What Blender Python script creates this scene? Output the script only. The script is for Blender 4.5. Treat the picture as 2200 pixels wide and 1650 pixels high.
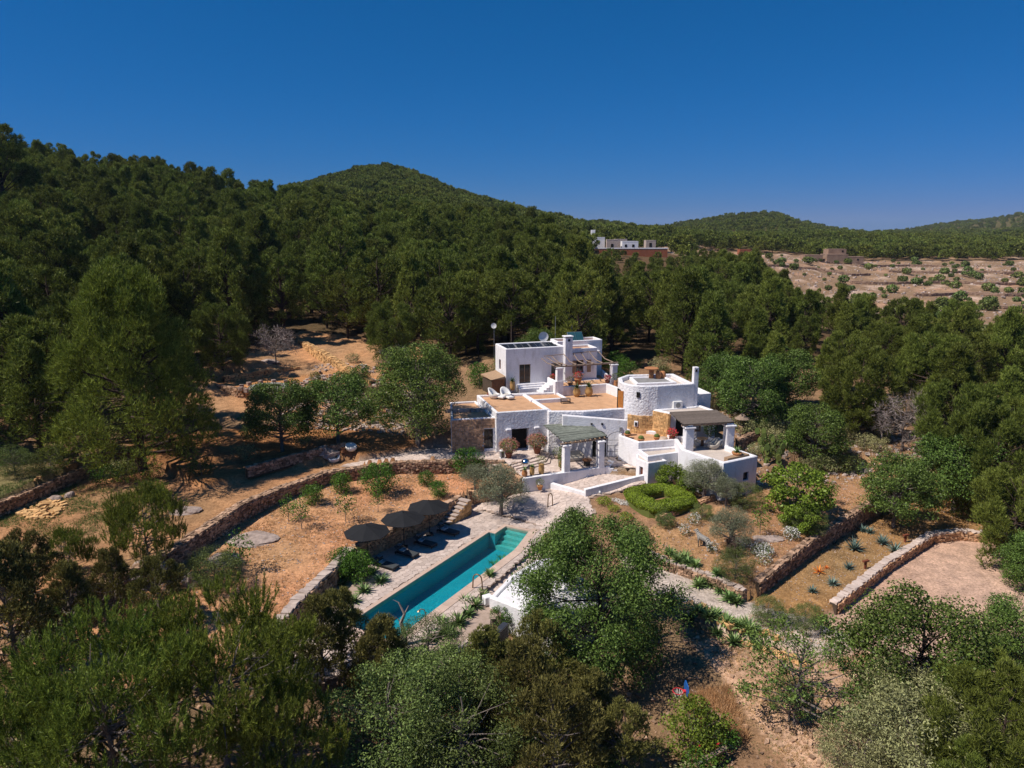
import bpy, math, random
import numpy as np
from mathutils import Vector
S = bpy.context.scene
for o in list(bpy.data.objects): bpy.data.objects.remove(o)
R = math.radians
# ------------------------------------------------------------------ camera, sky, sun, exposure
CZ = 25.0; PITCH = R(12); FPX = 1528.0
cam = bpy.data.objects.new('camera', bpy.data.cameras.new('camera')); S.collection.objects.link(cam)
cam.location = (0, 0, CZ); cam.rotation_euler = (R(90) - PITCH, 0, 0)
cam.data.sensor_width = 36; cam.data.lens = FPX / 2200 * 36; cam.data.clip_start = 0.5; cam.data.clip_end = 12000
S.camera = cam
PHI = R(19); ELE = R(53)
w = bpy.data.worlds.new('World'); S.world = w; w.use_nodes = True
nt = w.node_tree; nt.nodes.clear()
sky = nt.nodes.new('ShaderNodeTexSky'); sky.sky_type = 'NISHITA'; sky.sun_disc = False
sky.sun_elevation = ELE; sky.sun_rotation = R(250); sky.altitude = 300; sky.air_density = 0.9; sky.dust_density = 0.25; sky.ozone_density = 4.0
SKYG = ((2.2, 0.027), (0.66, 0.80), (0.70, 1.67))
bg = nt.nodes.new('ShaderNodeBackground'); bg.inputs[1].default_value = 0.069
wo = nt.nodes.new('ShaderNodeOutputWorld')
sep = nt.nodes.new('ShaderNodeSeparateColor'); cmb = nt.nodes.new('ShaderNodeCombineColor'); nt.links.new(sky.outputs[0], sep.inputs[0])
for i_, (g_, k_) in enumerate(SKYG):
    pw0 = nt.nodes.new('ShaderNodeMath'); pw0.operation = 'POWER'; nt.links.new(sep.outputs[i_], pw0.inputs[0]); pw0.inputs[1].default_value = g_
    ml0 = nt.nodes.new('ShaderNodeMath'); ml0.operation = 'MULTIPLY'; nt.links.new(pw0.outputs[0], ml0.inputs[0]); ml0.inputs[1].default_value = k_; nt.links.new(ml0.outputs[0], cmb.inputs[i_])
rl = nt.links; gm_ = nt.nodes.new('ShaderNodeMath'); gm_.operation = 'MULTIPLY'; gm_.inputs[1].default_value = 0.52; mn_ = nt.nodes.new('ShaderNodeMath'); mn_.operation = 'MINIMUM'
rl.new(cmb.inputs[1].links[0].from_socket, gm_.inputs[0]); r_src = cmb.inputs[0].links[0].from_socket; rl.new(r_src, mn_.inputs[0]); rl.new(gm_.outputs[0], mn_.inputs[1]); rl.new(mn_.outputs[0], cmb.inputs[0])
nt.links.new(cmb.outputs[0], bg.inputs[0]); nt.links.new(bg.outputs[0], wo.inputs[0])
sl = bpy.data.lights.new('sun', 'SUN'); sl.energy = 4.8; sl.angle = R(0.53); sl.color = (1.0, 0.93, 0.84)
sun = bpy.data.objects.new('sun', sl); S.collection.objects.link(sun)
SD = Vector((math.cos(PHI) * math.cos(ELE), math.sin(PHI) * math.cos(ELE), -math.sin(ELE)))
sun.rotation_euler = SD.to_track_quat('-Z', 'Y').to_euler(); sun.location = (-60, 20, 120)
S.view_settings.view_transform = 'Standard'; S.view_settings.look = 'None'
S.view_settings.exposure = 0.1; S.view_settings.gamma = 1.0; S.view_settings.use_curve_mapping = False
try: S.cycles.transparent_max_bounces = 8; S.cycles.max_bounces = 5; S.cycles.diffuse_bounces = 2
except Exception: pass
rnd = random.Random(7); NR = np.random.default_rng(11)
COL = S.collection
# ------------------------------------------------------------------ materials
def nodes(name):
    m = bpy.data.materials.new(name); m.use_nodes = True
    n = m.node_tree; n.nodes.clear(); return m, n
def N(n, t, **k):
    x = n.nodes.new(t)
    for a, b in k.items():
        if hasattr(x, a) and not a[0].isupper(): setattr(x, a, b)
        else: x.inputs[a].default_value = b
    return x
def L(n, a, b): n.links.new(a, b)
def c4(c): return (c[0], c[1], c[2], 1)
def ramp(n, fac, stops):
    r = n.nodes.new('ShaderNodeValToRGB'); e = r.color_ramp.elements
    while len(e) < len(stops): e.new(0.5)
    for i, (p, c) in enumerate(stops): e[i].position = p; e[i].color = c4(c)
    L(n, fac, r.inputs[0]); return r
def mix(n, fac, a, b, mode='MIX'):
    x = n.nodes.new('ShaderNodeMix'); x.data_type = 'RGBA'; x.blend_type = mode
    for s, v in ((0, fac), (6, a), (7, b)):
        if hasattr(v, 'links') or hasattr(v, 'is_output'): L(n, v, x.inputs[s])
        else: x.inputs[s].default_value = v if s == 0 else c4(v)
    return x.outputs[2]
def mat(name, c1, c2=None, rough=0.85, scale=2.0, bump=0.0, bscale=12, island=0.0, objr=0.0, metal=0.0, spec=0.3, world=True, detail=5, stain=None):
    m, n = nodes(name)
    if c2 is None: c2 = tuple(v * 0.8 for v in c1)
    if world: co = N(n, 'ShaderNodeNewGeometry').outputs['Position']
    else: co = N(n, 'ShaderNodeTexCoord').outputs['Object']
    no = N(n, 'ShaderNodeTexNoise', Scale=scale, Detail=detail, Roughness=0.62); L(n, co, no.inputs['Vector'])
    rp = ramp(n, no.outputs[0], [(0.33, c1), (0.67, c2)]); col = rp.outputs[0]
    if stain:
        mp = N(n, 'ShaderNodeMapping'); mp.inputs['Scale'].default_value = (1.5, 1.5, .4); L(n, co, mp.inputs['Vector']); n2 = N(n, 'ShaderNodeTexNoise', Scale=stain[1], Detail=6); L(n, mp.outputs[0], n2.inputs['Vector'])
        f = ramp(n, n2.outputs[0], [(0.52, (0, 0, 0)), (0.7, (1, 1, 1))]); mm = N(n, 'ShaderNodeMath', operation='MULTIPLY'); L(n, f.outputs[0], mm.inputs[0]); mm.inputs[1].default_value = stain[2]
        col = mix(n, mm.outputs[0], col, stain[0])
    for amt, src in ((island, 'i'), (objr, 'o')):
        if amt:
            s = N(n, 'ShaderNodeNewGeometry').outputs['Random Per Island'] if src == 'i' else N(n, 'ShaderNodeObjectInfo').outputs['Random']
            mr = N(n, 'ShaderNodeMapRange'); L(n, s, mr.inputs[0]); mr.inputs[3].default_value = 1 - amt; mr.inputs[4].default_value = 1 + amt
            h = N(n, 'ShaderNodeHueSaturation'); L(n, mr.outputs[0], h.inputs['Value']); L(n, col, h.inputs['Color']); col = h.outputs[0]
    b = N(n, 'ShaderNodeBsdfPrincipled', Roughness=rough, Metallic=metal); b.inputs['Specular IOR Level'].default_value = spec
    L(n, col, b.inputs['Base Color'])
    if bump:
        n3 = N(n, 'ShaderNodeTexNoise', Scale=bscale, Detail=4); L(n, co, n3.inputs['Vector'])
        bp = N(n, 'ShaderNodeBump', Strength=1.0, Distance=bump); L(n, n3.outputs[0], bp.inputs['Height']); L(n, bp.outputs[0], b.inputs['Normal'])
    o = N(n, 'ShaderNodeOutputMaterial'); L(n, b.outputs[0], o.inputs[0]); return m
def leafmat(name, c1, c2, tr=0.25, hue=0.02, objv=0.25):
    m, n = nodes(name)
    g = N(n, 'ShaderNodeNewGeometry'); oi = N(n, 'ShaderNodeObjectInfo')
    rp = ramp(n, g.outputs['Random Per Island'], [(0.0, tuple(v * .65 for v in c1)), (0.6, c2), (1.0, tuple(min(1, v * 1.7) for v in c2))])  # random leaf tones spread wide to imitate sunlit and shaded foliage
    mr = N(n, 'ShaderNodeMapRange'); L(n, oi.outputs['Random'], mr.inputs[0]); mr.inputs[3].default_value = 1 - objv; mr.inputs[4].default_value = 1 + objv
    mh = N(n, 'ShaderNodeMapRange'); 
    ml = N(n, 'ShaderNodeMath', operation='MULTIPLY'); L(n, oi.outputs['Random'], ml.inputs[0]); ml.inputs[1].default_value = 7.31
    fr = N(n, 'ShaderNodeMath', operation='FRACT'); L(n, ml.outputs[0], fr.inputs[0]); L(n, fr.outputs[0], mh.inputs[0])
    mh.inputs[3].default_value = 0.5 - hue; mh.inputs[4].default_value = 0.5 + hue
    co = N(n, 'ShaderNodeTexCoord'); no = N(n, 'ShaderNodeTexNoise', Scale=0.6, Detail=2); L(n, co.outputs['Object'], no.inputs['Vector'])
    nm = N(n, 'ShaderNodeMapRange'); L(n, no.outputs[0], nm.inputs[0]); nm.inputs[3].default_value = 0.7; nm.inputs[4].default_value = 1.3
    mu = N(n, 'ShaderNodeMath', operation='MULTIPLY'); L(n, mr.outputs[0], mu.inputs[0]); L(n, nm.outputs[0], mu.inputs[1])
    h = N(n, 'ShaderNodeHueSaturation'); L(n, rp.outputs[0], h.inputs['Color']); L(n, mu.outputs[0], h.inputs['Value']); L(n, mh.outputs[0], h.inputs['Hue'])
    d = N(n, 'ShaderNodeBsdfDiffuse'); t = N(n, 'ShaderNodeBsdfTranslucent'); gl = N(n, 'ShaderNodeBsdfGlossy', Roughness=0.45); gl.inputs[0].default_value = (1, 1, 1, 1)
    L(n, h.outputs[0], d.inputs[0]); L(n, h.outputs[0], t.inputs[0])
    mx = N(n, 'ShaderNodeMixShader'); mx.inputs[0].default_value = tr; L(n, d.outputs[0], mx.inputs[1]); L(n, t.outputs[0], mx.inputs[2])
    m2 = N(n, 'ShaderNodeMixShader'); m2.inputs[0].default_value = 0.012; L(n, mx.outputs[0], m2.inputs[1]); L(n, gl.outputs[0], m2.inputs[2])
    o = N(n, 'ShaderNodeOutputMaterial'); L(n, m2.outputs[0], o.inputs[0]); return m
M = {}
M['white'] = mat('whitewash', (0.86, 0.835, 0.85), (0.77, 0.745, 0.76), rough=0.9, scale=0.9, bump=0.035, bscale=5.5, stain=((0.5, 0.46, 0.43), 1.3, 0.42))
M['white_rough'] = mat('rough_whitewash', (0.84, 0.815, 0.83), (0.74, 0.715, 0.73), rough=0.9, scale=1.4, bump=0.13, bscale=4.2, stain=((0.5, 0.47, 0.44), 1.3, 0.3))
M['terracotta_roof'] = mat('terracotta_paving', (0.62, 0.36, 0.20), (0.50, 0.28, 0.15), scale=1.2, bump=0.01, bscale=9, stain=((0.34, 0.22, 0.14), 0.8, 0.5))
M['grey_floor'] = mat('grey_render', (0.30, 0.29, 0.28), (0.22, 0.21, 0.20), scale=1.5)
M['pale_floor'] = mat('pale_floor', (0.62, 0.53, 0.46), (0.5, 0.42, 0.36), scale=1.5, bump=0.01)
M['stone'] = mat('limestone_rubble', (0.42, 0.27, 0.18), (0.26, 0.16, 0.10), rough=0.95, scale=1.7, bump=0.03, bscale=9, island=0.6)
M['stone_pale'] = mat('pale_limestone', (0.52, 0.42, 0.36), (0.36, 0.28, 0.24), rough=0.95, scale=1.5, bump=0.03, bscale=8, island=0.25)
M['stone_gold'] = mat('golden_stone', (0.68, 0.42, 0.19), (0.50, 0.28, 0.12), rough=0.95, scale=1.7, bump=0.02, bscale=9, island=0.3)
M['stone_brown'] = mat('brown_stone', (0.66, 0.40, 0.235), (0.44, 0.26, 0.15), rough=0.95, scale=1.7, bump=0.02, bscale=9, island=0.4)
M['joint'] = mat('dark_joint', (0.10, 0.07, 0.05), (0.06, 0.045, 0.03), rough=1, scale=3)
M['mortar'] = mat('ochre_mortar', (0.28, 0.18, 0.10), (0.2, 0.12, 0.07), rough=1, scale=3)
M['paving'] = mat('paving_limestone', (0.64, 0.52, 0.45), (0.50, 0.39, 0.33), rough=0.9, scale=2.2, bump=0.01, island=0.14, objr=0.13)
M['paving_joint'] = mat('paving_joint', (0.44, 0.33, 0.27), (0.35, 0.26, 0.2), rough=1, scale=3)
M['coping'] = mat('pool_coping', (0.60, 0.45, 0.36), (0.50, 0.36, 0.28), rough=0.8, scale=1.6, bump=0.01, objr=0.07)
M['slot'] = mat('brown_slot', (0.16, 0.09, 0.06), rough=0.8)
M['rock'] = mat('grey_rock', (0.46, 0.36, 0.31), (0.24, 0.18, 0.15), rough=0.95, scale=1.6, bump=0.12, bscale=3.0)
M['bark'] = mat('pine_bark', (0.085, 0.055, 0.042), (0.045, 0.03, 0.024), rough=1, scale=3, bump=0.03, world=False)
M['bark_grey'] = mat('grey_bark', (0.24, 0.20, 0.175), (0.13, 0.10, 0.085), rough=1, scale=4, bump=0.03, world=False)
M['deadwood'] = mat('dead_wood', (0.36, 0.30, 0.27), (0.22, 0.18, 0.16), rough=1, scale=4, world=False)
M['wood'] = mat('brown_wood', (0.30, 0.13, 0.055), (0.19, 0.08, 0.035), rough=0.7, scale=4, world=False)
M['wood_orange'] = mat('orange_varnished_wood', (0.55, 0.22, 0.05), (0.42, 0.15, 0.035), rough=0.55, scale=5, world=False)
M['wood_pale'] = mat('pale_wood', (0.42, 0.28, 0.17), (0.32, 0.20, 0.12), rough=0.8, scale=5, world=False)
M['pole'] = mat('weathered_pole', (0.34, 0.25, 0.19), (0.2, 0.14, 0.105), rough=0.95, scale=5, world=False)
M['slat'] = mat('green_grey_cane', (0.26, 0.275, 0.225), (0.15, 0.16, 0.13), rough=0.9, scale=3, objr=0.22)
M['slat_brown'] = mat('brown_cane', (0.17, 0.135, 0.11), (0.11, 0.085, 0.07), rough=0.95, scale=5, objr=0.2)
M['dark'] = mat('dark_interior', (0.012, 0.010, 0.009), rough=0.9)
M['glass'] = mat('dark_glass', (0.02, 0.022, 0.025), rough=0.08, spec=0.6)
M['iron'] = mat('black_iron', (0.02, 0.02, 0.022), rough=0.5)
M['canvas'] = mat('black_canvas', (0.016, 0.0165, 0.019), (0.013, 0.0135, 0.015), rough=0.9, scale=3, world=False)
M['cushion'] = mat('charcoal_cushion', (0.06, 0.067, 0.07), (0.05, 0.055, 0.06), rough=0.9, world=False)
M['towel'] = mat('white_towel', (0.6, 0.6, 0.6), rough=0.95, world=False)
M['towel_blue'] = mat('blue_grey_towel', (0.22, 0.27, 0.3), rough=0.95, world=False)
M['pot'] = mat('terracotta_pot', (0.50, 0.22, 0.09), (0.38, 0.16, 0.065), rough=0.85, scale=5, world=False)
M['pot_ochre'] = mat('ochre_pot', (0.50, 0.30, 0.11), (0.36, 0.2, 0.075), rough=0.85, scale=5, world=False)
M['pot_pale'] = mat('pale_stone_pot', (0.55, 0.42, 0.32), (0.42, 0.3, 0.22), rough=0.9, scale=5, world=False)
M['pot_dark'] = mat('dark_red_pot', (0.22, 0.08, 0.05), rough=0.8, world=False)
M['plastic_white'] = mat('white_plastic', (0.78, 0.76, 0.73), (0.74, 0.72, 0.7), rough=0.45, world=False)
M['cream'] = mat('cream_fabric', (0.52, 0.47, 0.40), (0.42, 0.38, 0.33), rough=0.9, world=False)
M['red'] = mat('red_plastic', (0.70, 0.035, 0.05), rough=0.5, world=False)
M['blue'] = mat('blue_plastic', (0.02, 0.12, 0.42), rough=0.5, world=False)
M['mirror'] = mat('mirror_steel', (0.75, 0.77, 0.8), rough=0.12, metal=1.0, world=False)
M['panel'] = mat('solar_cells', (0.018, 0.022, 0.035), rough=0.18, spec=0.5, world=False)
M['collector'] = mat('solar_collector_glass', (0.03, 0.10, 0.12), rough=0.1, spec=0.6, world=False)
M['alu'] = mat('aluminium', (0.5, 0.5, 0.5), rough=0.4, metal=0.6, world=False)
M['slate'] = mat('slate_plastic', (0.045, 0.05, 0.065), rough=0.4, world=False)
M['bronze'] = mat('bronze_tube', (0.28, 0.19, 0.11), rough=0.4, metal=0.5, world=False)
M['rust'] = mat('rusty_steel', (0.20, 0.06, 0.03), rough=0.9, world=False)
M['redwall'] = mat('red_ochre_wall', (0.34, 0.11, 0.055), (0.25, 0.085, 0.045), rough=0.95, scale=0.3)
M['farwall'] = mat('pinkish_stone_wall', (0.36, 0.24, 0.17), (0.24, 0.155, 0.11), rough=0.95, scale=0.5, bump=0.08, bscale=2)
M['basin'] = mat('turquoise_pool_lining', (0.02, 0.36, 0.43), (0.017, 0.32, 0.385), rough=0.8, scale=0.7)
M['stepteal'] = mat('pale_pool_steps', (0.17, 0.50, 0.44), (0.14, 0.45, 0.40), rough=0.8)
M['pine'] = leafmat('pine_needles', (0.058, 0.082, 0.014), (0.175, 0.205, 0.038), 0.2, 0.012, 0.28)
M['pine_light'] = leafmat('young_pine_needles', (0.085, 0.118, 0.015), (0.20, 0.24, 0.038), 0.25, 0.012, 0.15)
M['juniper'] = leafmat('juniper_scales', (0.095, 0.095, 0.026), (0.21, 0.195, 0.055), 0.15, 0.015, 0.15)
M['carob'] = leafmat('carob_leaves', (0.036, 0.072, 0.012), (0.11, 0.165, 0.034), 0.2, 0.012, 0.15)
M['bright'] = leafmat('bright_green_leaves', (0.075, 0.125, 0.012), (0.17, 0.24, 0.03), 0.3, 0.012, 0.12)
M['citrus'] = leafmat('dark_citrus_leaves', (0.035, 0.085, 0.010), (0.08, 0.16, 0.02), 0.2, 0.01, 0.15)
M['olive'] = leafmat('olive_leaves', (0.105, 0.12, 0.062), (0.20, 0.215, 0.13), 0.15, 0.01, 0.12)
M['mastic'] = leafmat('grey_green_leaves', (0.14, 0.14, 0.055), (0.31, 0.30, 0.135), 0.15, 0.015, 0.12)
M['scrub'] = leafmat('scrub_leaves', (0.055, 0.082, 0.020), (0.14, 0.18, 0.048), 0.15, 0.02, 0.3)
M['hedge'] = leafmat('lime_hedge_leaves', (0.10, 0.15, 0.012), (0.24, 0.31, 0.03), 0.25, 0.01, 0.05)
M['agave'] = leafmat('agave_leaves', (0.095, 0.17, 0.045), (0.20, 0.29, 0.10), 0.15, 0.015, 0.2)
M['agave_blue'] = leafmat('blue_agave_leaves', (0.07, 0.12, 0.10), (0.14, 0.2, 0.17), 0.1, 0.01, 0.15)
M['cycad'] = leafmat('cycad_fronds', (0.02, 0.05, 0.012), (0.05, 0.09, 0.025), 0.15, 0.01, 0.1)
M['orange_leaf'] = leafmat('orange_aloe_leaves', (0.7, 0.14, 0.03), (0.9, 0.25, 0.05), 0.2, 0.01, 0.05)
M['pinkfl'] = leafmat('pink_blossom', (0.42, 0.12, 0.10), (0.62, 0.25, 0.2), 0.3, 0.01, 0.1)
M['redfl'] = leafmat('red_blossom', (0.6, 0.03, 0.07), (0.8, 0.08, 0.12), 0.3, 0.01, 0.1)
M['whitefl'] = leafmat('white_blossom', (0.6, 0.58, 0.5), (0.75, 0.72, 0.66), 0.3, 0.0, 0.05)
M['straw'] = leafmat('straw', (0.36, 0.21, 0.09), (0.52, 0.33, 0.16), 0.2, 0.01, 0.1)
M['twig'] = leafmat('grey_twigs', (0.16, 0.125, 0.11), (0.27, 0.22, 0.2), 0.0, 0.0, 0.1)
# ------------------------------------------------------------------ mesh helpers
def mesh_np(name, V, F, material, smooth=False):
    me = bpy.data.meshes.new(name); V = np.asarray(V, np.float32); F = np.asarray(F, np.int32)
    me.vertices.add(len(V)); me.vertices.foreach_set('co', V.ravel())
    k = F.shape[1]; me.loops.add(F.size); me.loops.foreach_set('vertex_index', F.ravel())
    me.polygons.add(len(F)); me.polygons.foreach_set('loop_start', np.arange(0, F.size, k, dtype=np.int32))
    try: me.polygons.foreach_set('loop_total', np.full(len(F), k, np.int32))
    except Exception: pass
    if smooth: me.polygons.foreach_set('use_smooth', np.ones(len(F), bool))
    me.materials.append(material); me.update(calc_edges=True); return me
def unit(v): return v / np.maximum(np.linalg.norm(v, axis=-1, keepdims=True), 1e-9)
class MB:
    def __init__(s): s.v = []; s.f = []
    def add(s, V, F):
        b = len(s.v); s.v += [tuple(p) for p in V]; s.f += [tuple(i + b for i in f) for f in F]; return s
    def box(s, c, d, rz=0.0, rx=0.0, ry=0.0, jit=0.0):
        hx, hy, hz = d[0] / 2, d[1] / 2, d[2] / 2; V = []
        cz, sz = math.cos(rz), math.sin(rz); cx, sx = math.cos(rx), math.sin(rx); cy, sy = math.cos(ry), math.sin(ry)
        for x, y, z in ((-hx,-hy,-hz),(hx,-hy,-hz),(hx,hy,-hz),(-hx,hy,-hz),(-hx,-hy,hz),(hx,-hy,hz),(hx,hy,hz),(-hx,hy,hz)):
            if jit: x += rnd.uniform(-jit, jit) * d[0]; y += rnd.uniform(-jit, jit) * d[1]; z += rnd.uniform(-jit, jit) * d[2]
            y, z = y * cx - z * sx, y * sx + z * cx
            x, z = x * cy + z * sy, -x * sy + z * cy
            x, y = x * cz - y * sz, x * sz + y * cz
            V.append((x + c[0], y + c[1], z + c[2]))
        return s.add(V, [(0,3,2,1),(4,5,6,7),(0,1,5,4),(1,2,6,5),(2,3,7,6),(3,0,4,7)])
    def prism(s, poly, z0, z1, cap=True, zt=None):
        n = len(poly)
        V = [(p[0], p[1], z0) for p in poly] + [(p[0], p[1], z1 if zt is None else zt[i]) for i, p in enumerate(poly)]
        F = [(i, (i + 1) % n, n + (i + 1) % n, n + i) for i in range(n)]
        if cap: F += [tuple(range(n, 2 * n)), tuple(reversed(range(n)))]
        return s.add(V, F)
    def tube(s, P, r, n=6, cap=True):
        P = [Vector(p) for p in P]
        if not hasattr(r, '__len__'): r = [r] * len(P)
        V = []; F = []; ref = Vector((0.31, 0.52, 0.8))
        for i, p in enumerate(P):
            t = (P[min(i + 1, len(P) - 1)] - P[max(i - 1, 0)]).normalized()
            a = t.cross(ref).normalized(); b = t.cross(a)
            for k in range(n):
                q = 2 * math.pi * k / n; V.append(p + (a * math.cos(q) + b * math.sin(q)) * r[i])
        for i in range(len(P) - 1):
            for k in range(n): F.append((i*n+k, i*n+(k+1)%n, (i+1)*n+(k+1)%n, (i+1)*n+k))
        if cap: F += [tuple(reversed(range(n))), tuple(range((len(P)-1)*n, len(P)*n))]
        return s.add(V, F)
    def lathe(s, prof, c=(0,0,0), n=14, flute=0):
        V = []; F = []
        for r, z in prof:
            for k in range(n):
                q = 2 * math.pi * k / n; rr = r * (1 + flute * (k % 2)); V.append((c[0] + rr * math.cos(q), c[1] + rr * math.sin(q), c[2] + z))
        for i in range(len(prof) - 1):
            for k in range(n): F.append((i*n+k, i*n+(k+1)%n, (i+1)*n+(k+1)%n, (i+1)*n+k))
        F += [tuple(reversed(range(n))), tuple(range((len(prof)-1)*n, len(prof)*n))]
        return s.add(V, F)
    def rock(s, c, d, sub=0):
        rz = rnd.uniform(0, 3.14); return s.box(c, d, rz if sub else 0, jit=0.14)
    def build(s, name, m, parent=None, smooth=False, bevel=0.0, kind=None, label=None, local=False):
        me = bpy.data.meshes.new(name); V = s.v
        if parent is not None and not local:
            l = parent.location if parent.parent is None else parent.location + parent.parent.location
            V = [(x - l[0], y - l[1], z - l[2]) for x, y, z in V]
        me.from_pydata(V, [], s.f); me.materials.append(M[m] if isinstance(m, str) else m)
        if smooth: me.polygons.foreach_set('use_smooth', [True] * len(me.polygons))
        me.update(); o = bpy.data.objects.new(name, me); COL.objects.link(o)
        if parent is not None: o.parent = parent
        if bevel:
            b = o.modifiers.new('bevel', 'BEVEL'); b.width = bevel; b.segments = 2; b.limit_method = 'ANGLE'; b.angle_limit = R(40)
        if kind: o['kind'] = kind
        if label: o['label'] = label
        return o
def link(name, me, parent=None, kind=None, label=None):
    o = bpy.data.objects.new(name, me); COL.objects.link(o)
    if parent is not None: o.parent = parent
    if kind: o['kind'] = kind
    if label: o['label'] = label
    return o
def thing(name, label, cat, loc=(0, 0, 0), rz=0.0, group=None, sc=1.0):
    o = bpy.data.objects.new(name, None); COL.objects.link(o); o.location = loc; o.rotation_euler = (0, 0, rz); o.scale = (sc, sc, sc)
    o.empty_display_size = 0.3
    o['label'] = label; o['category'] = cat
    if group: o['group'] = group
    return o
def tag(o, label, cat, group=None, kind=None):
    if label: o['label'] = label
    if cat: o['category'] = cat
    if group: o['group'] = group
    if kind: o['kind'] = kind
    return o
def dup(root, loc, rz=0.0, label=None, group=None, sc=None):
    kids = {}
    for o in bpy.data.objects:
        if o.parent: kids.setdefault(o.parent.name, []).append(o)
    def cp(o, par):
        c = o.copy(); COL.objects.link(c)
        if par: c.parent = par
        for k in kids.get(o.name, []): cp(k, c)
        return c
    r = cp(root, None); r.location = loc; r.rotation_euler = (0, 0, rz)
    if label: r['label'] = label
    if group: r['group'] = group
    if sc: r.scale = (sc, sc, sc)
    return r
# ------------------------------------------------------------------ photograph -> place
def ray(px, py):
    a = (px - 1100) / FPX; b = -(py - 825) / FPX
    return (a, math.cos(PITCH) + b * math.sin(PITCH), -math.sin(PITCH) + b * math.cos(PITCH))
def P(px, py, z):
    r = ray(px, py); t = (z - CZ) / r[2]; return (r[0] * t, r[1] * t, z)
def PY(px, py, Y):
    r = ray(px, py); t = Y / r[1]; return (r[0] * t, Y, CZ + r[2] * t)
def inpoly(X, Y, poly):
    ins = np.zeros(np.shape(X), bool); n = len(poly)
    for i in range(n):
        x0, y0 = poly[i][:2]; x1, y1 = poly[(i + 1) % n][:2]
        if y0 == y1: continue
        c = ((y0 > Y) != (y1 > Y)) & (X < (x1 - x0) * (Y - y0) / (y1 - y0) + x0); ins ^= c
    return ins
def idw(X, Y, pts, p=3.0):
    num = 0; den = 0
    for x, y, z in pts:
        w_ = 1.0 / (((X - x) ** 2 + (Y - y) ** 2) + 0.5) ** (p / 2); num = num + w_ * z; den = den + w_
    return num / den
# ------------------------------------------------------------------ terrain
NEAR = [(-9,35,-0.9),(-4,38,-1.6),(0,36,-2.6),(5,42,-2.5),(8,36,-2.8),(12,30,-2.4),(20,38,-1.6),(28,40,-2),(45,55,-1),(-20,34,0.8),(-35,36,1.6),(-30,44,2.7),(0,20,-3.5),(-30,15,0),(30,15,-3.5),
 (25,38,-1.5),(13,42,-1.3),(10,46,-.9),(9,52,-0.4),(6,56,0),(5,48,-1.4),(5,70,2.4),(-12,71,3.2),(-20,68,3.3),(-18,75,3.9),(-26,62,3.1),(-30,72,4.2),(-28,54,3.0),(-36,50,3.3),(-40,62,4.2),(-45,72,5.2),(-60,60,5),(-60,45,4),
 (5,86,7),(-1,80,6.6),(-6,80,5.6),(-8,76,4.2),(15,92,7.3),(12,80,6.2),(20,80,5.0),(25,75,4.0),(23,69,3.0),(24,66,2.0),(28,80,5.0),(38,82,5.2),(36,70,2.6),(30,72,3.3),(50,90,5.3),(60,70,2.2),(70,90,4.5),
 (-16,84,5.6),(-30,80,5.2),(-45,85,7),(-60,85,9),(-20,96,7.6),(-40,96,8.6),(0,98,8.4),(20,100,8.2),(40,100,7.2),(60,100,5.5),(-70,100,11),(-80,60,7),(80,60,0),(80,30,-3),(-80,20,2),(0,-20,-5),(60,-10,-5),(-60,-20,-1),
 (14,63,1.1),(11,60,1.0),(10,57,0.6),(13,57,0.9),(17,60,1.2),(12,54,0.4),(21,60.5,1.3),(23,62,1.4)]
COLPX = [-900, -400, 0, 300, 600, 850, 1100, 1350, 1600, 1900, 2200, 2700]
DIST = [80, 100, 120, 160, 220, 300, 400, 550, 800, 1500, 3500]
ZT = [[9,14,20,32,47,51,47,42,30,20,10],[8,12,16,28,43,47,42,38,30,20,10],[6.5,9.5,13.5,24.5,39.5,43.5,40,36,30,20,10],[6,8.6,12,21.5,33.5,36.5,35,33,28,20,10],
 [6,8.2,10.5,16.5,25.5,28.5,30,31,28,20,10],[6.5,8.1,9.6,13.6,20,23,25.5,27,26,20,10],[7,8.4,9.7,12.8,17.5,20.5,23,24,24,20,10],[7,8.3,9,9.0,9.6,16.6,18.6,19,20,20,10],
 [5,7,7.6,7.6,8.4,12,14,16,18,20,10],[3.4,4.4,4.6,4.0,5.2,7.5,11.6,14,17,20,10],[1.6,2.2,2.6,3.2,4.8,7,10.5,14,17,20,10],[1,2,3,4,5,7,10,14,17,20,10]]
COLT = [(p - 1100) / FPX for p in COLPX]
def smooth01(t): t = np.clip(t, 0, 1); return t * t * (3 - 2 * t)
def farz(X, Y):
    D = np.maximum(Y, 20.0); T = X / D; ZA = np.array(ZT, float)
    ci = np.clip(np.interp(T, COLT, np.arange(len(COLT))), 0, len(COLT) - 1.001); di = np.clip(np.interp(np.log(D), np.log(DIST), np.arange(len(DIST))), 0, len(DIST) - 1.001)
    c0 = ci.astype(int); d0 = di.astype(int); cf = smooth01(ci - c0); df = di - d0
    return (ZA[c0, d0] * (1-cf) + ZA[c0+1, d0] * cf) * (1-df) + (ZA[c0, d0+1] * (1-cf) + ZA[c0+1, d0+1] * cf) * df
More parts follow.
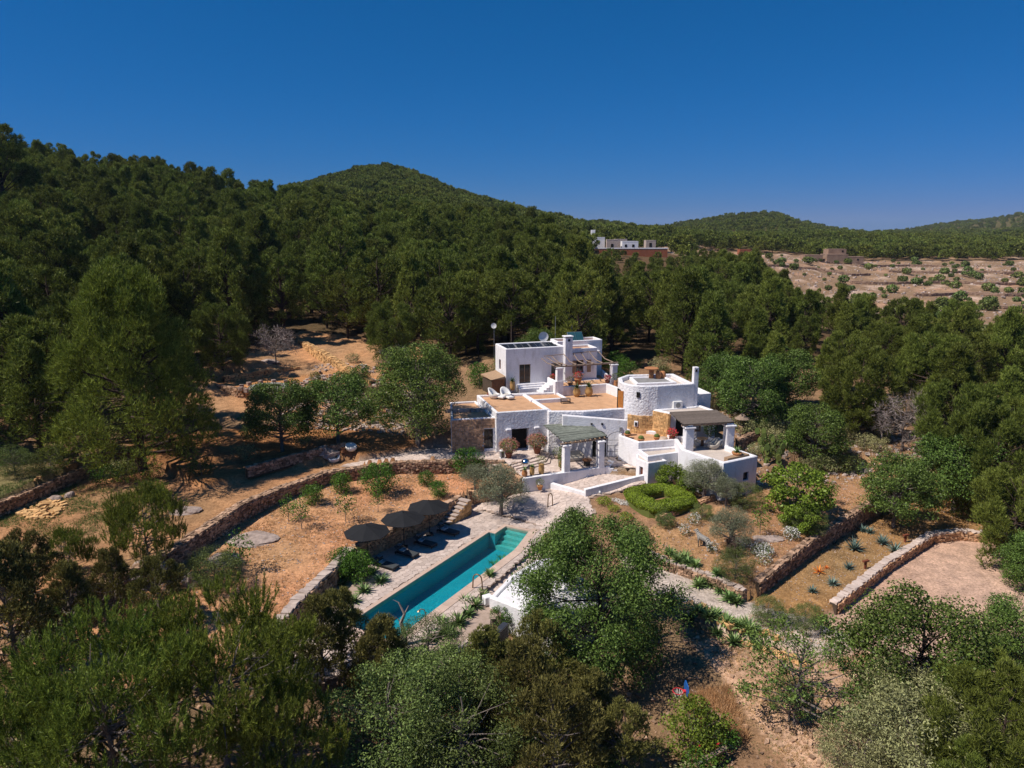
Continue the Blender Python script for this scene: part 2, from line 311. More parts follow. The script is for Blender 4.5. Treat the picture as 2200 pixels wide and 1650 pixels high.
# ridges: treetop line in the picture, distance, half width
RIDGES = [([(540,455),(620,408),(700,388),(770,366),(830,360),(890,372),(950,397),(1010,418),(1080,436),(1150,455),(1250,478),(1330,500)], 620, 260, 9.5),
          ([(1180,500),(1240,484),(1290,477),(1340,482),(1400,496),(1460,510)], 850, 200, 5),
          ([(1380,500),(1450,484),(1520,472),(1580,464),(1640,456),(1680,462),(1720,478),(1780,492),(1860,500),(1950,505)], 1150, 380, 5),
          ([(1780,506),(1880,499),(1960,491),(2020,480),(2080,474),(2140,468),(2200,456),(2300,440),(2500,430),(2800,470)], 1900, 600, 6)]
def H0(X, Y):
    zn = idw(X, Y, NEAR, 3.2); zf = farz(X, Y); b = smooth01((Y - 88) / 30.0); b = np.maximum(b, smooth01((np.abs(X) - 62) / 30.0) * smooth01((Y - 60) / 25))
    z = zn * (1 - b) + zf * b
    T = X / np.maximum(Y, 1.0)
    for pl, D, W, th in RIDGES:
        ts = [ray(*p)[0] / ray(*p)[1] for p in pl]
        zs = []
        for p in pl:
            r = ray(*p); zs.append(CZ + r[2] / r[1] * D - th)
        zr = np.interp(T, ts, zs, left=-60, right=-60)
        q = (Y - D) / W; k = np.where(q < 0, np.exp(-(q * 1.1) ** 2), np.exp(-q * q))
        z = np.where((zr > -50) & (Y > 300), np.maximum(z, z + (zr - z) * k), z)
    return z
def noise2(X, Y, s, seed=0):
    a = np.sin(X / s * 1.3 + 1.7 * seed + 1.1 * np.sin(Y / s * 0.9 + seed)) + np.sin(Y / s * 1.1 + 2.3 * seed + 1.3 * np.sin(X / s * 0.7))
    return a * 0.5
W1 = [(-15.2,36.5),(-14.6,40.0),(-14.1,43.3),(-13.1,47.0),(-12.5,50.6),(-9.9,54.2),(-6.3,59.2),(-4.9,61.3)]
LW = [(-29.5,38.0),(-27.1,42.2),(-24.7,46.5),(-22.7,56.0),(-20.7,60.0),(-17.7,64.3),(-11.5,67.2),(-4.8,67.7),(-0.9,67.2)]
POLY_ORCH = W1 + [(-4.0,62.6),(0.9,64.2),(-0.6,66.4)] + LW[::-1] + [(-25,33)]
ORCHZ = [(-14.5,39,1.0),(-14,44,1.1),(-12.5,50,1.15),(-6.3,60,1.25),(-4,62.5,1.35),(-1,64.8,1.5),(-5,67,1.6),(-12,66,1.7),(-18,62,1.65),(-21,52,1.4),(-24,44,1.25),(-18,38,1.0),(-24,35,0.9)]
POLY_DECK = W1 + [(-4.4,61.6),(-2.5,61.5),(2.6,58.0),(2.8,55.5),(-2.2,46.2),(-3.6,43),(-6.5,38.5),(-9,37.5),(-11,36)]
POLY_WALK = [(-4.4,61.4),(-3.6,62.9),(1.0,64.4),(9.4,67.7),(12.9,66.0),(12.7,64.2),(7.1,62.2),(7.4,59.5),(4.4,56.2),(2.5,56.5),(2.4,58.1),(-2.5,61.4)]
WALKZ = [(-3.6,61.5,0.0),(-2.5,62.6,0.3),(1.2,63.7,0.85),(3,60,0.3),(2.6,58,0.0),(4.3,57,0.0),(6,62,1.0),(9,66.8,1.55),(12.5,65,1.75),(7,63.5,1.35),(7,60,0.7),(-1,61,0.12)]
POLY_T = [(0.8,64.6),(9.3,67.9),(12.6,67.3),(10.8,70.2),(12.2,73.5),(3.4,72.6),(2.6,69.6),(0.0,67.3)]
POLY_TB = [(-4.8,67.6),(-0.6,66.4),(0.2,67.2),(2.7,69.6),(3.5,72.6),(-8,72.6),(-11.5,70.5),(-17,66.6),(-15,65.9),(-11.5,67.4)]
WR1 = [(16.3,45.9),(17.4,46.6),(23.8,53.0),(29.3,57.8),(34.4,62.2),(41.7,67.2)]
WR2 = [(21.4,44.5),(22.4,45.3),(29.0,51.3),(35.7,56.6),(38.5,57.2),(42.5,56.2)]
WR0 = [(9.6,53.2),(12.0,50.3),(14.4,48.4),(16.3,45.9)]
POLY_R1 = WR1 + [(34,72),(24,66),(19,60),(13,57),(9.8,55),(9.6,53.2)] + WR0[1:-1]
R1Z = [(16.6,47,0.5),(14,51,0.5),(11,54,0.5),(18,56,0.9),(19.5,60,1.25),(24,55,0.8),(30,59,1.2),(34,63,1.5),(40,67,2.0),(28,66,1.8),(24,63,1.5),(14,57,0.9)]
POLY_R2 = [(16.3,45.9)] + WR1[1:] + WR2[::-1]
POLY_R3 = WR2 + [(47,55),(52,46),(40,36),(30,34),(24,38)]
FIREP = [(-38,88),(-33,84.8),(-22,84.4),(-16,86.5),(-17,91),(-24,93.2),(-37,91.5)]
G2L = [(-42.6,52.3),(-41.4,57.3),(-40.2,63.3),(-38.7,66.2),(-32,64),(-25,58),(-22.7,56.0),(-24.7,46.5),(-27.1,42.2),(-29.5,38.0),(-35,36),(-42,40)]
PTH = [(8.8,53.2),(9.6,53.2)] + WR0[1:] + [(20.5,43.8),(22.6,41.4),(19.4,40.3),(14.4,42.7),(10.6,46.0),(8.6,50.5)]
def regions(X, Y):
    yield inpoly(X, Y, PTH), lambda x, y: -0.12 - 0.045 * (53 - y), 14
    yield inpoly(X, Y, G2L), lambda x, y: 2.25 + 0.02 * (y - 50) + 0.012 * (x + 25) * 0 , 13
    yield inpoly(X, Y, FIREP), lambda x, y: 6.35 + 0 * x, 1
    yield inpoly(X, Y, POLY_R2), lambda x, y: -0.35 + 0.012 * (y - 50), 2
    yield inpoly(X, Y, POLY_R3), lambda x, y: -0.95 + 0.02 * (y - 50) - 0.02 * np.maximum(0, 44 - y) ** 1.5, 3
    yield inpoly(X, Y, POLY_R1), lambda x, y: idw(x, y, R1Z), 4
    yield inpoly(X, Y, POLY_ORCH), lambda x, y: idw(x, y, ORCHZ), 5
    yield inpoly(X, Y, [(-22.7,56),(-20.7,60),(-17.7,64.3),(-14.5,65.9),(-16,69),(-24,64.5),(-28,59)]), lambda x, y: 2.6 + 0 * x, 13
    yield inpoly(X, Y, POLY_TB), lambda x, y: 2.62 + 0 * x, 6
    yield inpoly(X, Y, POLY_T), lambda x, y: 2.12 + 0 * x, 7
    yield inpoly(X, Y, POLY_WALK), lambda x, y: idw(x, y, WALKZ) - 0.07, 8
    yield inpoly(X, Y, POLY_DECK), lambda x, y: -0.12 + 0 * x, 9
# pool frame: u along the pool, v across
PU = (math.cos(R(59)), math.sin(R(59))); PV = (PU[1], -PU[0]); PL = (-9.9, 43.6)
def pw(u, v): return (PL[0] + PU[0] * u + PV[0] * v, PL[1] + PU[1] * u + PV[1] * v)
def ve(u): return float(np.interp(u, [-3.3, 13.6, 17.4], [3.87, 3.7, 2.85]))
POLY_POOL = [pw(-1.7, 0), pw(-1.7, ve(-1.7)), pw(13.6, 3.7), pw(17.35, 2.86), pw(17.2, 0.6), pw(15.4, 0.6), pw(15.4, 0)]
POLY_BASIN = [pw(-2.7, -0.3), pw(-2.7, 4.15), pw(13.6, 4.0), pw(17.65, 3.1), pw(17.5, 0.3), pw(15.7, 0.3), pw(15.7, -0.3)]
POLY_RW = [pw(-4, 4.5), pw(-4, 7.2), pw(5.6, 7.6), pw(12, 7.0), pw(16, 6.2), pw(17, 4.4), pw(13.6, 4.4)]
POLY_FIELD = None
def ground_eval(X, Y):
    X = np.asarray(X, float); Y = np.asarray(Y, float)
    z = H0(X, Y); reg = np.zeros(X.shape, int)
    far = smooth01((Y - 100) / 60)
    z = z + noise2(X, Y, 3.1, 1) * 0.10 * (0.6 + far * 2) + noise2(X, Y, 9.0, 2) * 0.25 * far + noise2(X, Y, 41.0, 3) * 2.2 * smooth01((Y - 260) / 200) + noise2(X, Y, 17.0, 5) * 1.0 * smooth01((Y - 350) / 200)
    T = X / np.maximum(Y, 1)
    fld = (Y > np.interp(T, [.3, .42, .7], [190, 152, 126])) & (Y < 420) & (T > 0.185 + 0.0010 * np.maximum(0, 360 - Y)) & (T < 1.1)
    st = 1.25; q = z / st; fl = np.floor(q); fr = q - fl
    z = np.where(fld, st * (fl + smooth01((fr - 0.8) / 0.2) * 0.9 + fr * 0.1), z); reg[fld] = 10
    for m, f, i in regions(X, Y):
        if m.any(): z[m] = f(X[m], Y[m]); reg[m] = i
    for m, f, i in ((inpoly(X, Y, POLY_RW), -0.42, 11), (inpoly(X, Y, POLY_BASIN), -1.9, 12)):
        z[m] = f; reg[m] = i
    return z, reg
def Hs(x, y):
    z, r = ground_eval(np.array([x]), np.array([y])); return float(z[0])
def G(px, py, h=0.0):
    """where the sight line through a pixel is h metres above the ground"""
    r = ray(px, py); t = np.concatenate([np.arange(22, 140, 0.35), np.arange(140, 700, 2.0)])
    X = r[0] * t; Y = r[1] * t; Z = CZ + r[2] * t; g, _ = ground_eval(X, Y)
    k = np.nonzero(Z - g <= h)[0]
    i = int(k[0]) if len(k) else len(t) - 1
    return (float(X[i]), float(Y[i]), float(g[i]))
def grid_axis(a, b, step, lo, hi, g=1.09):
    v = list(np.arange(a, b + 1e-6, step)); s = step; x = b
    while x < hi: s *= g; x += s; v.append(x)
    s = step; x = a; w_ = []
    while x > lo: s *= g; x -= s; w_.append(x)
    return np.array(w_[::-1] + v)
GX = grid_axis(-44, 46, 0.3, -3600, 3600, 1.045); GY = grid_axis(30, 98, 0.3, -80, 5000, 1.022)
XX, YY = np.meshgrid(GX, GY); ZZ, RG = ground_eval(XX, YY)
nx, ny = len(GX), len(GY)
idx = np.arange(nx * ny).reshape(ny, nx)
F = np.stack([idx[:-1, :-1].ravel(), idx[:-1, 1:].ravel(), idx[1:, 1:].ravel(), idx[1:, :-1].ravel()], 1)
gm, n = nodes('soil_and_forest_floor')
at = N(n, 'ShaderNodeAttribute', attribute_name='soil'); pos = N(n, 'ShaderNodeNewGeometry').outputs['Position']
n1 = N(n, 'ShaderNodeTexNoise', Scale=0.9, Detail=8, Roughness=0.7); L(n, pos, n1.inputs['Vector'])
n2 = N(n, 'ShaderNodeTexNoise', Scale=6.0, Detail=6, Roughness=0.75); L(n, pos, n2.inputs['Vector'])
r1 = ramp(n, n1.outputs[0], [(0.3, (0.62, 0.62, 0.62)), (0.7, (1.28, 1.24, 1.18))]); r2 = ramp(n, n2.outputs[0], [(0.35, (0.62, 0.60, 0.56)), (0.62, (1.2, 1.2, 1.2))])
cc = mix(n, 1.0, mix(n, 1.0, at.outputs['Color'], r1.outputs[0], 'MULTIPLY'), r2.outputs[0], 'MULTIPLY')
bs = N(n, 'ShaderNodeBsdfDiffuse'); L(n, cc, bs.inputs[0]); bp = N(n, 'ShaderNodeBump', Strength=1.0, Distance=0.09); L(n, n2.outputs[0], bp.inputs['Height']); L(n, bp.outputs[0], bs.inputs['Normal'])
ou = N(n, 'ShaderNodeOutputMaterial'); L(n, bs.outputs[0], ou.inputs[0])
gme = mesh_np('ground', np.stack([XX.ravel(), YY.ravel(), ZZ.ravel()], 1), F, gm, smooth=True)
base = np.zeros((nx * ny, 4), np.float32); base[:, 3] = 1
x_, y_, rg = XX.ravel(), YY.ravel(), RG.ravel()
nz = 0.5 + 0.5 * noise2(x_, y_, 5.0, 4); nz2 = 0.5 + 0.5 * noise2(x_, y_, 1.7, 9)
def lerp(a, b, t): return np.asarray(a)[None, :] * (1 - t[:, None]) + np.asarray(b)[None, :] * t[:, None]
c = lerp((0.34, 0.20, 0.12), (0.26, 0.18, 0.105), nz)                       # base reddish soil and litter
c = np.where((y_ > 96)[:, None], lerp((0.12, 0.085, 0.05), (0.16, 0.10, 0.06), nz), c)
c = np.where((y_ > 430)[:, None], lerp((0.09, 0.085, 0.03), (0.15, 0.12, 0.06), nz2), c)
def setc(i, a, b, t=nz): 
    global c
    c = np.where((rg == i)[:, None], lerp(a, b, t), c)
setc(1, (0.56, 0.27, 0.12), (0.45, 0.25, 0.12)); setc(2, (0.48, 0.25, 0.10), (0.34, 0.22, 0.11)); setc(3, (0.66, 0.46, 0.37), (0.56, 0.36, 0.26)); setc(4, (0.46, 0.28, 0.15), (0.44, 0.24, 0.14))
setc(5, (0.72, 0.345, 0.19), (0.56, 0.335, 0.18), np.clip(nz * .6 + nz2 * .5, 0, 1)); setc(14, (0.66, 0.57, 0.52), (0.52, 0.44, 0.38), nz2); setc(13, (0.52, 0.27, 0.14), (0.36, 0.22, 0.12), nz2); setc(6, (0.42, 0.34, 0.28), (0.36, 0.29, 0.24)); setc(7, (0.42, 0.34, 0.28), (0.36, 0.29, 0.24)); setc(8, (0.42, 0.33, 0.27), (0.36, 0.28, 0.23)); setc(9, (0.40, 0.31, 0.26), (0.30, 0.21, 0.15))
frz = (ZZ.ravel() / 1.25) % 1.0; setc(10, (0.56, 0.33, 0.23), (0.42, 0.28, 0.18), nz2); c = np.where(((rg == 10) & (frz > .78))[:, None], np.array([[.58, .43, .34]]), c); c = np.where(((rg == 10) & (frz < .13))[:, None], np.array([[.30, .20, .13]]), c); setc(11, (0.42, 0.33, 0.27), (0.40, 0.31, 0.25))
g2 = inpoly(x_, y_, [(-29,38)] + LW[1:-2] + [(-8,72),(-20,78),(-36,72),(-44,56),(-40,44)]); lt = inpoly(x_, y_, [(-43,76),(-14,76),(-11,98),(-14,110),(-34,114)]); c = np.where((lt & (rg == 0))[:, None], lerp((0.58, 0.31, 0.16), (0.42, 0.26, 0.15), nz2), c)
gg = inpoly(x_, y_, [(-60,30),(-33,36),(-31,48),(-33,60),(-60,66)]); c = np.where((gg & (rg == 0))[:, None], lerp((0.30, 0.235, 0.12), (0.22, 0.19, 0.09), nz2), c); g2 &= ~gg
c = np.where((g2 & (rg == 0))[:, None], lerp((0.43, 0.20, 0.085), (0.33, 0.17, 0.085), nz2), c)
pth = inpoly(x_, y_, [(12,42),(17,44.5),(24,40),(27,30),(22,26),(15,30),(13.5,36)]); c = np.where((pth & (rg == 0))[:, None], lerp((0.66, 0.44, 0.32), (0.54, 0.34, 0.22), nz2), c)
gp = inpoly(x_, y_, [(10.2,47.2),(12.5,49),(19.5,43.8),(22,41),(19,40.5),(14.5,43.2)]); c = np.where((gp & (rg == 0))[:, None], lerp((0.54, 0.48, 0.45), (0.44, 0.39, 0.36), nz2), c)
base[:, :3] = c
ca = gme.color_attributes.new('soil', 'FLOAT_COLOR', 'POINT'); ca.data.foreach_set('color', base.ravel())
gob = link('ground', gme, kind='structure')
# ------------------------------------------------------------------ foliage generators
def tris_from(C, D, Ln, Wd, rng):
    """thin triangles starting at C pointing along D"""
    n = len(C); side = unit(np.cross(D, rng.normal(size=(n, 3)))); h = (Wd / 2)
    A = C - side * h; B = C + side * h; T = C + D * Ln
    V = np.stack([A, B, T], 1).reshape(-1, 3); return V
def quads_from(C, Nn, Ln, Wd, rng):
    n = len(C); a = unit(np.cross(Nn, rng.normal(size=(n, 3)))); b = unit(np.cross(Nn, a))
    V = np.stack([C - a * Ln / 2, C - b * Wd / 2, C + a * Ln / 2, C + b * Wd / 2], 1).reshape(-1, 3); return V
def branches(mb, rng, h, r0, ends, base_frac=0.3, lean=(0, 0), n=5):
    top = h * 0.9; pts = []; k = 7
    for i in range(k):
        t = i / (k - 1); pts.append((lean[0] * t + rng.normal() * 0.04 * h * t * 0.4, lean[1] * t + rng.normal() * 0.04 * h * t * 0.4, top * t - 0.3 * (i == 0)))
    mb.tube(pts, [r0 * (1 - 0.82 * i / (k - 1)) for i in range(k)], n)
    for e in ends:
        t = max(0.08, min(0.92, (e[2] / top) * rng.uniform(0.55, 0.85))) ; j = min(k - 2, int(t * (k - 1))); f = t * (k - 1) - j
        s = [pts[j][q] * (1 - f) + pts[j+1][q] * f for q in range(3)]
        m_ = [(s[q] + e[q]) / 2 + rng.normal() * 0.04 * h * 0.5 for q in range(3)]; r = r0 * (1 - 0.8 * t) * 0.5
        mb.tube([s, m_, e], [r, r * 0.6, r * 0.25], 4, cap=False)
def clump_centres(rng, n, h, rad, lo, prof):
    out = []
    for i in range(n):
        t = lo + (1 - lo) * ((i + 0.5) / n) ** 0.85; a = i * 2.39996 + rng.uniform(-0.5, 0.5)
        rr = rad * prof(t) * (0.35 + 0.6 * math.sqrt(rng.uniform())); out.append((rr * math.cos(a), rr * math.sin(a), h * t * 0.95 + rng.normal() * 0.02 * h))
    return np.array(out)
def mesh_from_mb(name, mb, m):
    me = bpy.data.meshes.new(name); me.from_pydata(mb.v, [], mb.f); me.materials.append(M[m]); me.update(); return me
def prof_round(t): return math.sqrt(max(0.02, 1 - ((t - 0.5) / 0.56) ** 2)) if t > 0.5 else 0.72 + 0.28 * max(0, (t - 0.2)) / 0.3
def prof_cone(t): return max(0.08, 1.05 - t) ** 0.62
def prof_col(t): return max(0.1, 1 - t ** 3) ** 0.6
def make_pine(seed, h=9.0, rad=4.2, ncl=34, ntuft=80, k=4, Ln=0.55, Wd=0.15, lo=0.28, prof=prof_round, cr=0.30, up=0.9, mt='pine', bk='bark', dead=10, spray=0.55, flat=0.62, r0=None):
    rng = np.random.default_rng(seed); C = clump_centres(rng, ncl, h, rad, lo, prof)
    t_ = (C[:, 2] / h); R_ = rad * cr * (1.15 - 0.45 * t_) * rng.uniform(0.75, 1.2, ncl)
    ci = np.repeat(np.arange(ncl), ntuft); n = len(ci); d = unit(rng.normal(size=(n, 3)) + np.array([0, 0, 0.45]))
    pos = C[ci] + d * np.array([1, 1, flat]) * (R_[ci] * rng.uniform(0.45, 1.08, n))[:, None]
    out = unit(pos - np.array([0, 0, h * 0.45])); td = unit(d * 0.7 + out * 0.5 + np.array([0, 0, up]))
    pi = np.repeat(np.arange(n), k); D = unit(td[pi] + rng.normal(size=(n * k, 3)) * spray)
    Ls = Ln * rng.uniform(0.6, 1.15, (n * k, 1)); V = tris_from(pos[pi], D, Ls, Wd, rng)
    F_ = np.arange(len(V)).reshape(-1, 3); cm = mesh_np('crown', V, F_, M[mt])
    mb = MB(); branches(mb, rng, h, r0 or h * 0.022, [tuple(p) for p in C[:: max(1, ncl // 26)]], n=6)
    for i in range(dead):
        a = rng.uniform(0, 6.28); z = h * rng.uniform(0.15, 0.6); r = rad * rng.uniform(0.35, 0.85); mb.tube([(0, 0, z), (r * math.cos(a) * .6, r * math.sin(a) * .6, z + .2), (r * math.cos(a), r * math.sin(a), z + rng.uniform(-.3, .6))], [0.05, 0.03, 0.012], 3, cap=False)
    return mesh_from_mb('trunk', mb, bk), cm
def make_broad(seed, h=7.0, rad=3.6, ncl=40, nleaf=260, Ln=0.17, Wd=0.09, lo=0.3, prof=prof_round, cr=0.27, mt='carob', bk='bark_grey', flat=0.75, r0=None, shell=0.5, nb=30, upn=0.5):
    rng = np.random.default_rng(seed); C = clump_centres(rng, ncl, h, rad, lo, prof)
    R_ = rad * cr * rng.uniform(0.65, 1.25, ncl); ci = np.repeat(np.arange(ncl), nleaf); n = len(ci)
    d = unit(rng.normal(size=(n, 3)) + np.array([0, 0, 0.25])); pos = C[ci] + d * np.array([1, 1, flat]) * (R_[ci] * rng.uniform(shell, 1.12, n) ** 0.8)[:, None]
    Nn = unit(d * 0.5 + rng.normal(size=(n, 3)) * 0.8 + np.array([0, 0, upn])); s = rng.uniform(0.6, 1.25, (n, 1))
    V = quads_from(pos, Nn, Ln * s, Wd * s, rng); cm = mesh_np('crown', V, np.arange(len(V)).reshape(-1, 4), M[mt])
    mb = MB(); branches(mb, rng, h, r0 or h * 0.03, [tuple(p) for p in C[:: max(1, ncl // nb)]], n=6)
    return mesh_from_mb('trunk', mb, bk), cm
def make_bare(seed, h=5.0, rad=3.0, n1=26, ntw=2600, mt='twig'):
    rng = np.random.default_rng(seed); C = clump_centres(rng, n1, h, rad, 0.35, prof_round); ci = rng.integers(0, n1, ntw)
    d = unit(rng.normal(size=(ntw, 3)) + np.array([0, 0, 0.4])); pos = C[ci] + d * (rad * 0.28 * rng.uniform(0, 1.0, ntw))[:, None]
    V = tris_from(pos, unit(d + rng.normal(size=(ntw, 3)) * 0.5), 0.5, 0.035, rng); cm = mesh_np('twigs', V, np.arange(len(V)).reshape(-1, 3), M[mt])
    mb = MB(); branches(mb, rng, h, h * 0.025, [tuple(p) for p in C]); return mesh_from_mb('trunk', mb, 'bark_grey'), cm
def make_candle(seed, h=8.0, rad=4.5, nsh=1500, ncl=34, mt='pine_light'):
    """pine with long upright shoots, seen from close above"""
    rng = np.random.default_rng(seed); C = clump_centres(rng, ncl, h, rad, 0.3, prof_round); R_ = rad * 0.25 * rng.uniform(0.7, 1.15, ncl)
    ci = rng.integers(0, ncl, nsh); d = unit(rng.normal(size=(nsh, 3)) + np.array([0, 0, 0.5])); p0 = C[ci] + d * np.array([1, 1, .7]) * (R_[ci] * rng.uniform(0.4, 1.0, nsh))[:, None]
    ax = unit(d * 0.42 + np.array([0, 0, 1.0]) + rng.normal(size=(nsh, 3)) * 0.12); ln = rng.uniform(0.35, 0.85, (nsh, 1))
    nw = 11; kk = 5; ii = np.repeat(np.arange(nsh), nw * kk); tt = np.tile(np.repeat(np.linspace(0.0, 1, nw), kk), nsh)[:, None]
    pos = p0[ii] + ax[ii] * ln[ii] * tt; D = unit(ax[ii] * (0.75 + 0.6 * tt) + rng.normal(size=(len(ii), 3)) * 0.45)
    V = tris_from(pos, D, 0.25 * rng.uniform(0.7, 1.1, (len(ii), 1)), 0.028, rng); cm = mesh_np('crown', V, np.arange(len(V)).reshape(-1, 3), M[mt])
    mb = MB(); branches(mb, rng, h, h * 0.02, [tuple(p) for p in C], n=6)
    for i in range(26):
        a = rng.uniform(0, 6.28); z = h * rng.uniform(0.2, 0.75); r = rad * rng.uniform(0.4, 0.9); mb.tube([(0, 0, z), (r * math.cos(a) * .6, r * math.sin(a) * .6, z + .2), (r * math.cos(a), r * math.sin(a), z + rng.uniform(-.2, .8))], [0.05, 0.035, 0.015], 4, cap=False)
    return mesh_from_mb('trunk', mb, 'bark_grey'), cm
def put_tree(name, me, x, y, label, cat='tree', group=None, sc=1.0, rz=None, z=None, szz=1.0, tname='trunk', cname='crown'):
    if z is None: z = Hs(x, y)
    t = thing(name, label, cat, (x, y, z), rnd.uniform(0, 6.28) if rz is None else rz, group); t.scale = (sc, sc, sc * szz)
    if me[0]: link(tname, me[0], t)
    link(cname, me[1], t); return t
FP = [make_pine(100 + i, h=[12.5, 13.5, 11.5, 12.5, 14.0, 11.5][i], rad=[4.6, 4.0, 5.2, 3.8, 4.6, 4.8][i], ncl=[44, 46, 44, 40, 50, 42][i], ntuft=100, k=5, Ln=0.5, Wd=0.08, up=1.3, flat=[1.0, 1.35, .8, 1.2, 1.35, .9][i], cr=.215, spray=.5, prof=[prof_round, prof_cone, prof_round, prof_round, prof_cone, prof_round][i], lo=[.22, .14, .3, .3, .12, .26][i]) for i in range(6)]
LOWP = [make_pine(140 + i, h=8.0, rad=4.2, ncl=22, ntuft=24, k=3, Ln=1.15, Wd=0.42, dead=0) for i in range(3)]
# clearings where no wild pine grows
CLEAR = [[(-16,30),(-27,40),(-28,52),(-43,58),(-44,70),(-32,74),(-34,80),(-41,84),(-42,97),(-31,108),(-15,97),(-4,92),(16,94),(24,84),(26,76),(34,72),(44,70),(54,50),(40,30),(30,20),(0,25)],
         [(-19,62),(-60,58),(-60,30),(-14,28)]]
RH = P(1360, 549, 15.9)
def allowed(x, y):
    T = x / y
    for pl in CLEAR:
        if inpoly(np.array([x]), np.array([y]), pl)[0]: return False
    if np.interp(T, [.3, .42, .7], [186, 148, 120]) < y < 395 and T > 0.19 + 0.0010 * max(0, 360 - y): return False
    if 286 < y < 330 and 0.12 < T < 0.225: return False
    return True
cand = []
y = 56.0
while y < 620:
    sp = 7.3 if y < 170 else (7.2 if y < 300 else 8.4)
    x = -0.86 * y - 14
    while x < 0.86 * y + 14:
        xx = x + rnd.uniform(-.42, .42) * sp; yy = y + rnd.uniform(-.42, .42) * sp
        if allowed(xx, yy): cand.append((xx, yy))
        x += sp
    y += sp * 0.9
# beyond the frame on both sides and behind the near trees
for _ in range(160):
    s_ = rnd.choice((-1, 1)); yy = rnd.uniform(10, 75); xx = s_ * rnd.uniform(0.8 * yy + 16, 0.8 * yy + 55)
    if allowed(xx, yy): cand.append((xx, yy))
CX = np.array([p[0] for p in cand]); CY = np.array([p[1] for p in cand]); CG, _ = ground_eval(CX, CY)
order = sorted(range(len(cand)), key=lambda i: CY[i] * 0.9 + abs(CX[i]) * 0.25 + (400 if abs(CX[i]) > 0.78 * CY[i] + 6 else 0))
ZX = [(-9e9, 'at the far left of the photo'), (170, 'behind the huge broad pine at the left'), (430, 'right of the huge broad pine'), (620, 'above the fire circle terrace'), (850, 'above the tall green tree left of the house'), (1060, 'straight behind the solar panels'), (1290, 'behind the tower house'), (1520, 'behind the tree group right of the tower house'), (1760, 'left of centre below the bare field'), (1980, 'at the right edge below the bare field')]
ZD = [(0, 'pine in the front row'), (104, 'pine in the middle rows'), (135, 'pine in the upper rows')]
def zone(x, y):
    px = 1100 + FPX * x / y / 0.98; a = [t for v, t in ZX if px >= v][-1]; d = [t for v, t in ZD if y >= v][-1]
    return d + ' ' + a, 'pines of the wood: ' + d[12:] + ' ' + a
PINE0 = put_tree
for q, i in enumerate(order[:285]):
    lb, gr = zone(CX[i], CY[i]); k = rnd.randrange(6)
    put_tree('pine_tree', FP[k], CX[i], CY[i], lb, 'pine tree', gr, sc=rnd.uniform(0.72, 1.15) * np.interp(CX[i] / CY[i], [.04, .09, .12, .22, .26, .40, .46, .58], [1.08, .95, .7 if CY[i] > 125 else .9, .7 if CY[i] > 125 else .9, .90, .70, .64, .76]), z=CG[i] - 0.1, szz=rnd.uniform(0.9, 1.12))
# the rest of the wood: one object scattered by geometry nodes
def scatter(name, pts, meshes, label, cat='woodland', smin=0.8, smax=1.2):
    me = bpy.data.meshes.new(name + '_points'); me.from_pydata([tuple(p[:3]) for p in pts], [], []); ob = link(name, me)
    pa = me.attributes.new('psc', 'FLOAT', 'POINT'); pa.data.foreach_set('value', [float(p[3]) if len(p) > 3 else 1.0 for p in pts])
    tag(ob, label, cat, kind='stuff')
    ng = bpy.data.node_groups.new(name + '_nodes', 'GeometryNodeTree'); ng.interface.new_socket('Geometry', in_out='INPUT', socket_type='NodeSocketGeometry'); ng.interface.new_socket('Geometry', in_out='OUTPUT', socket_type='NodeSocketGeometry')
    gi = ng.nodes.new('NodeGroupInput'); go = ng.nodes.new('NodeGroupOutput'); jg = ng.nodes.new('GeometryNodeGeometryToInstance')
    for so in meshes:
        oi = ng.nodes.new('GeometryNodeObjectInfo'); oi.inputs[0].default_value = so; ng.links.new(oi.outputs['Geometry'], jg.inputs[0])
    ip = ng.nodes.new('GeometryNodeInstanceOnPoints'); ng.links.new(gi.outputs[0], ip.inputs[0]); ng.links.new(jg.outputs[0], ip.inputs['Instance']); ip.inputs['Pick Instance'].default_value = True
    rv = ng.nodes.new('FunctionNodeRandomValue'); rv.data_type = 'FLOAT_VECTOR'; rv.inputs[0].default_value = (0, 0, 0); rv.inputs[1].default_value = (0, 0, 6.28); ng.links.new(rv.outputs[0], ip.inputs['Rotation'])
    rs = ng.nodes.new('FunctionNodeRandomValue'); rs.data_type = 'FLOAT'; rs.inputs[2].default_value = smin; rs.inputs[3].default_value = smax; rs.inputs['Seed'].default_value = 5; na = ng.nodes.new('GeometryNodeInputNamedAttribute'); na.data_type = 'FLOAT'; na.inputs[0].default_value = 'psc'; mm = ng.nodes.new('ShaderNodeMath'); mm.operation = 'MULTIPLY'
    ng.links.new(rs.outputs[1], mm.inputs[0]); ng.links.new(na.outputs[0], mm.inputs[1]); ng.links.new(mm.outputs[0], ip.inputs['Scale'])
    ng.links.new(ip.outputs[0], go.inputs[0]); md = ob.modifiers.new('scatter', 'NODES'); md.node_group = ng; return ob
def find_child(me):
    for o in bpy.data.objects:
        if o.type == 'MESH' and o.data is me: return o
near_src = [find_child(f[1]) for f in FP]
rest = [(CX[i], CY[i], CG[i] - 0.1, np.interp(CX[i] / CY[i], [.04, .09, .11, .24, .30], [1, .8, .5, .5, .8]) * (.72 if CY[i] > 190 and .1 < CX[i] / CY[i] < .24 else 1) if CY[i] < 290 else 1.0) for i in order[285:]]
rn = [p for p in rest if p[1] < 260]; rf = [p for p in rest if p[1] >= 260]
scatter('pine_wood', rn, near_src, 'continuous green pine wood covering the slopes behind the farm', 'pine wood')
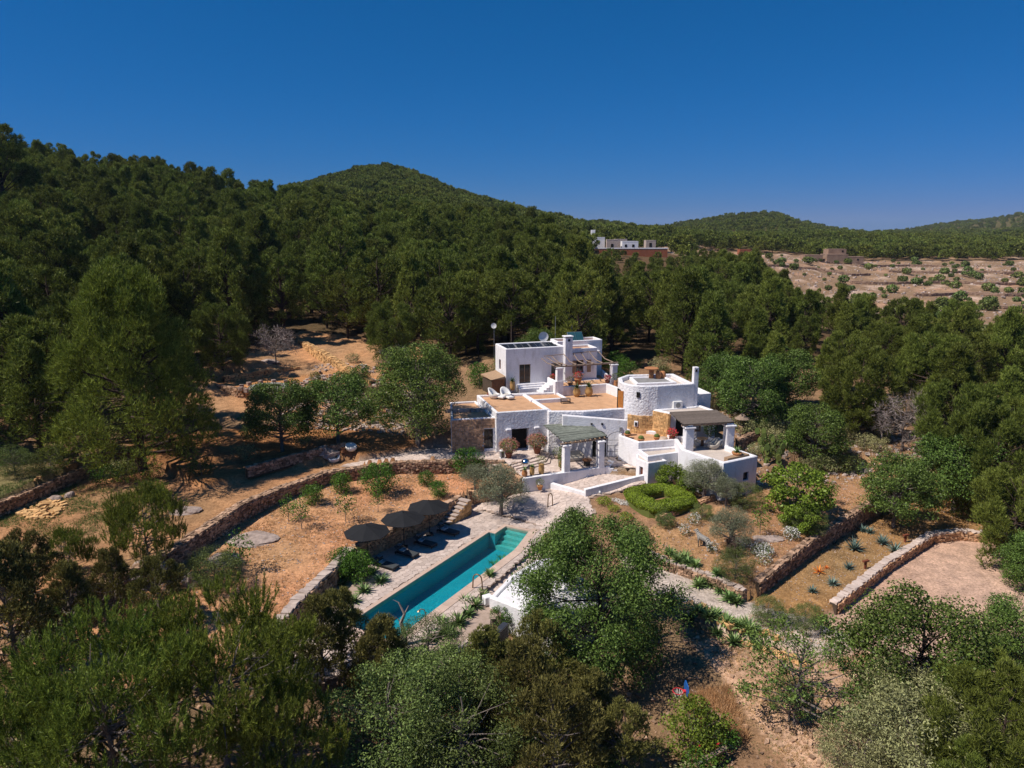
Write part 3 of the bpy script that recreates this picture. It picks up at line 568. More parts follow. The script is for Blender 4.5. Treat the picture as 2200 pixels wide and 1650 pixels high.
# a few individual stand-alone pines (simple crowns) on the far side of the field, sources for the far scatter
lows = []
for k, (px_, d_) in enumerate([(1905, 392), (1240, 296), (1650, 410)]):
    x = (px_ - 1100) / FPX * d_; lows.append(put_tree('pine_tree', LOWP[k], x, d_, ['tall pine standing out at the upper edge of the bare terraced field', 'pine left of the distant white house above the red wall', 'dark pine in the tree line above the middle of the bare field'][k], 'pine tree'))
low_src = [find_child(f[1]) for f in LOWP]
hp = []
def hillpts(d0, d1, sp, px0, px1, keep=1.0):
    d = d0
    while d < d1:
        x = (px0 - 1100) / FPX * d
        while x < (px1 - 1100) / FPX * d:
            if rnd.random() < keep: hp.append((x + rnd.uniform(-.45, .45) * sp, d + rnd.uniform(-.45, .45) * sp))
            x += sp
        d += sp * 1.05
hillpts(400, 660, 7.4, 420, 1420); hillpts(620, 900, 10.5, 1100, 2500, 0.9); hillpts(900, 1220, 14, 1300, 2400, 0.85); hillpts(1300, 1950, 22, 1650, 2400, 0.8)
HX = np.array([p[0] for p in hp]); HY = np.array([p[1] for p in hp]); HG, _ = ground_eval(HX, HY)
scatter('far_wood', [(a, b, c_ - 0.8) for a, b, c_ in zip(HX, HY, HG)] + rf, low_src, 'distant green woodland covering the pointed hill and the far hills', 'woodland', 0.7, 1.15)
# ------------------------------------------------------------------ dry stone walls, rubble faces, paving
def polyfn(pts, zs):
    seg = [0]
    for a, b in zip(pts, pts[1:]): seg.append(seg[-1] + math.hypot(b[0]-a[0], b[1]-a[1]))
    def f(s):
        x = np.interp(s, seg, [p[0] for p in pts]); y = np.interp(s, seg, [p[1] for p in pts]); z = np.interp(s, seg, zs)
        i = min(len(pts) - 2, max(0, int(np.searchsorted(seg, s) - 1))); a, b = pts[i], pts[i+1]; l = math.hypot(b[0]-a[0], b[1]-a[1])
        return float(x), float(y), float(z), (b[0]-a[0]) / l, (b[1]-a[1]) / l
    return f, seg[-1]
def dry_wall(label, pts, zt, zb, th=0.6, st=0.30, m='stone', capm=None, caps=0, name='dry_stone_wall', side=0, core='joint', group=None, cat='stone wall'):
    t = thing(name, label, cat, (pts[0][0], pts[0][1], zb[0]), 0, group)
    ft, Ln = polyfn(pts, zt); fb, _ = polyfn(pts, zb); mb = MB(); n = max(2, int(Ln / 0.8)); V = []; Fc = []
    for i in range(n + 1):
        s = Ln * i / n; x, y, z, dx, dy = ft(s); z0 = fb(s)[2] - 0.3; hw = th / 2 - 0.06
        V += [(x + dy*hw, y - dx*hw, z0), (x + dy*hw, y - dx*hw, z - 0.07), (x - dy*hw, y + dx*hw, z - 0.07), (x - dy*hw, y + dx*hw, z0)]
        if i:
            b = 4 * i; Fc += [(b-4+k, b+k, b+(k+1) % 4, b-4+(k+1) % 4) for k in range(4)]
    Fc += [(0,1,2,3), tuple(4*n+k for k in (3,2,1,0))]; mb.add(V, Fc); mb.build('core', core, t)
    ms = MB()
    for sd in ((1, -1) if side == 0 else (side,)):
        s = 0
        zmax = max(zt) - min(zb) + 0.2; r = 0
        while r * st * 0.68 < zmax:
            s = rnd.uniform(0, 0.2); hz = st * 0.68
            while s < Ln:
                l = st * rnd.uniform(0.65, 1.5); x, y, z, dx, dy = ft(s + l / 2); z0 = fb(s)[2]; zc = z - 0.05 - (r + 0.5) * hz
                if zc > z0 - 0.25:
                    o = sd * (th / 2 - 0.07 + rnd.uniform(-0.03, 0.035)); ms.box((x + dy*o, y - dx*o, zc + rnd.uniform(-.03, .03)), (l * 0.86, 0.22, hz * rnd.uniform(0.7, 1.0)), math.atan2(dy, dx) + rnd.uniform(-.2, .2), ry=rnd.uniform(-.15, .15), jit=0.16)
                s += l
            r += 1
    ms.build('rubble', m, t, kind='stuff')
    # top course
    big = st * (1.5 if caps else 1.05); mc = MB(); s = 0; cnt = 0
    while s < Ln:
        l = big * rnd.uniform(0.7, 1.35); nrow = max(1, int(round(th / big))) if not caps else 1
        for k in range(nrow):
            x, y, z, dx, dy = ft(s + l / 2); w_ = th / nrow; o = -th/2 + (k + .5) * w_; b = mc if (not caps or cnt >= caps) else MB()
            b.box((x + dy*o, y - dx*o, z - 0.03 + rnd.uniform(-.04, .06)), (l * rnd.uniform(.8, .97), w_ * rnd.uniform(.8, 1.05), 0.18), math.atan2(dy, dx) + rnd.uniform(-.16, .16), rx=rnd.uniform(-.08, .08), jit=0.13)
            if b is not mc: b.build('coping_stone', capm or m, t); cnt += 1
        s += l
    if mc.v: mc.build('top_course', capm or m, t, kind='stuff')
    return t
def stone_face(parent, p, q, z0, z1, holes=(), st=0.26, m='stone_brown', name='stone_cladding', ztop=None):
    dx, dy = q[0]-p[0], q[1]-p[1]; Ln = math.hypot(dx, dy); dx /= Ln; dy /= Ln; ms = MB(); z = z0
    while z < z1 - 0.04:
        hz = min(st * rnd.uniform(0.5, 0.8), z1 - z); s = -rnd.uniform(0, 0.15)
        while s < Ln - 0.04:
            l = st * rnd.uniform(0.7, 1.5); a = max(0, s); b = min(Ln, s + l); c_ = (a + b) / 2; zc = z + hz / 2
            ok = b - a > 0.05 and not any(h0 - 0.03 < c_ < h1 + 0.03 and za - 0.03 < zc < zb + 0.03 for h0, h1, za, zb in holes)
            if ztop: ok = ok and zc < ztop(c_)
            if ok:
                o = rnd.uniform(0.0, 0.03); ms.box((p[0] + dx*c_ + dy*o, p[1] + dy*c_ - dx*o, zc), ((b-a) * 0.93, 0.12, hz * 0.92), math.atan2(dy, dx), jit=0.08)
            s += l
        z += hz
    return ms.build(name, m, parent, kind='stuff')
def clip(poly, nx_, ny_, d):
    out = []; n_ = len(poly)
    for i in range(n_):
        a, b = poly[i], poly[(i+1) % n_]; fa = a[0]*nx_ + a[1]*ny_ - d; fb = b[0]*nx_ + b[1]*ny_ - d
        if fa <= 0: out.append(a)
        if fa * fb < 0: t = fa / (fa - fb); out.append((a[0] + (b[0]-a[0])*t, a[1] + (b[1]-a[1])*t))
    return out
def slabs(poly, excl, cell, zf, gap=0.022):
    xs = [p[0] for p in poly]; ys = [p[1] for p in poly]; pts = []; j = 0; yy = min(ys) - cell
    while yy < max(ys) + cell:
        xx = min(xs) - cell + (cell / 2 if j % 2 else 0)
        while xx < max(xs) + cell: pts.append((xx + rnd.uniform(-.3, .3) * cell, yy + rnd.uniform(-.3, .3) * cell)); xx += cell
        yy += cell * 0.87; j += 1
    A = np.array(pts); ins = inpoly(A[:, 0], A[:, 1], poly)
    for e in excl: ins &= ~inpoly(A[:, 0], A[:, 1], e)
    out = []
    for i in np.nonzero(ins)[0]:
        x, y = pts[i]; d2 = (A[:, 0]-x)**2 + (A[:, 1]-y)**2; nb = np.nonzero((d2 < (2.3*cell)**2) & (d2 > 1e-9))[0]; pg = [(x-cell, y-cell), (x+cell, y-cell), (x+cell, y+cell), (x-cell, y+cell)]
        for k in nb:
            ax, ay = A[k, 0]-x, A[k, 1]-y; l = math.hypot(ax, ay); pg = clip(pg, ax/l, ay/l, (x*ax + y*ay)/l + l/2 - gap/2)
            if len(pg) < 3: break
        if len(pg) < 3: continue
        q = np.array(pg); bad = ~inpoly(q[:, 0], q[:, 1], poly)
        for e in excl: bad |= inpoly(q[:, 0], q[:, 1], e)
        if bad.any():
            c0 = np.array([x, y])
            for bi in np.nonzero(bad)[0]:
                lo_, hi_ = 0.0, 1.0
                for _ in range(6):
                    md = (lo_ + hi_) / 2; tq = c0 + (q[bi] - c0) * md; okk = inpoly(tq[:1], tq[1:], poly)[0] and not any(inpoly(tq[:1], tq[1:], e)[0] for e in excl)
                    lo_, hi_ = (md, hi_) if okk else (lo_, md)
                q[bi] = c0 + (q[bi] - c0) * lo_
            pg = [tuple(v) for v in q]
        out.append((x, y, pg))
    return out
def pave(parent, poly, excl, cell, zf, m='paving', nmax=150, name='paving_stone'):
    sl_ = slabs(poly, excl, cell, zf); sl_.sort(key=lambda s: s[1]); rest_ = MB()
    for i, (x, y, pg) in enumerate(sl_):
        b = MB() if i < nmax else rest_; dz = rnd.uniform(-.006, .006); n_ = len(pg)
        b.add([(p[0], p[1], zf(*p) - 0.11) for p in pg] + [(p[0], p[1], zf(*p) + dz) for p in pg], [(k, (k+1) % n_, n_ + (k+1) % n_, n_ + k) for k in range(n_)] + [tuple(range(n_, 2*n_))])
        if b is not rest_: b.build(name, m, parent)
    if rest_.v: rest_.build(name, m, parent, kind='stuff')
def sheet(name, poly, excl, zf, m, step=0.35):
    xs = [p[0] for p in poly]; ys = [p[1] for p in poly]; gx = np.arange(min(xs), max(xs), step); gy = np.arange(min(ys), max(ys), step); mb = MB()
    X, Y = np.meshgrid(gx + step/2, gy + step/2); ins = inpoly(X, Y, poly)
    for e in excl: ins &= ~inpoly(X, Y, e)
    for j, i in zip(*np.nonzero(ins)):
        a, b = gx[i], gy[j]; mb.add([(a, b, zf(a, b)), (a+step, b, zf(a+step, b)), (a+step, b+step, zf(a+step, b+step)), (a, b+step, zf(a, b+step))], [(0, 1, 2, 3)])
    o = mb.build(name, m); o['kind'] = 'structure'; return o
walkz = lambda x, y: float(idw(np.array([x]), np.array([y]), WALKZ)[0])
deck = sheet('pool_deck', POLY_DECK, [POLY_BASIN], lambda x, y: -0.05, 'paving_joint')
BED = [W1[0], W1[1], W1[2], W1[3], W1[4], (-11.3, 51.6), (-10.4, 49.3), (-10.6, 46.6), (-12.0, 44.2), (-13.2, 41)]
pave(deck, POLY_DECK, [POLY_BASIN, BED], 0.5, lambda x, y: 0.0, nmax=170)
walk = sheet('walkway', POLY_WALK, [], lambda x, y: walkz(x, y) - 0.045, 'paving_joint')
pave(walk, POLY_WALK, [], 0.5, walkz, nmax=70)
ter = sheet('terrace_paving', POLY_T, [], lambda x, y: 2.155, 'paving_joint'); pave(ter, POLY_T, [], 0.6, lambda x, y: 2.2, nmax=30)
ter2 = sheet('upper_terrace_paving', POLY_TB, [], lambda x, y: 2.655, 'paving_joint'); pave(ter2, POLY_TB, [], 0.6, lambda x, y: 2.7, nmax=30)
rw = sheet('pool_side_path', POLY_RW, [], lambda x, y: -0.375, 'paving_joint'); pave(rw, [pw(-4, 4.78), pw(-4, 6.0), pw(15.5, 5.7), pw(17, 4.3), pw(13.6, 4.62)], [], 0.6, lambda x, y: -0.33, nmax=60)
# ------------------------------------------------------------------ pool
pool = MB(); n = len(POLY_POOL); zt, zf_ = -0.03, -1.45
pool.add([(p[0], p[1], zf_) for p in POLY_POOL] + [(p[0], p[1], zt) for p in POLY_POOL], [((k+1) % n, k, n+k, n+(k+1) % n) for k in range(n)] + [tuple(range(n))])
pl = pool.build('pool_basin', 'basin'); pl['label'] = 'turquoise lining of the long narrow swimming pool'; pl['category'] = 'swimming pool'
for k in range(4):
    mb = MB(); ua, ub = 17.2 - 0.45*(k+1), 17.19 - 0.45*k; d = [pw(ua, 0.62), pw(ua, ve(ua) - .02), pw(ub, ve(ub) - .02), pw(ub, 0.62)]
    mb.prism(d, -1.44, -0.28 - 0.27*k).build('pool_step', 'stepteal', pl)
wm, n_ = nodes('pool_water'); ps = N(n_, 'ShaderNodeNewGeometry').outputs['Position']; no = N(n_, 'ShaderNodeTexNoise', Scale=4.5, Detail=5, Roughness=0.7, Distortion=0.8); L(n_, ps, no.inputs['Vector'])
bp = N(n_, 'ShaderNodeBump', Strength=1.0, Distance=0.06); L(n_, no.outputs[0], bp.inputs['Height'])
tr = N(n_, 'ShaderNodeBsdfTransparent'); rpp = ramp(n_, no.outputs[0], [(0.36, (0.38, 0.86, 0.92)), (0.62, (0.74, 1.0, 1.0))]); L(n_, rpp.outputs[0], tr.inputs[0])
gl = N(n_, 'ShaderNodeBsdfGlossy', Roughness=0.03); L(n_, bp.outputs[0], gl.inputs['Normal']); fr = N(n_, 'ShaderNodeFresnel', IOR=1.33); L(n_, bp.outputs[0], fr.inputs['Normal'])
mx = N(n_, 'ShaderNodeMixShader'); L(n_, fr.outputs[0], mx.inputs[0]); L(n_, tr.outputs[0], mx.inputs[1]); L(n_, gl.outputs[0], mx.inputs[2]); ou = N(n_, 'ShaderNodeOutputMaterial'); L(n_, mx.outputs[0], ou.inputs[0])
mb = MB(); mb.add([(p[0], p[1], -0.10) for p in POLY_POOL], [tuple(range(len(POLY_POOL)))]); wt = mb.build('pool_water', wm); wt['kind'] = 'structure'
cop = MB(); cop.prism([pw(-3.3, 3.9), pw(-3.3, 4.6), pw(13.6, 4.42), pw(18.0, 3.5), pw(17.4, 2.9), pw(13.6, 3.73)], -0.5, -0.045); cp = cop.build('pool_coping', 'joint'); tag(cp, 'pinkish stone coping along the near long side of the pool', 'pool coping')
for k in range(22):
    mb = MB(); u = -3.3 + k * 0.98; u1 = min(u + .965, 18.0); mb.prism([pw(u + .01, ve(u) - .02), pw(u + .01, ve(u) + .68), pw(u1, ve(u1) + .68), pw(u1, ve(u1) - .02)], -0.045, 0.03 + rnd.uniform(-.004, .004)).build('coping_slab', 'coping', cp)
for seg in (((-1.7, -0.34), (-1.7, 0.02), (15.4, 0.02), (15.4, -0.34)), ((15.4, -.34), (15.4, 0.62), (15.72, 0.62), (15.72, -.34)), ((15.72, 0.26), (15.72, 0.62), (17.52, 0.62), (17.52, 0.26)), ((17.2, 0.62), (17.34, 2.82), (17.66, 2.82), (17.52, 0.62)), ((-2.75, -.34), (-2.75, 3.86), (-1.7, 3.86), (-1.7, -.34))):
    MB().prism([pw(*q) for q in seg][::-1], -0.3, 0.022).build('coping_strip', 'coping', cp)
MB().prism([pw(-3.3, 4.61), pw(-3.3, 4.75), pw(13.6, 4.58), pw(18.1, 3.65), pw(18.05, 3.52), pw(13.6, 4.44)], -0.6, -0.12).build('drain_slot', 'slot', cp)
# ------------------------------------------------------------------ dry stone walls
dry_wall('low dry stone wall between the sloping orchard and the planting bed left of the pool', W1[:5], [1.25, 1.3, 1.4, 1.42, 1.35], [-.1, -.1, -.1, -.1, -.1], th=0.75, st=0.34, m='stone', capm='stone_pale', caps=60)
dry_wall('brown dry stone wall behind the black parasols and loungers', W1[4:] , [1.35, 1.38, 1.4, 1.45], [-.1, -.1, -.1, -.1], th=0.55, st=0.28, m='stone_brown', capm='stone', caps=24)
dry_wall('long winding dry stone wall on the far side of the sloping orchard', LW, [2.3, 2.55, 2.8, 2.85, 2.8, 2.8, 2.82, 2.85, 2.85], [0.9, 1.1, 1.2, 1.4, 1.5, 1.55, 1.6, 1.6, 1.6], th=0.8, st=0.27)
dry_wall('shaded stone wall under the olive tree left of the white terrace base', [(-0.9, 67.0), (-0.2, 65.9), (0.9, 64.1)], [2.75, 2.5, 2.2], [1.5, 1.2, 0.7], th=0.5, st=0.26, m='stone_brown')
dry_wall('dry stone wall between the wild flower garden and the agave field', WR1[1:], [0.72, 1.05, 1.3, 1.6, 2.1], [-.5, -.4, -.35, -.3, -.2], th=0.55, st=0.25, m='stone')
dry_wall('broad pale topped stone wall between the agave field and the gravel lot', WR2[1:], [-0.18, -0.1, -0.03, 0.0, 0.0], [-1.1, -1.0, -.95, -.95, -.95], th=0.62, st=0.26, m='stone_brown', capm='paving', caps=60)
dry_wall('low stone kerb wall on the pool side of the wild flower garden', WR0, [0.52, 0.5, 0.45, 0.5], [-.4, -.4, -.5, -.6], th=0.5, st=0.3, m='stone', capm='stone_pale', caps=16)
dry_wall('dark dry stone terrace wall among the junipers at the left edge', [P(-60, 1110, 3.2)[:2], P(60, 1060, 3.3)[:2], P(180, 1008, 3.4)[:2], P(250, 985, 3.5)[:2]], [3.45, 3.5, 3.6, 3.7], [2.0, 2.1, 2.2, 2.3], th=0.6)
dry_wall('ruined rubble wall tumbling down behind the fire circle', [P(645, 738, 8.4)[:2], P(700, 765, 8.2)[:2], P(760, 800, 7.4)[:2], P(800, 818, 6.9)[:2]], [9.0, 8.6, 7.6, 6.9], [6.6, 6.5, 6.2, 6.0], th=0.9, st=0.42, m='stone_gold')
dry_wall('low stone wall right behind the fire circle', [P(480, 812, 6.9)[:2], P(560, 802, 6.9)[:2], P(640, 793, 6.9)[:2]], [7.1, 7.2, 7.2], [6.2, 6.2, 6.2], th=0.8, st=0.4, m='stone_gold')
dry_wall('retaining wall below the fire circle terrace', [(-39, 88.2), (-33.2, 84.6), (-22, 84.2), (-15.8, 86.5)], [6.4, 6.45, 6.4, 6.4], [4.0, 4.3, 4.6, 5.2], th=0.6, m='stone')
dry_wall('low wall edge beside the two round white chairs', [(-24.5, 62.5), (-21, 66.5), (-17, 69.4)], [3.8, 3.9, 4.1], [3.1, 3.2, 3.4], th=0.5, m='stone')
dry_wall('stone retaining wall under the hedge ring', [(12.4, 57.1), (16.9, 60.2), (18.3, 61.2)], [1.25, 1.5, 1.6], [0.5, 0.9, 1.1], th=0.4, st=0.24, m='stone_brown')
dry_wall('low stone wall holding the path beside the pool house steps', [pw(3.2, 7.6), pw(0.0, 7.7), pw(-2.6, 7.4)], [-.3, -.32, -.35], [-2.0, -2.0, -1.9], th=0.5, st=0.26, m='stone_brown', capm='paving')
dry_wall('pale low stone edging along the dirt track at the bottom', [P(1490, 1480, -2.2)[:2], P(1530, 1530, -2.3)[:2], P(1560, 1610, -2.5)[:2], P(1610, 1680, -2.7)[:2]], [-2.15, -2.2, -2.35, -2.5], [-2.5, -2.5, -2.7, -2.8], th=0.7, st=0.35, m='stone_pale', caps=20)
dry_wall('dry stone wall behind the prickly pears', [(23.2, 70.5), (27, 73.5), (32, 75.5)], [4.2, 4.5, 4.8], [3.2, 3.3, 3.6], th=0.5)
for i, (a, b, d, zl) in enumerate([(1740, 2010, 352, 'upper stone wall of the bare field just right of the ruined house'), (1900, 2180, 318, 'stone wall line across the upper right of the bare field'), (1560, 1860, 300, 'stone wall line at the left end of the bare field'), (1820, 2230, 268, 'stone wall line across the middle of the bare field'), (1960, 2260, 232, 'lower stone wall line of the bare field above the near pines'), (2040, 2260, 205, 'lowest stone wall line of the bare field at the right edge')]):
    pts = []
    for k in range(9):
        d_ = d + 3 * math.sin(k * 1.3 + i) ; x = ((a + (b - a) * k / 8) - 1100) / FPX * d_; pts.append((x, d_))
    zz = [Hs(*p) for p in pts]; dry_wall(zl, pts, [z + 0.9 for z in zz], zz, th=1.0, st=1.1, m='farwall', core='farwall')
dry_wall('stone bank wall between the olive bed and the walkway', [(-4.1, 62.7), (-2.0, 63.4), (0.7, 64.2)], [1.4, 1.5, 1.9], [0.0, 0.2, 0.6], th=0.5, st=0.26, m='stone_brown')
# stone steps beside the parasols
t = thing('stone_steps', 'rough stone steps climbing from the pool deck to the orchard', 'steps', (-3.9, 60.0, 0))
sdir = unit(np.array([[W1[7][0] - W1[5][0], W1[7][1] - W1[5][1]]]))[0]; sx, sy = sdir; ox, oy = W1[6][0] + sy * 0.75 - sx * 0.3, W1[6][1] - sx * 0.75 - sy * 0.3
mb = MB()
for k in range(7):
    h = 0.2 * (k + 1); cx, cy = ox + sx * (0.42 * k + 0.2), oy + sy * (0.42 * k + 0.2)
    MB().box((cx, cy, h - 0.04), (0.5, 1.1, 0.09), math.atan2(sy, sx), jit=0.04).build('step', 'stone_pale', t)
    mb.box((cx, cy, h / 2 - 0.05), (0.42, 1.0, h), math.atan2(sy, sx))
mb.build('core', 'mortar', t); e0 = (ox + sy * 0.5, oy - sx * 0.5); e1 = (e0[0] + sx * 3.0, e0[1] + sy * 3.0)
stone_face(t, e0, e1, 0, 1.4, st=0.3, m='stone_gold', name='side_stones', ztop=lambda s: 0.1 + s * 0.47)
# ------------------------------------------------------------------ white buildings
def ccw(poly):
    a = sum(poly[i][0]*poly[(i+1) % len(poly)][1] - poly[(i+1) % len(poly)][0]*poly[i][1] for i in range(len(poly))); return poly if a > 0 else poly[::-1]
def inset(poly, d):
    n_ = len(poly); out = []
    for i in range(n_):
        p0, p, p2 = poly[i-1], poly[i], poly[(i+1) % n_]; a = (p[0]-p0[0], p[1]-p0[1]); b = (p2[0]-p[0], p2[1]-p[1]); la = math.hypot(*a); lb = math.hypot(*b)
        n1_ = (-a[1]/la, a[0]/la); n2_ = (-b[1]/lb, b[0]/lb); k = 1 + n1_[0]*n2_[0] + n1_[1]*n2_[1]; out.append((p[0] + (n1_[0]+n2_[0]) * d / max(k, .3), p[1] + (n1_[1]+n2_[1]) * d / max(k, .3)))
    return out
def opening_child(t, kind, a, b, za, zb, depth, nrm):
    """a, b: bottom corners on the outer face"""
    ax, ay = a[0] - nrm[0]*depth, a[1] - nrm[1]*depth; bx, by = b[0] - nrm[0]*depth, b[1] - nrm[1]*depth
    Lw = math.hypot(bx-ax, by-ay); ux, uy = (bx-ax)/Lw, (by-ay)/Lw; rz = math.atan2(uy, ux); cx, cy = (ax+bx)/2, (ay+by)/2; H_ = zb - za
    style = kind.split(':'); nm = style[0]; fm = style[1] if len(style) > 1 else 'wood'
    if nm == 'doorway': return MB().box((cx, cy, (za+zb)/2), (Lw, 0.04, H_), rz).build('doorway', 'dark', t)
    w_ = MB().box((cx, cy, (za+zb)/2), (Lw, 0.04, H_), rz).build(nm, 'glass' if nm in ('window', 'glass_door') else fm, t)
    f = MB(); o = 0.04; fx, fy = nrm[0]*o, nrm[1]*o
    for s in (-1, 1): f.box((cx + fx + ux*s*(Lw/2-0.035), cy + fy + uy*s*(Lw/2-0.035), (za+zb)/2), (0.07, 0.06, H_), rz)
    f.box((cx + fx, cy + fy, zb - 0.035), (Lw - .14, 0.06, 0.07), rz)
    if nm == 'window': f.box((cx + fx, cy + fy, za + 0.035), (Lw - .14, 0.06, 0.07), rz)
    if nm in ('window', 'glass_door') and Lw > 0.7: f.box((cx + fx, cy + fy, (za+zb)/2), (0.05, 0.05, H_ - .14), rz)
    f2 = f.build('frame', fm, None); vs = f2.data.vertices; l = t.location
    for v in vs: v.co -= Vector(l)
    f2.parent = w_; return w_
def block(t, poly, z0, z1, roofz, openings=None, wall='white', roof='terracotta_roof', pw_=0.28, name='wall', rname='roof', sub=0):
    poly = ccw(poly); n_ = len(poly); mb = MB(); openings = openings or {}; ch = min(0.07, pw_ / 4)
    for i in range(n_):
        p, q = poly[i], poly[(i+1) % n_]; Lw = math.hypot(q[0]-p[0], q[1]-p[1]); ux, uy = (q[0]-p[0])/Lw, (q[1]-p[1])/Lw; nrm = (uy, -ux); ops = openings.get(i, [])
        sc = sorted({0.0, Lw} | {min(Lw, max(0, s)) for o in ops for s in o[:2]}); zc = sorted({z0, z1 - ch} | {min(z1 - ch, max(z0, z)) for o in ops for z in o[2:4]})
        def pt(s, z, d=0): return (p[0] + ux*s - nrm[0]*d, p[1] + uy*s - nrm[1]*d, z)
        for a in range(len(sc)-1):
            for b in range(len(zc)-1):
                sm, zm = (sc[a]+sc[a+1])/2, (zc[b]+zc[b+1])/2
                if any(o[0] < sm < o[1] and o[2] < zm < o[3] for o in ops): continue
                mb.add([pt(sc[a], zc[b]), pt(sc[a+1], zc[b]), pt(sc[a+1], zc[b+1]), pt(sc[a], zc[b+1])], [(0, 1, 2, 3)])
        for o in ops:
            s0, s1, za, zb = o[:4]; d = o[5] if len(o) > 5 else 0.25
            mb.add([pt(s0, za), pt(s0, zb), pt(s0, zb, d), pt(s0, za, d)], [(0, 1, 2, 3)]); mb.add([pt(s1, za), pt(s1, za, d), pt(s1, zb, d), pt(s1, zb)], [(0, 1, 2, 3)])
            mb.add([pt(s0, zb), pt(s1, zb), pt(s1, zb, d), pt(s0, zb, d)], [(0, 1, 2, 3)]); mb.add([pt(s0, za), pt(s0, za, d), pt(s1, za, d), pt(s1, za)], [(0, 1, 2, 3)])
            opening_child(t, o[4], pt(s0, za), pt(s1, za), za, zb, d, nrm)
    o1 = poly; o2 = inset(poly, ch); o3 = inset(poly, pw_ - ch); o4 = inset(poly, pw_)
    rings = [[(x, y, z1 - ch) for x, y in o1], [(x, y, z1) for x, y in o2], [(x, y, z1) for x, y in o3], [(x, y, z1 - ch) for x, y in o4], [(x, y, roofz - .02) for x, y in o4]]
    V = [v for r in rings for v in r]; mb.add(V, [(k*n_+i, k*n_+(i+1) % n_, (k+1)*n_+(i+1) % n_, (k+1)*n_+i) for k in range(4) for i in range(n_)])
    w_ = mb.build(name, wall, t); MB().add([(x, y, roofz) for x, y in inset(poly, pw_ - .01)], [tuple(range(n_))]).build(rname, roof, t); return w_
def frame2(p, ang):
    e = (math.cos(R(ang)), math.sin(R(ang))); i_ = (-e[1], e[0])
    return lambda s, d: (p[0] + e[0]*s + i_[0]*d, p[1] + e[1]*s + i_[1]*d)
# --- upper house
A = frame2((-0.7, 81.7), 17.5)
up = thing('upper_house', 'white cube house at the back with solar panels on its flat roof', 'house', (*A(0, 0), 6.6))
block(up, [A(0, 0), A(7.3, 0), A(7.3, 4.4), A(0, 4.4)], 6.4, 11.8, 11.35, {0: [(1.65, 3.05, 7.58, 9.85, 'glass_door:wood_pale'), (5.65, 7.1, 7.6, 9.8, 'glass_door:wood')], 3: [(1.5, 2.3, 8.9, 10.15, 'window:wood')]}, roof='grey_floor')
block(up, [A(7.31, -0.12), A(11.5, -0.12), A(11.5, 2.4), A(7.31, 2.4)], 6.4, 11.45, 11.2, {0: [(1.45, 2.45, 8.5, 10.0, 'window:wood')]}, pw_=0.2)
block(up, [A(7.32, 2.41), A(13.3, 2.41), A(13.3, 4.9), A(7.32, 4.9)], 6.4, 12.0, 11.6, {0: [(4.5, 5.3, 8.2, 10.4, 'glass_door:wood')]}, pw_=0.25)
for s, z, w_ in ((8.85, 8.5, .42), (10.15, 8.5, .42)):
    c_ = A(s - (0.31 if s < 9 else -0.31) , -0.17); MB().box((c_[0], c_[1], 9.25), (0.5, 0.05, 1.5), R(17.5)).build('shutter', 'wood_pale', up)
c_ = A(12.2, 2.28); MB().box((c_[0], c_[1], 10.55), (1.5, 0.3, 0.14), R(17.5)).build('lintel', 'white', up)
c_ = A(9.2, -0.2); MB().box((c_[0], c_[1], 8.38), (1.5, 0.2, 0.1), R(17.5)).build('window_sill', 'white', up)
ch = MB(); c_ = A(7.65, -0.15); ch.box((c_[0], c_[1], 9.6), (0.95, 0.85, 6.4), R(17.5)); ch.box((c_[0], c_[1], 12.98), (1.15, 1.0, 0.14), R(17.5)); cho = ch.build('chimney', 'white', up, bevel=0.05)
c2_ = A(7.65, -0.585); f = MB().box((c2_[0], c2_[1], 12.55), (0.28, 0.02, 0.28), R(17.5)).build('smoke_hole', 'dark'); f.parent = cho
for v in f.data.vertices: v.co -= Vector(up.location)
mbs = MB()
for k in range(3): a = [A(1.3, -0.35 * (3 - k)), A(4.9, -0.35 * (3 - k)), A(4.9, 0), A(1.3, 0)]; MB().prism(a, 6.4, 6.98 + 0.19 * (k + 1) - .02 * 1).build('step', 'white', up)
# solar panels on the roof
def panel(label, c, rz, tilt, w_, h, m, name='solar_panel', split=2):
    t = MB().box((0, 0, 0.02), (w_, h, 0.05), rx=tilt).build(name, 'alu', up, local=True); t.location = Vector(c) - up.location; t.rotation_euler = (0, 0, rz)
    if label: t['label'] = label
    for k in range(split):
        ww = (w_ - 0.06) / split; MB().box((-w_/2 + 0.03 + ww * (k + .5), 0, 0.0), (ww - .04, h - .08, 0.01), rx=tilt)
        b = MB().box((-w_/2 + 0.03 + ww * (k + .5), 0, 0), (ww - .04, h - .08, 0.012), rx=tilt)
        for i, v in enumerate(b.v): b.v[i] = (v[0], v[1] - math.sin(tilt) * .055, v[2] + 0.02 + math.cos(tilt) * .04)
        b.build('cell_sheet', m, t, local=True)
    return t
for r_ in range(2):
    for k in range(4):
        x, y = A(0.95 + 1.75 * k + r_ * 0.35 - .1, 1.25 + r_ * 1.75)
        panel(None, (x, y, 11.6), R(17.5), R(9), 1.6, 1.3, 'panel')
x, y = A(9.9, 2.9); t = panel('tilted teal solar water collector behind the chimney', (x, y, 12.35), R(17.5), R(52), 2.0, 1.45, 'collector', 'solar_collector')
MB().tube([(-.9, .5, -.55), (-.9, .5, .3)], .03).tube([(.9, .5, -.55), (.9, .5, .3)], .03).build('support', 'alu', t, local=True)
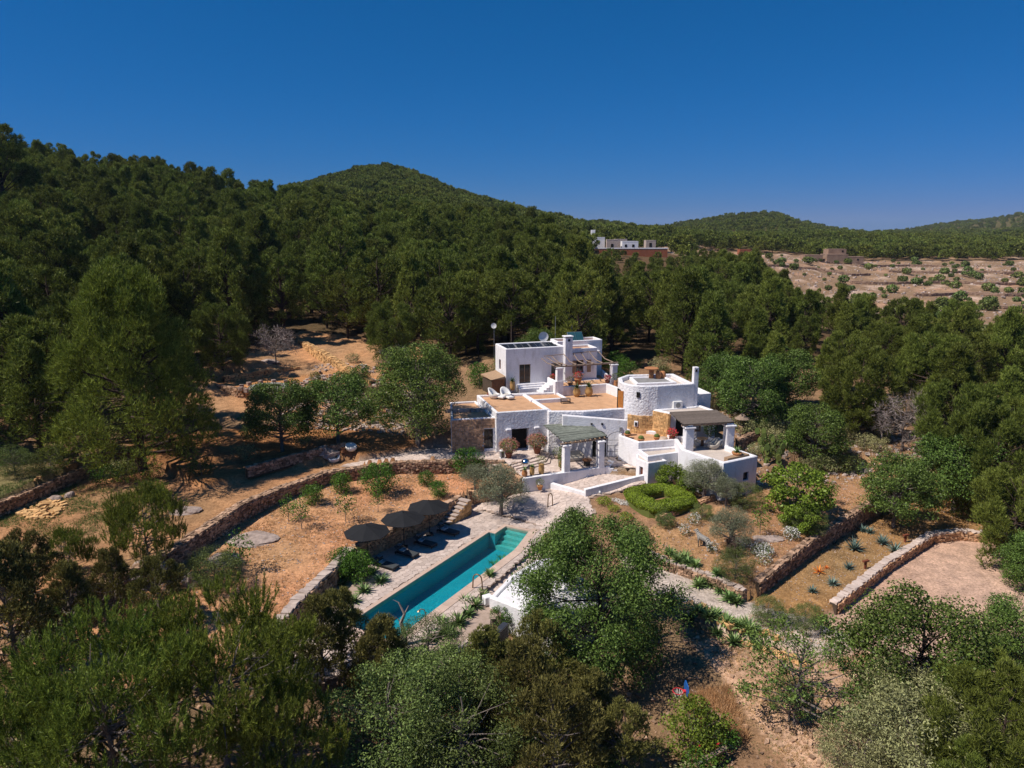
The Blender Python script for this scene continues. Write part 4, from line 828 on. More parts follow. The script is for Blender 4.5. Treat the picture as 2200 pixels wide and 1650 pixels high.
def dish(label, c, rz, r=0.42, mast=1.0):
    t = thing('satellite_dish', label, 'satellite dish', c, rz); MB().tube([(0, 0, -mast), (0, 0, 0.05)], 0.03).build('mast', 'alu', t, local=True)
    b = MB(); V = [(0, 0, 0)]; Fd = []; n_ = 16
    for j, (q, d) in enumerate(((0.55, .03), (1.0, .1))):
        for k in range(n_): a = k * 6.2832 / n_; V.append((r*q*math.cos(a), -d*r*2, r*q*math.sin(a)))
    for k in range(n_): Fd += [(0, 1+(k+1) % n_, 1+k), (1+k, 1+(k+1) % n_, 1+n_+(k+1) % n_, 1+n_+k)]
    V = [(x, y - .12, z + .12) for x, y, z in V]; b.add(V, Fd).build('reflector', 'plastic_white', t, local=True, smooth=True); MB().tube([(0, -.12, -.2), (0, -.62, .1)], .015).build('feed_arm', 'alu', t, local=True); return t
x, y = A(6.0, 3.9); dish('white satellite dish beside the chimney of the upper house', (x, y, 12.35), R(10), 0.62, .9)
x, y = A(1.3, 9.5); dish('white satellite dish on a tall mast behind the upper house', (x, y, 13.2), R(-10), 0.36, 6.0)
for i, (s, d, h) in enumerate([(3.3, 8.5, 13.9), (8.6, 6.5, 14.6), (10.6, 5.8, 13.5)]):
    x, y = A(s, d); o = MB().tube([(x, y, 7.5), (x, y, h)], 0.03, 5).build('antenna_mast', 'pole' if i == 0 else 'alu'); tag(o, ['thin brown pole behind the left half of the solar panels', 'thin grey antenna mast behind the satellite dish by the chimney', 'short thin aerial behind the solar collector'][i], 'mast')
# wooden shed
sh = thing('wooden_shed', 'brown wooden lean-to shed against the left wall of the upper house', 'shed', (-2.2, 82.0, 6.6))
B_ = frame2((-2.35, 81.0), 17.5); mb = MB(); mb.prism([B_(0, 0), B_(1.55, 0), B_(1.2, 2.6), B_(-.4, 2.6)], 6.5, 8.2, zt=[8.15, 8.5, 8.7, 8.35]).build('core', 'joint', sh)
for k in range(8):
    c_ = B_(0.1 + 0.193 * k, -0.03); h = 8.15 + .35 * (k + .5) / 8; MB().box((c_[0], c_[1], (6.55 + h) / 2), (0.175, 0.05, h - 6.55), R(17.5)).build('plank', 'wood', sh)
MB().prism([B_(-.15, -.15), B_(1.62, -.15), B_(1.3, 2.8), B_(-.55, 2.8)], 8.3, 8.36, zt=[8.26, 8.62, 8.85, 8.48]).build('roof', 'wood_pale', sh)
# pergola terrace
pt_ = thing('pergola_terrace', 'raised white walled terrace with terracotta floor before the upper house', 'terrace', (*A(4.9, -3), 6.6))
block(pt_, [A(5.0, -3.3), A(12.0, -3.3), A(13.2, 2.2), A(11.52, 2.35), A(11.52, -.3), A(7.2, -.3), A(7.2, -.6), A(5.0, -.6)], 6.3, 7.62, 7.55, pw_=0.25, rname='floor')
for pa, pb, z, h in ((A(5.0, -3.3), A(5.0, -0.9), 7.5, 8.3), (A(5.2, -3.3), A(5.75, -3.3), 7.5, 8.35), (A(12.0, -3.2), A(13.2, 2.0), 7.5, 8.2)):
    a = math.atan2(pb[1]-pa[1], pb[0]-pa[0]); l = math.hypot(pb[1]-pa[1], pb[0]-pa[0]); MB().box(((pa[0]+pb[0])/2, (pa[1]+pb[1])/2, (6.4+h)/2), (l + .28, 0.3, h-6.4), a).build('parapet', 'white', pt_, bevel=.05)
for k in range(4): c_ = A(3.6 + .34 * k, -1.9); MB().box((c_[0], c_[1], 6.7 + .13 * k), (.4, 1.6, .5 + .26 * k), R(17.5)).build('step', 'white', pt_)
pg = thing('pergola', 'bare log pergola on two white columns before the upper house', 'pergola', (*A(5.3, -3), 7.5))
cols = [A(5.45, -3.1), A(12.4, -3.0)]
for (x, y) in cols:
    b = MB(); b.box((x, y, 8.6), (.72, .62, 2.3), R(17.5)); b.box((x, y, 9.8), (.9, .8, .16), R(17.5)); b.build('column', 'white', pg, bevel=.05)
x0, y0 = A(4.9, -3.1); x1, y1 = A(12.9, -3.0); MB().tube([(x0, y0, 9.95), ((x0+x1)/2, (y0+y1)/2, 9.98), (x1, y1, 10.0)], .11, 7).build('beam', 'pole', pg)
for k, (s, s2, zz) in enumerate([(4.8, 4.3, 10.5), (5.6, 4.9, 10.6), (6.3, 5.6, 10.7), (7.5, 7.1, 10.9), (8.6, 8.3, 10.9), (9.7, 9.3, 11.0), (10.8, 10.4, 11.0), (12.2, 11.6, 11.0)]):
    a = A(s, -3.3); b = A(s2, -0.25); m_ = A((s + s2) / 2 + rnd.uniform(-.1, .1), -1.7); MB().tube([(a[0], a[1], 10.12), (m_[0], m_[1], 10.18 + rnd.uniform(-.05, .15)), (b[0], b[1], zz)], [.07, .06, .05], 6).build('pole', 'pole', pg)
a = A(4.6, -.25); b = A(11.4, -.25); MB().tube([(a[0], a[1], 10.75), (b[0], b[1], 11.05)], .045, 6).build('wall_rail', 'pole', pg)
# --- lower house with its roof terraces
lo = thing('farmhouse', 'rambling white farmhouse with terracotta roof terraces and a brown stone annex', 'house', (-1.6, 70.7, 2.2))
PB = [(-1.6, 70.7), (4.0, 72.2), (1.5, 79.7), (-4.0, 78.8)]
fb_ = lambda px: (px - 1068.2) / (1178 - 1068.2) * 5.8
block(lo, PB, 2.4, 6.98, 6.72, {0: [(fb_(1099), fb_(1134), 2.72, 5.1, 'doorway', .8), ]}, wall='white_rough', pw_=0.3)
c_ = (-1.6 + .966 * (fb_(1134) - .28) , 70.7 + .259 * (fb_(1134) - .28))
for s0 in (fb_(1092), fb_(1150)):
    c_ = (-1.6 + .9659 * s0 + .259 * .12, 70.7 + .259 * s0 - .9659 * .12); MB().box((c_[0], c_[1], 5.08), (.55, .3, .2), R(15)).build('corbel', 'white', lo, bevel=.04)
block(lo, [(2.05, 76.4), (6.2, 77.5), (5.2, 80.5), (1.3, 79.72)], 6.3, 6.96, 6.74, pw_=0.26)
AN = [(-6.25, 70.45), (-1.72, 71.35), (-4.1, 78.7), (-7.0, 78.0)]
fa = lambda px: (px - 972) / (1066 - 972) * 4.62
dr = (fa(1041), fa(1061), 2.95, 5.1)
block(lo, AN, 2.4, 6.32, 6.1, {0: [(*dr, 'glass_door:slate')]}, pw_=0.22)
stone_face(lo, (-6.2, 70.46), (-1.72, 71.35), 2.6, 6.2, holes=[(dr[0] - .05, dr[1] + .3, 2.4, 5.2)], m='stone_brown')
rk = MB()
for k in range(7): rk.box((-6.8 + .62 * k, 74.2 + .1 * k, 6.25), (.6, .5, .35), rnd.uniform(0, 1), jit=.12)
rk.build('roof_boulders', 'stone_pale', lo)
PC = [(3.85, 71.6), (7.4, 71.7), (12.6, 73.1), (13.4, 78.5), (15.2, 86.0), (12.0, 84.0), (4.9, 81.6), (-2.0, 79.5), (1.2, 79.4)]
block(lo, PC, 2.0, 6.86, 6.5, wall='white_rough', pw_=0.5)
# terrace parapets at the right of the roof
for pa, pb, h0, h1 in (((11.2, 82.2), (12.6, 79.0), 6.4, 7.6), ((12.6, 79.0), (12.2, 76.0), 6.4, 7.3)):
    a = math.atan2(pb[1]-pa[1], pb[0]-pa[0]); l = math.hypot(pb[1]-pa[1], pb[0]-pa[0]); MB().box(((pa[0]+pb[0])/2, (pa[1]+pb[1])/2, (h0+h1)/2), (l, .35, h1-h0), a).build('parapet', 'white', lo, bevel=.06)
# courtyard wall with the arch and iron gate
cw = thing('courtyard_wall', 'white courtyard wall with a dark arched doorway behind the cane roofed shelter', 'wall', (5.5, 71.3, 2.2))
mb = MB(); mb.prism([(5.2, 70.9), (11.85, 70.75), (11.85, 71.2), (5.2, 71.5)], 2.1, 6.5, zt=[6.62, 6.12, 6.12, 6.62]); mb.build('wall', 'white', cw, bevel=.06)
pts = [(8.35, 2.25), (9.75, 2.25), (9.75, 4.3)] + [(9.05 + .7 * math.cos(R(a)), 4.3 + .7 * math.sin(R(a))) for a in range(15, 180, 15)] + [(8.35, 4.3)]
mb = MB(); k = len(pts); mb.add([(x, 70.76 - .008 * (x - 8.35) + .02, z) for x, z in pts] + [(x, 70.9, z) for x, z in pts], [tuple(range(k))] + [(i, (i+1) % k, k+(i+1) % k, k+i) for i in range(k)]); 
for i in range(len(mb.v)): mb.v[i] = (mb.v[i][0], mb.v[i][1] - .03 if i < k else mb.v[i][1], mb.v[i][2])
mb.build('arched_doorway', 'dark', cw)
MB().box((11.2, 70.72, 5.2), (.26, .1, .42)).build('niche', 'grey_floor', cw)
for q in (.35, .62): MB().box((11.2 - 4.4 + q * 4, 70.74, 5.75), (.2, .1, .2)).build('wall_lamp', 'iron', cw)
g = thing('iron_gate', 'black iron gate leaf standing open against the white courtyard wall', 'gate', (9.85, 70.5, 2.25)); bars = [(0, 0), (1.25, 0)]
mb = MB(); mb.tube([(1.25, 0, 0), (1.25, 0, 2.75)], .03, 5).tube([(0, 0, 0), (0, 0, 2.05)], .03, 5); mb.tube([(1.25 * (1 - math.cos(R(a))) if False else 1.25 * (1 - math.cos(R(a))), 0, 2.05 + .7 * math.sin(R(a))) for a in range(0, 91, 15)], .025, 5); mb.build('frame', 'iron', g, local=True)
for z in (.06, .65, 1.25, 1.85): MB().tube([(0, 0, z), (1.25, 0, z)], .022, 4).build('bar', 'iron', g, local=True)
# terrace base wall and steps
WB = [(1.0, 64.15), (9.25, 67.55)]; tb = thing('retaining_wall', 'white base wall of the terrace under the cane roofed shelter', 'wall', (1.0, 64.2, .6))
d = (math.cos(R(22.4)), math.sin(R(22.4)))
mb = MB(); mb.prism([(1.0, 64.0), (9.3, 67.42), (9.15, 67.85), (.85, 64.45)], .5, 2.24, zt=[2.24, 2.26, 2.26, 2.24]); mb.build('wall', 'white', tb, bevel=.05)
for s in (1.7, 6.9): x, y = 1.0 + d[0] * s + d[1] * .03, 64.0 + d[1] * s - d[0] * .03; b = MB(); b.lathe([(.13, 0), (.1, .08), (.03, .16)], (x, y, 1.45), 8); b.build('lamp_hood', 'plastic_white', tb)
st_ = thing('terrace_steps', 'white steps down from the shelter terrace to the landing', 'steps', (9.6, 67.6, 1.6))
for k in range(4): b = MB().prism([(9.3 + .38*k, 67.45 + .0*k), (9.7 + .38*k, 67.5), (10.6 + .38*k, 69.7), (9.9 + .38*k, 69.9)], 1.4, 2.2 - .15 * (k)); b.build('step', 'white', st_)
s2 = thing('house_steps', 'three broad white steps before the door with two flowering pots', 'steps', (2, 69, 2.2))
for k in range(3):
    q_ = .36 * (k + 1); MB().prism([(-.3 + q_, 66.8 - q_ * .55), (2.75 + q_, 69.3 - q_ * .7), (3.75 + q_ * .3, 71.4 - q_ * .3), (2.2, 71.4), (-.6, 67.6)], 2.0, 2.7 - .125 * (k + 1) - .003).build('step', 'paving', s2)
# low garden wall with landing
lw = thing('ramp_wall', 'low white wall on the garden side of the ramp, behind the hedge ring', 'wall', (6.9, 62.5, 1))
MB().prism([(6.8, 62.25), (12.85, 65.05), (12.7, 65.4), (6.65, 62.6)], .6, 2.05, zt=[1.78, 2.25, 2.25, 1.78]).build('wall', 'white', lw, bevel=.05)
b = MB().lathe([(.13, 0), (.1, .08), (.03, .16)], (8.2, 62.82, 1.3), 8); b.build('lamp_hood', 'plastic_white', lw)
MB().prism([(3.7, 64.9), (6.75, 62.4), (6.95, 62.65), (3.95, 65.2)], .4, 1.3, zt=[1.42, 1.42, 1.45, 1.45]).build('ramp_step', 'white', lw, bevel=.02)
# --- raised terraces in front of the tower
tt = thing('raised_terraces', 'stepped white terrace block with potted cacti below the round tower', 'terrace', (12.5, 66, 1.6))
E1 = [(10.9, 70.0), (12.5, 67.5), (16.5, 68.5), (16.1, 71.2), (12.8, 72.6), (11.5, 72.4)]
block(tt, E1, 1.6, 4.78, 4.42, pw_=.3, rname='floor')
E2 = [(12.45, 67.45), (13.0, 65.1), (16.3, 66.5), (16.6, 68.45)]
block(tt, E2, 1.2, 4.1, 3.85, pw_=.25, roof='pale_floor', rname='floor')
E3 = [(12.1, 66.0), (12.95, 64.5), (14.9, 65.35), (13.9, 67.2), (12.3, 67.3)]
block(tt, E3, 1.2, 3.62, 3.55, {0: [(.45, .98, 1.8, 2.95, 'door:pot_dark')]}, pw_=.2, roof='pale_floor', rname='floor')
b = MB(); 
for a in range(0, 181, 20): pass
FB = [(16.15, 64.9), (18.95, 60.8), (22.7, 62.9), (20.95, 66.0), (21.8, 68.2), (16.3, 69.5)]
ft_ = thing('pergola_balcony', 'high white walled balcony on the right with two thick columns', 'terrace', (18, 64, 1.3))
block(ft_, FB, .6, 4.85, 4.4, {1: [(2.6, 3.3, 2.7, 3.5, 'window:slate')]}, pw_=.38, roof='pale_floor', rname='floor')
b = MB().prism([(19.4, 62.2), (19.6, 61.75), (22.0, 63.1), (21.6, 63.7)], 4.4, 4.95); b.build('planter', 'wood_pale', ft_)
fp_ = thing('balcony_pergola', 'brown cane roof on two thick white columns over the balcony', 'pergola', (17, 66.3, 4.4))
for x, y in ((17.0, 66.0), (21.1, 66.7)):
    b = MB(); b.box((x, y, 5.55), (.85, .8, 2.3), R(10)); b.box((x, y, 6.75), (1.12, 1.05, .18), R(10)); b.prism([(x-.35, y-.35), (x+.35, y-.3), (x+.33, y+.35), (x-.37, y+.3)], 6.84, 7.0); b.build('column', 'white', fp_, bevel=.07)
FR = [(16.35, 65.4), (21.4, 66.4), (20.9, 70.6), (15.9, 69.7)]
for (a, b2) in ((0, 1),): MB().tube([(16.2, 65.65, 6.98), (21.5, 66.6, 6.98)], .1, 6).build('beam', 'pole', fp_)
for k in range(7): t_ = (k + .5) / 7; MB().tube([(16.4 + 5*t_, 65.4 + 1.0*t_, 7.08), (15.95 + 4.95*t_, 69.7 + .9*t_, 7.2)], .05, 5).build('rafter', 'pole', fp_)
for k in range(44):
    t_ = (k + .5) / 44; a = (16.3 - .4*t_ + rnd.uniform(-.08, .08), 65.35 + 4.3*t_, 7.16 + .12*t_); b2 = (21.45 - .55*t_ + rnd.uniform(-.08, .08), 66.35 + 4.2*t_, 7.16 + .12*t_); MB().tube([a, b2], .052, 4).build('cane', 'slat_brown', fp_)
# --- round tower house
tw = thing('tower_house', 'white rough plastered house with a rounded left corner, golden stone foot and orange door', 'house', (14, 74, 4.4))
cc_ = (14.0, 74.3); arc = [(cc_[0] + 2.55 * math.cos(R(a)), cc_[1] + 2.45 * math.sin(R(a))) for a in range(165, 281, 12)]
PD = arc + [(15.1, 71.95), (19.2, 73.2), (18.2, 78.6), (12.9, 78.0), (11.6, 76.2)]
block(tw, PD, 2.5, 9.5, 9.1, {}, wall='white_rough', roof='pale_floor', pw_=.42)
block(tw, [(13.2, 73.6), (17.6, 74.4), (17.0, 77.6), (13.0, 77.2)], 8.9, 9.42, 9.28, roof='grey_floor', pw_=.3)
# stone cladding wrapped on the foot
for i in range(5, 9): stone_face(tw, (arc[i][0] * 1.0 + .0, arc[i][1] - .04), (arc[i+1][0], arc[i+1][1] - .04), 4.42, 6.35, st=.3, m='stone_gold')
stone_face(tw, (arc[-1][0], arc[-1][1] - .05), (14.75, 71.75), 4.42, 6.35, st=.3, m='stone_gold')
MB().box((12.98, 71.93, 5.45), (.42, .12, .62), R(-22)).build('window_surround', 'white', tw, bevel=.05); MB().box((12.96, 71.87, 5.45), (.2, .1, .34), R(-22)).build('window', 'dark', tw)
for k, (a0, w_) in enumerate(((171, .5),)):
    pass
dx0 = P(1333, 872, 6.5); sd_ = frame2((11.47, 73.55), 100)
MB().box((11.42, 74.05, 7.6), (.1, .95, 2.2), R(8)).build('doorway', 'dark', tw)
for k in range(4): MB().box((11.33 + .12 * k, 73.45 - .1 * k, 7.6), (.13, .07, 2.15), R(-38)).build('door_board', 'wood_orange', tw)
b = MB(); b.box((19.35, 73.6, 9.0), (.55, .5, 4.4), R(12)); cho = b.build('chimney', 'white', tw, bevel=.05); f = MB().box((19.38, 73.33, 10.85), (.2, .03, .25), R(12)).build('smoke_hole', 'dark'); f.parent = cho
for v in f.data.vertices: v.co -= Vector(tw.location)
block(tw, [(19.25, 73.9), (21.4, 74.6), (20.8, 77.4), (18.8, 76.8)], 3, 8.15, 8.0, roof='white', pw_=.2)
GP = [(14.7, 71.75), (16.05, 70.35), (21.1, 71.3), (19.9, 74.1), (19.2, 73.15), (15.2, 71.92)]
block(tw, GP, 3.5, 7.05, 6.93, {1: [(.75, 1.75, 4.42, 6.55, 'doorway', .4)]}, wall='white', roof='pale_floor', pw_=.35)
stone_face(tw, (14.68, 71.78), (16.02, 70.33), 4.42, 6.95, st=.3, m='stone_gold'); stone_face(tw, (16.02, 70.3), (16.2, 70.33), 4.42, 6.9, st=.3, m='stone_gold')
MB().box((13.1, 71.98, 8.55), (.34, .12, .55), R(-21)).build('window', 'dark', tw)
# things on the tower roof
def lathe_thing(name, label, cat, loc, prof, m, n=12, part='body', group=None):
    o = MB().lathe(prof, (0, 0, 0), n).build(name, m, smooth=True); o.location = loc; tag(o, label, cat, group); return o
rx, ry, _ = P(1399, 812, 9.3); t = thing('terracotta_stand', 'tall red clay stand with a round flat top on the tower roof', 'clay stand', (rx, ry, 9.3)); MB().lathe([(.28, 0), (.26, 1.0)], n=10).build('foot', 'pot', t, smooth=True, local=True); MB().lathe([(.75, 0), (.8, .12), (.7, .16)], (0, 0, 1.0), 12).build('top_slab', 'pot', t, local=True)
lathe_thing('clay_pot', 'terracotta jar beside the tall clay stand on the tower roof', 'pot', (rx + .75, ry - .2, 9.3), [(.3, 0), (.33, .5), (.24, .85), (.1, .86)], 'pot'); lathe_thing('clay_pot', 'rightmost terracotta jar on the tower roof', 'pot', (rx + 1.3, ry + .1, 9.3), [(.32, 0), (.34, .4), (.2, .75), (.1, .76)], 'pot')
# AC unit
x, y, z = P(1455, 876, 7.05); t = thing('air_conditioner', 'white air conditioning unit on the low roof beside the tower', 'air conditioner', (x, y, 6.95), R(12)); MB().box((0, 0, .42), (1.0, .38, .75)).build('casing', 'plastic_white', t, local=True); b = MB().lathe([(.27, 0), (.27, .02)], n=16); b.v = [(x_, -.2 - z_, y_ + .42) for x_, y_, z_ in b.v]; b.build('fan_grille', 'grey_floor', t, local=True); MB().box((-.4, 0, .02), (.06, .36, .08)).box((.4, 0, .02), (.06, .36, .08)).build('feet', 'alu', t, local=True)
# --- cane roofed shelter
ks = thing('shelter', 'open shelter with a green grey cane roof on two square white columns', 'pergola', (5.3, 66.3, 2.2))
KC = [(5.25, 66.15), (8.75, 67.55)]
for x, y in KC:
    b = MB(); b.box((x, y, 3.5), (.66, .62, 2.6), R(22)); b.box((x, y, 4.86), (.86, .8, .16), R(22)); b.build('column', 'white', ks, bevel=.05)
KR = [(5.0, 65.75), (9.45, 67.9), (7.9, 72.0), (3.3, 71.2)]
MB().tube([(4.7, 65.95, 5.05), (9.5, 68.05, 5.05)], .1, 7).build('beam', 'pole', ks)
for k in range(9):
    t_ = (k + .3) / 9; a = (KR[0][0] + (KR[1][0]-KR[0][0])*t_, KR[0][1] + (KR[1][1]-KR[0][1])*t_); b2 = (KR[3][0] + (KR[2][0]-KR[3][0])*t_, KR[3][1] + (KR[2][1]-KR[3][1])*t_); MB().tube([(a[0]+.1, a[1]-.15, 5.2), (b2[0], b2[1], 5.42)], .06, 6).build('rafter', 'wood_pale', ks)
for k in range(26):
    t_ = (k + .5) / 26; f_ = lambda a, b: (a[0] + (b[0]-a[0])*t_ , a[1] + (b[1]-a[1])*t_); a, b2 = f_(KR[0], KR[3]), f_(KR[1], KR[2]); a = (a[0] + rnd.uniform(-.15, .15), a[1]); z = 5.3 + .2*t_
    m_ = ((a[0]+b2[0])/2, (a[1]+b2[1])/2, z + rnd.uniform(-.02, .04)); MB().tube([(a[0], a[1], z + rnd.uniform(-.02, .03)), m_, (b2[0], b2[1], z + rnd.uniform(-.03, .04))], [.072, .08, .072], 5).build('cane_bundle', 'slat', ks)
# sofa and table under the shelter
t = thing('sofa', 'cream sofa against the wall under the cane roofed shelter', 'sofa', (6.3, 69.6, 2.2), R(15)); MB().box((0, 0, .25), (1.9, .8, .35)).build('seat', 'cream', t, local=True, bevel=.06); MB().box((0, .42, .6), (1.9, .2, .6)).build('backrest', 'cream', t, local=True, bevel=.06)
for s in (-1, 1): MB().box((s * .95, 0, .4), (.18, .85, .55)).build('armrest', 'cream', t, local=True, bevel=.05)
t = thing('coffee_table', 'dark wooden table under the cane roofed shelter', 'table', (7.5, 68.0, 2.2), R(20)); MB().lathe([(.5, .55), (.5, .62)], n=12).build('tabletop', 'wood', t, local=True); MB().lathe([(.3, 0), (.38, .55)], n=10).build('base', 'joint', t, local=True)
# ------------------------------------------------------------------ pool furniture
def parasol():
    t = thing('parasol', 'x', 'parasol', (0, 0, 0)); MB().tube([(0, 0, 0), (0, 0, 3.0)], .035, 8).build('pole', 'iron', t, local=True); MB().box((0, 0, .05), (.6, .6, .1)).build('base', 'iron', t, local=True)
    MB().lathe([(.05, 0), (.06, .05), (.02, .12)], (0, 0, 3.04), 8).build('finial', 'iron', t, local=True)
    for k in range(8):
        a0, a1 = R(45*k), R(45*(k+1)); am = (a0+a1)/2; r = 1.8; V = [(0, 0, 3.06), (.9*math.cos(a0), .9*math.sin(a0), 2.80), (.9*math.cos(a1), .9*math.sin(a1), 2.78), (r*math.cos(a0), r*math.sin(a0), 2.5), (r*.925*math.cos(am), r*.925*math.sin(am), 2.47), (r*math.cos(a1), r*math.sin(a1), 2.5)]
        V += [(x, y, z - .03) for x, y, z in V]; MB().add(V, [(0, 1, 2), (1, 3, 4), (1, 4, 2), (2, 4, 5), (6, 8, 7), (7, 10, 9), (7, 8, 10), (8, 11, 10), (3, 9, 10, 4), (4, 10, 11, 5)]).build('canopy_panel', 'canvas', t, local=True)
        MB().tube([(.05*math.cos(a0), .05*math.sin(a0), 2.4), (1.0*math.cos(a0), 1.0*math.sin(a0), 2.72)], .012, 3).build('rib', 'iron', t, local=True)
    return t
pr = parasol(); ups = [P(788, 1136, 2.75), P(866, 1108, 2.75), P(921, 1083, 2.75)]
for i, q in enumerate(ups):
    lb = ['leftmost of the three black parasols, nearest the planting bed', 'middle black parasol beside the pool deck wall', 'rightmost black parasol, next to the stone steps'][i]
    if i == 0: pr.location = (q[0], q[1], 0); pr['label'] = lb; pr['group'] = 'black parasols by the pool'
    else: dup(pr, (q[0], q[1], 0), R(11 * i), lb, 'black parasols by the pool')
def lounger():
    t = thing('sun_lounger', 'x', 'sun lounger', (0, 0, 0))       # x: towards the foot
    MB().box((0.35, 0, .27), (1.35, .72, .1)).build('mattress', 'cushion', t, local=True, bevel=.03); MB().box((-.62, 0, .44), (.78, .7, .09), ry=R(32)).build('backrest', 'cushion', t, local=True, bevel=.03)
    MB().box((.35, 0, .2), (1.38, .76, .05)).box((-.6, 0, .2), (.6, .76, .04)).build('frame', 'iron', t, local=True)
    for x in (-.85, .95):
        for y in (-.33, .33): MB().box((x, y, .1), (.05, .05, .2)).build('leg', 'iron', t, local=True)
    return t
lg = lounger(); heads = [(813, 1203), (857, 1178), (897, 1157), (946, 1132)]
for i, (a, b) in enumerate(heads):
    q = P(a, b, .4); loc = (q[0] + PV[0]*.75, q[1] + PV[1]*.75, 0); rz = math.atan2(PV[1], PV[0])
    lb = ['charcoal lounger nearest the planting bed, first in the row', 'charcoal lounger second from the planting bed', 'charcoal lounger third from the planting bed', 'charcoal lounger nearest the stone steps, last in the row'][i]
    if i == 0: lg.location = loc; lg.rotation_euler = (0, 0, rz); lg['label'] = lb; lg['group'] = 'loungers under the parasols'
    else: dup(lg, loc, rz, lb, 'loungers under the parasols')
    tw_ = thing('towel', ['folded white towel on the lounger nearest the planting bed', 'crumpled white towel on the second lounger', 'white towel on the third lounger', 'white towel on the lounger nearest the steps'][i], 'towel', (loc[0] - PV[0]*.45, loc[1] - PV[1]*.45, .33), rz, 'towels on the loungers'); MB().box((0, 0, .05), (.62, .6, .1), jit=.12).build('cloth', 'towel', tw_, local=True, bevel=.02); MB().box((.2, .1, .1), (.25, .3, .05), R(20)).build('fold', 'towel_blue', tw_, local=True)
    pi_ = thing('striped_cushion', ['striped cushion on the lounger nearest the planting bed', 'striped cushion on the second lounger', 'striped cushion on the third lounger', 'striped cushion on the lounger nearest the steps'][i], 'cushion', (loc[0] - PV[0]*.72 + PU[0]*.12, loc[1] - PV[1]*.72 + PU[1]*.12, .66), rz, 'striped cushions on the loungers')
    for k in range(7): MB().box(((k - 3) * .062, 0, 0), (.062, .3, .1), ry=R(0)).build('stripe', 'towel' if k % 2 else 'iron', pi_, local=True)
def arc_pipe(label, p, h, w_, rz, name='pool_handrail', cat='handrail', r=.05):
    t = thing(name, label, cat, p, rz); pts = [(-w_/2, 0, 0), (-w_/2*.9, 0, h*.55)] + [(-w_/2*.85*math.cos(R(a)), 0, h*.72 + .28*h*math.sin(R(a))) for a in range(0, 181, 20)] + [(w_/2*.95, 0, h*.5), (w_/2, 0, 0)]
    MB().tube(pts, r, 7).build('tube', 'bronze', t, local=True, smooth=True)
    for s in (-1, 1): MB().lathe([(.1, 0), (.08, .04)], (s*w_/2, 0, 0), 8).build('foot_plate', 'bronze', t, local=True)
    return t
q = P(1026, 1268, -.1); arc_pipe('bent bronze handrail on the near coping of the pool', (q[0], q[1], -.02), 1.15, .75, R(-20))
q = P(1182, 1085, .6); arc_pipe('tall bronze hoop beside the walkway behind the big foreground tree', (q[0], q[1], walkz(q[0], q[1])), 1.25, .45, R(10))
q = P(916, 1368, -.35); t = thing('outdoor_shower', 'thin bronze shower pipe beside the near end of the pool', 'shower', (q[0], q[1], -.4), R(180)); MB().tube([(0, 0, -.3), (0, 0, 1.75), (.1, 0, 1.95), (.3, 0, 2.0), (.42, 0, 1.9)], .035, 6).build('pipe', 'bronze', t, local=True); MB().lathe([(.12, 0), (.04, .06)], (.44, 0, 1.84), 8).build('shower_head', 'bronze', t, local=True)
q = P(868, 1385, 0); t = thing('driftwood_sculpture', 'bare twisted grey trunk standing at the near end of the pool', 'dead tree', (q[0], q[1], -.1)); MB().tube([(0, 0, -.2), (.05, 0, .8), (-.15, .05, 1.6), (.1, 0, 2.2), (-.25, .1, 2.9)], [.2, .16, .12, .09, .05], 7).build('trunk', 'deadwood', t, local=True)
for a, b, c_ in (((.1, 0, 2.2), (.35, .1, 2.7), .05), ((-.25, .1, 2.9), (-.6, .1, 3.1), .03), ((-.15, .05, 1.6), (-.45, 0, 2.0), .04), ((0, 0, .3), (.4, .1, -.1), .12), ((0, 0, .3), (-.4, -.1, -.1), .12)): MB().tube([a, b], [c_, c_*.4], 5).build('limb', 'deadwood', t, local=True)
q = P(620, 1385, -.3); t = thing('hoop_ornament', 'round wicker hoop on a post below the orchard wall', 'hoop', (q[0], q[1], Hs(q[0], q[1])), 0); MB().tube([(.36*math.cos(R(a)), 0, 1.3 + .36*math.sin(R(a))) for a in range(0, 361, 24)], .03, 5).build('ring', 'wood_pale', t, local=True); MB().tube([(0, 0, -.1), (0, 0, .96)], .04, 5).build('post', 'wood_pale', t, local=True)
# pool house with curved white roof
ph = thing('pool_house', 'low white pool house with a smooth curved roof, half hidden by the big foreground tree', 'building', (1, 45, -2.5))
PH = [(-1.55, 44.9), (-.3, 44.0), (1.3, 42.75), (2.6, 41.9), (6.5, 44.5), (4.8, 48.8), (3.4, 51.3), (1.8, 50.6), (.75, 49.2), (-.2, 48.0), (-.65, 46.9), (-1.1, 46.0)]
block(ph, PH, -3, .42, .3, wall='white', roof='white', pw_=.4)
MB().box((-1.7, 45.35, .0), (.62, .55, .62), R(30)).build('block', 'white', ph, bevel=.05)
MB().box((2.2, 42.05, -.3), (.3, .2, .25), R(-30)).build('wall_lamp', 'pot', ph)
t = thing('pool_house_steps', 'white curved steps descending left of the pool house', 'steps', (-2, 44, -2.4))
for k in range(6): c_ = (-1.8 - .18*k, 44.55 - .42*k); MB().box((c_[0], c_[1], -.6 - .27*k - .35), (1.3, .5, .9), R(22)).build('step', 'white', t, bevel=.03)
q = P(1078, 1392, -1.9); t = thing('heat_pump', 'tall dark slate box unit with ribbed side below the pool house', 'heat pump', (q[0], q[1] - .3, Hs(q[0], q[1]) - .1), R(62)); MB().box((0, 0, .85), (1.15, .42, 1.7)).build('casing', 'slate', t, local=True, bevel=.02)
for k in range(12): MB().box((0, -.22, .2 + .12*k), (1.0, .03, .03)).build('rib', 'iron', t, local=True)
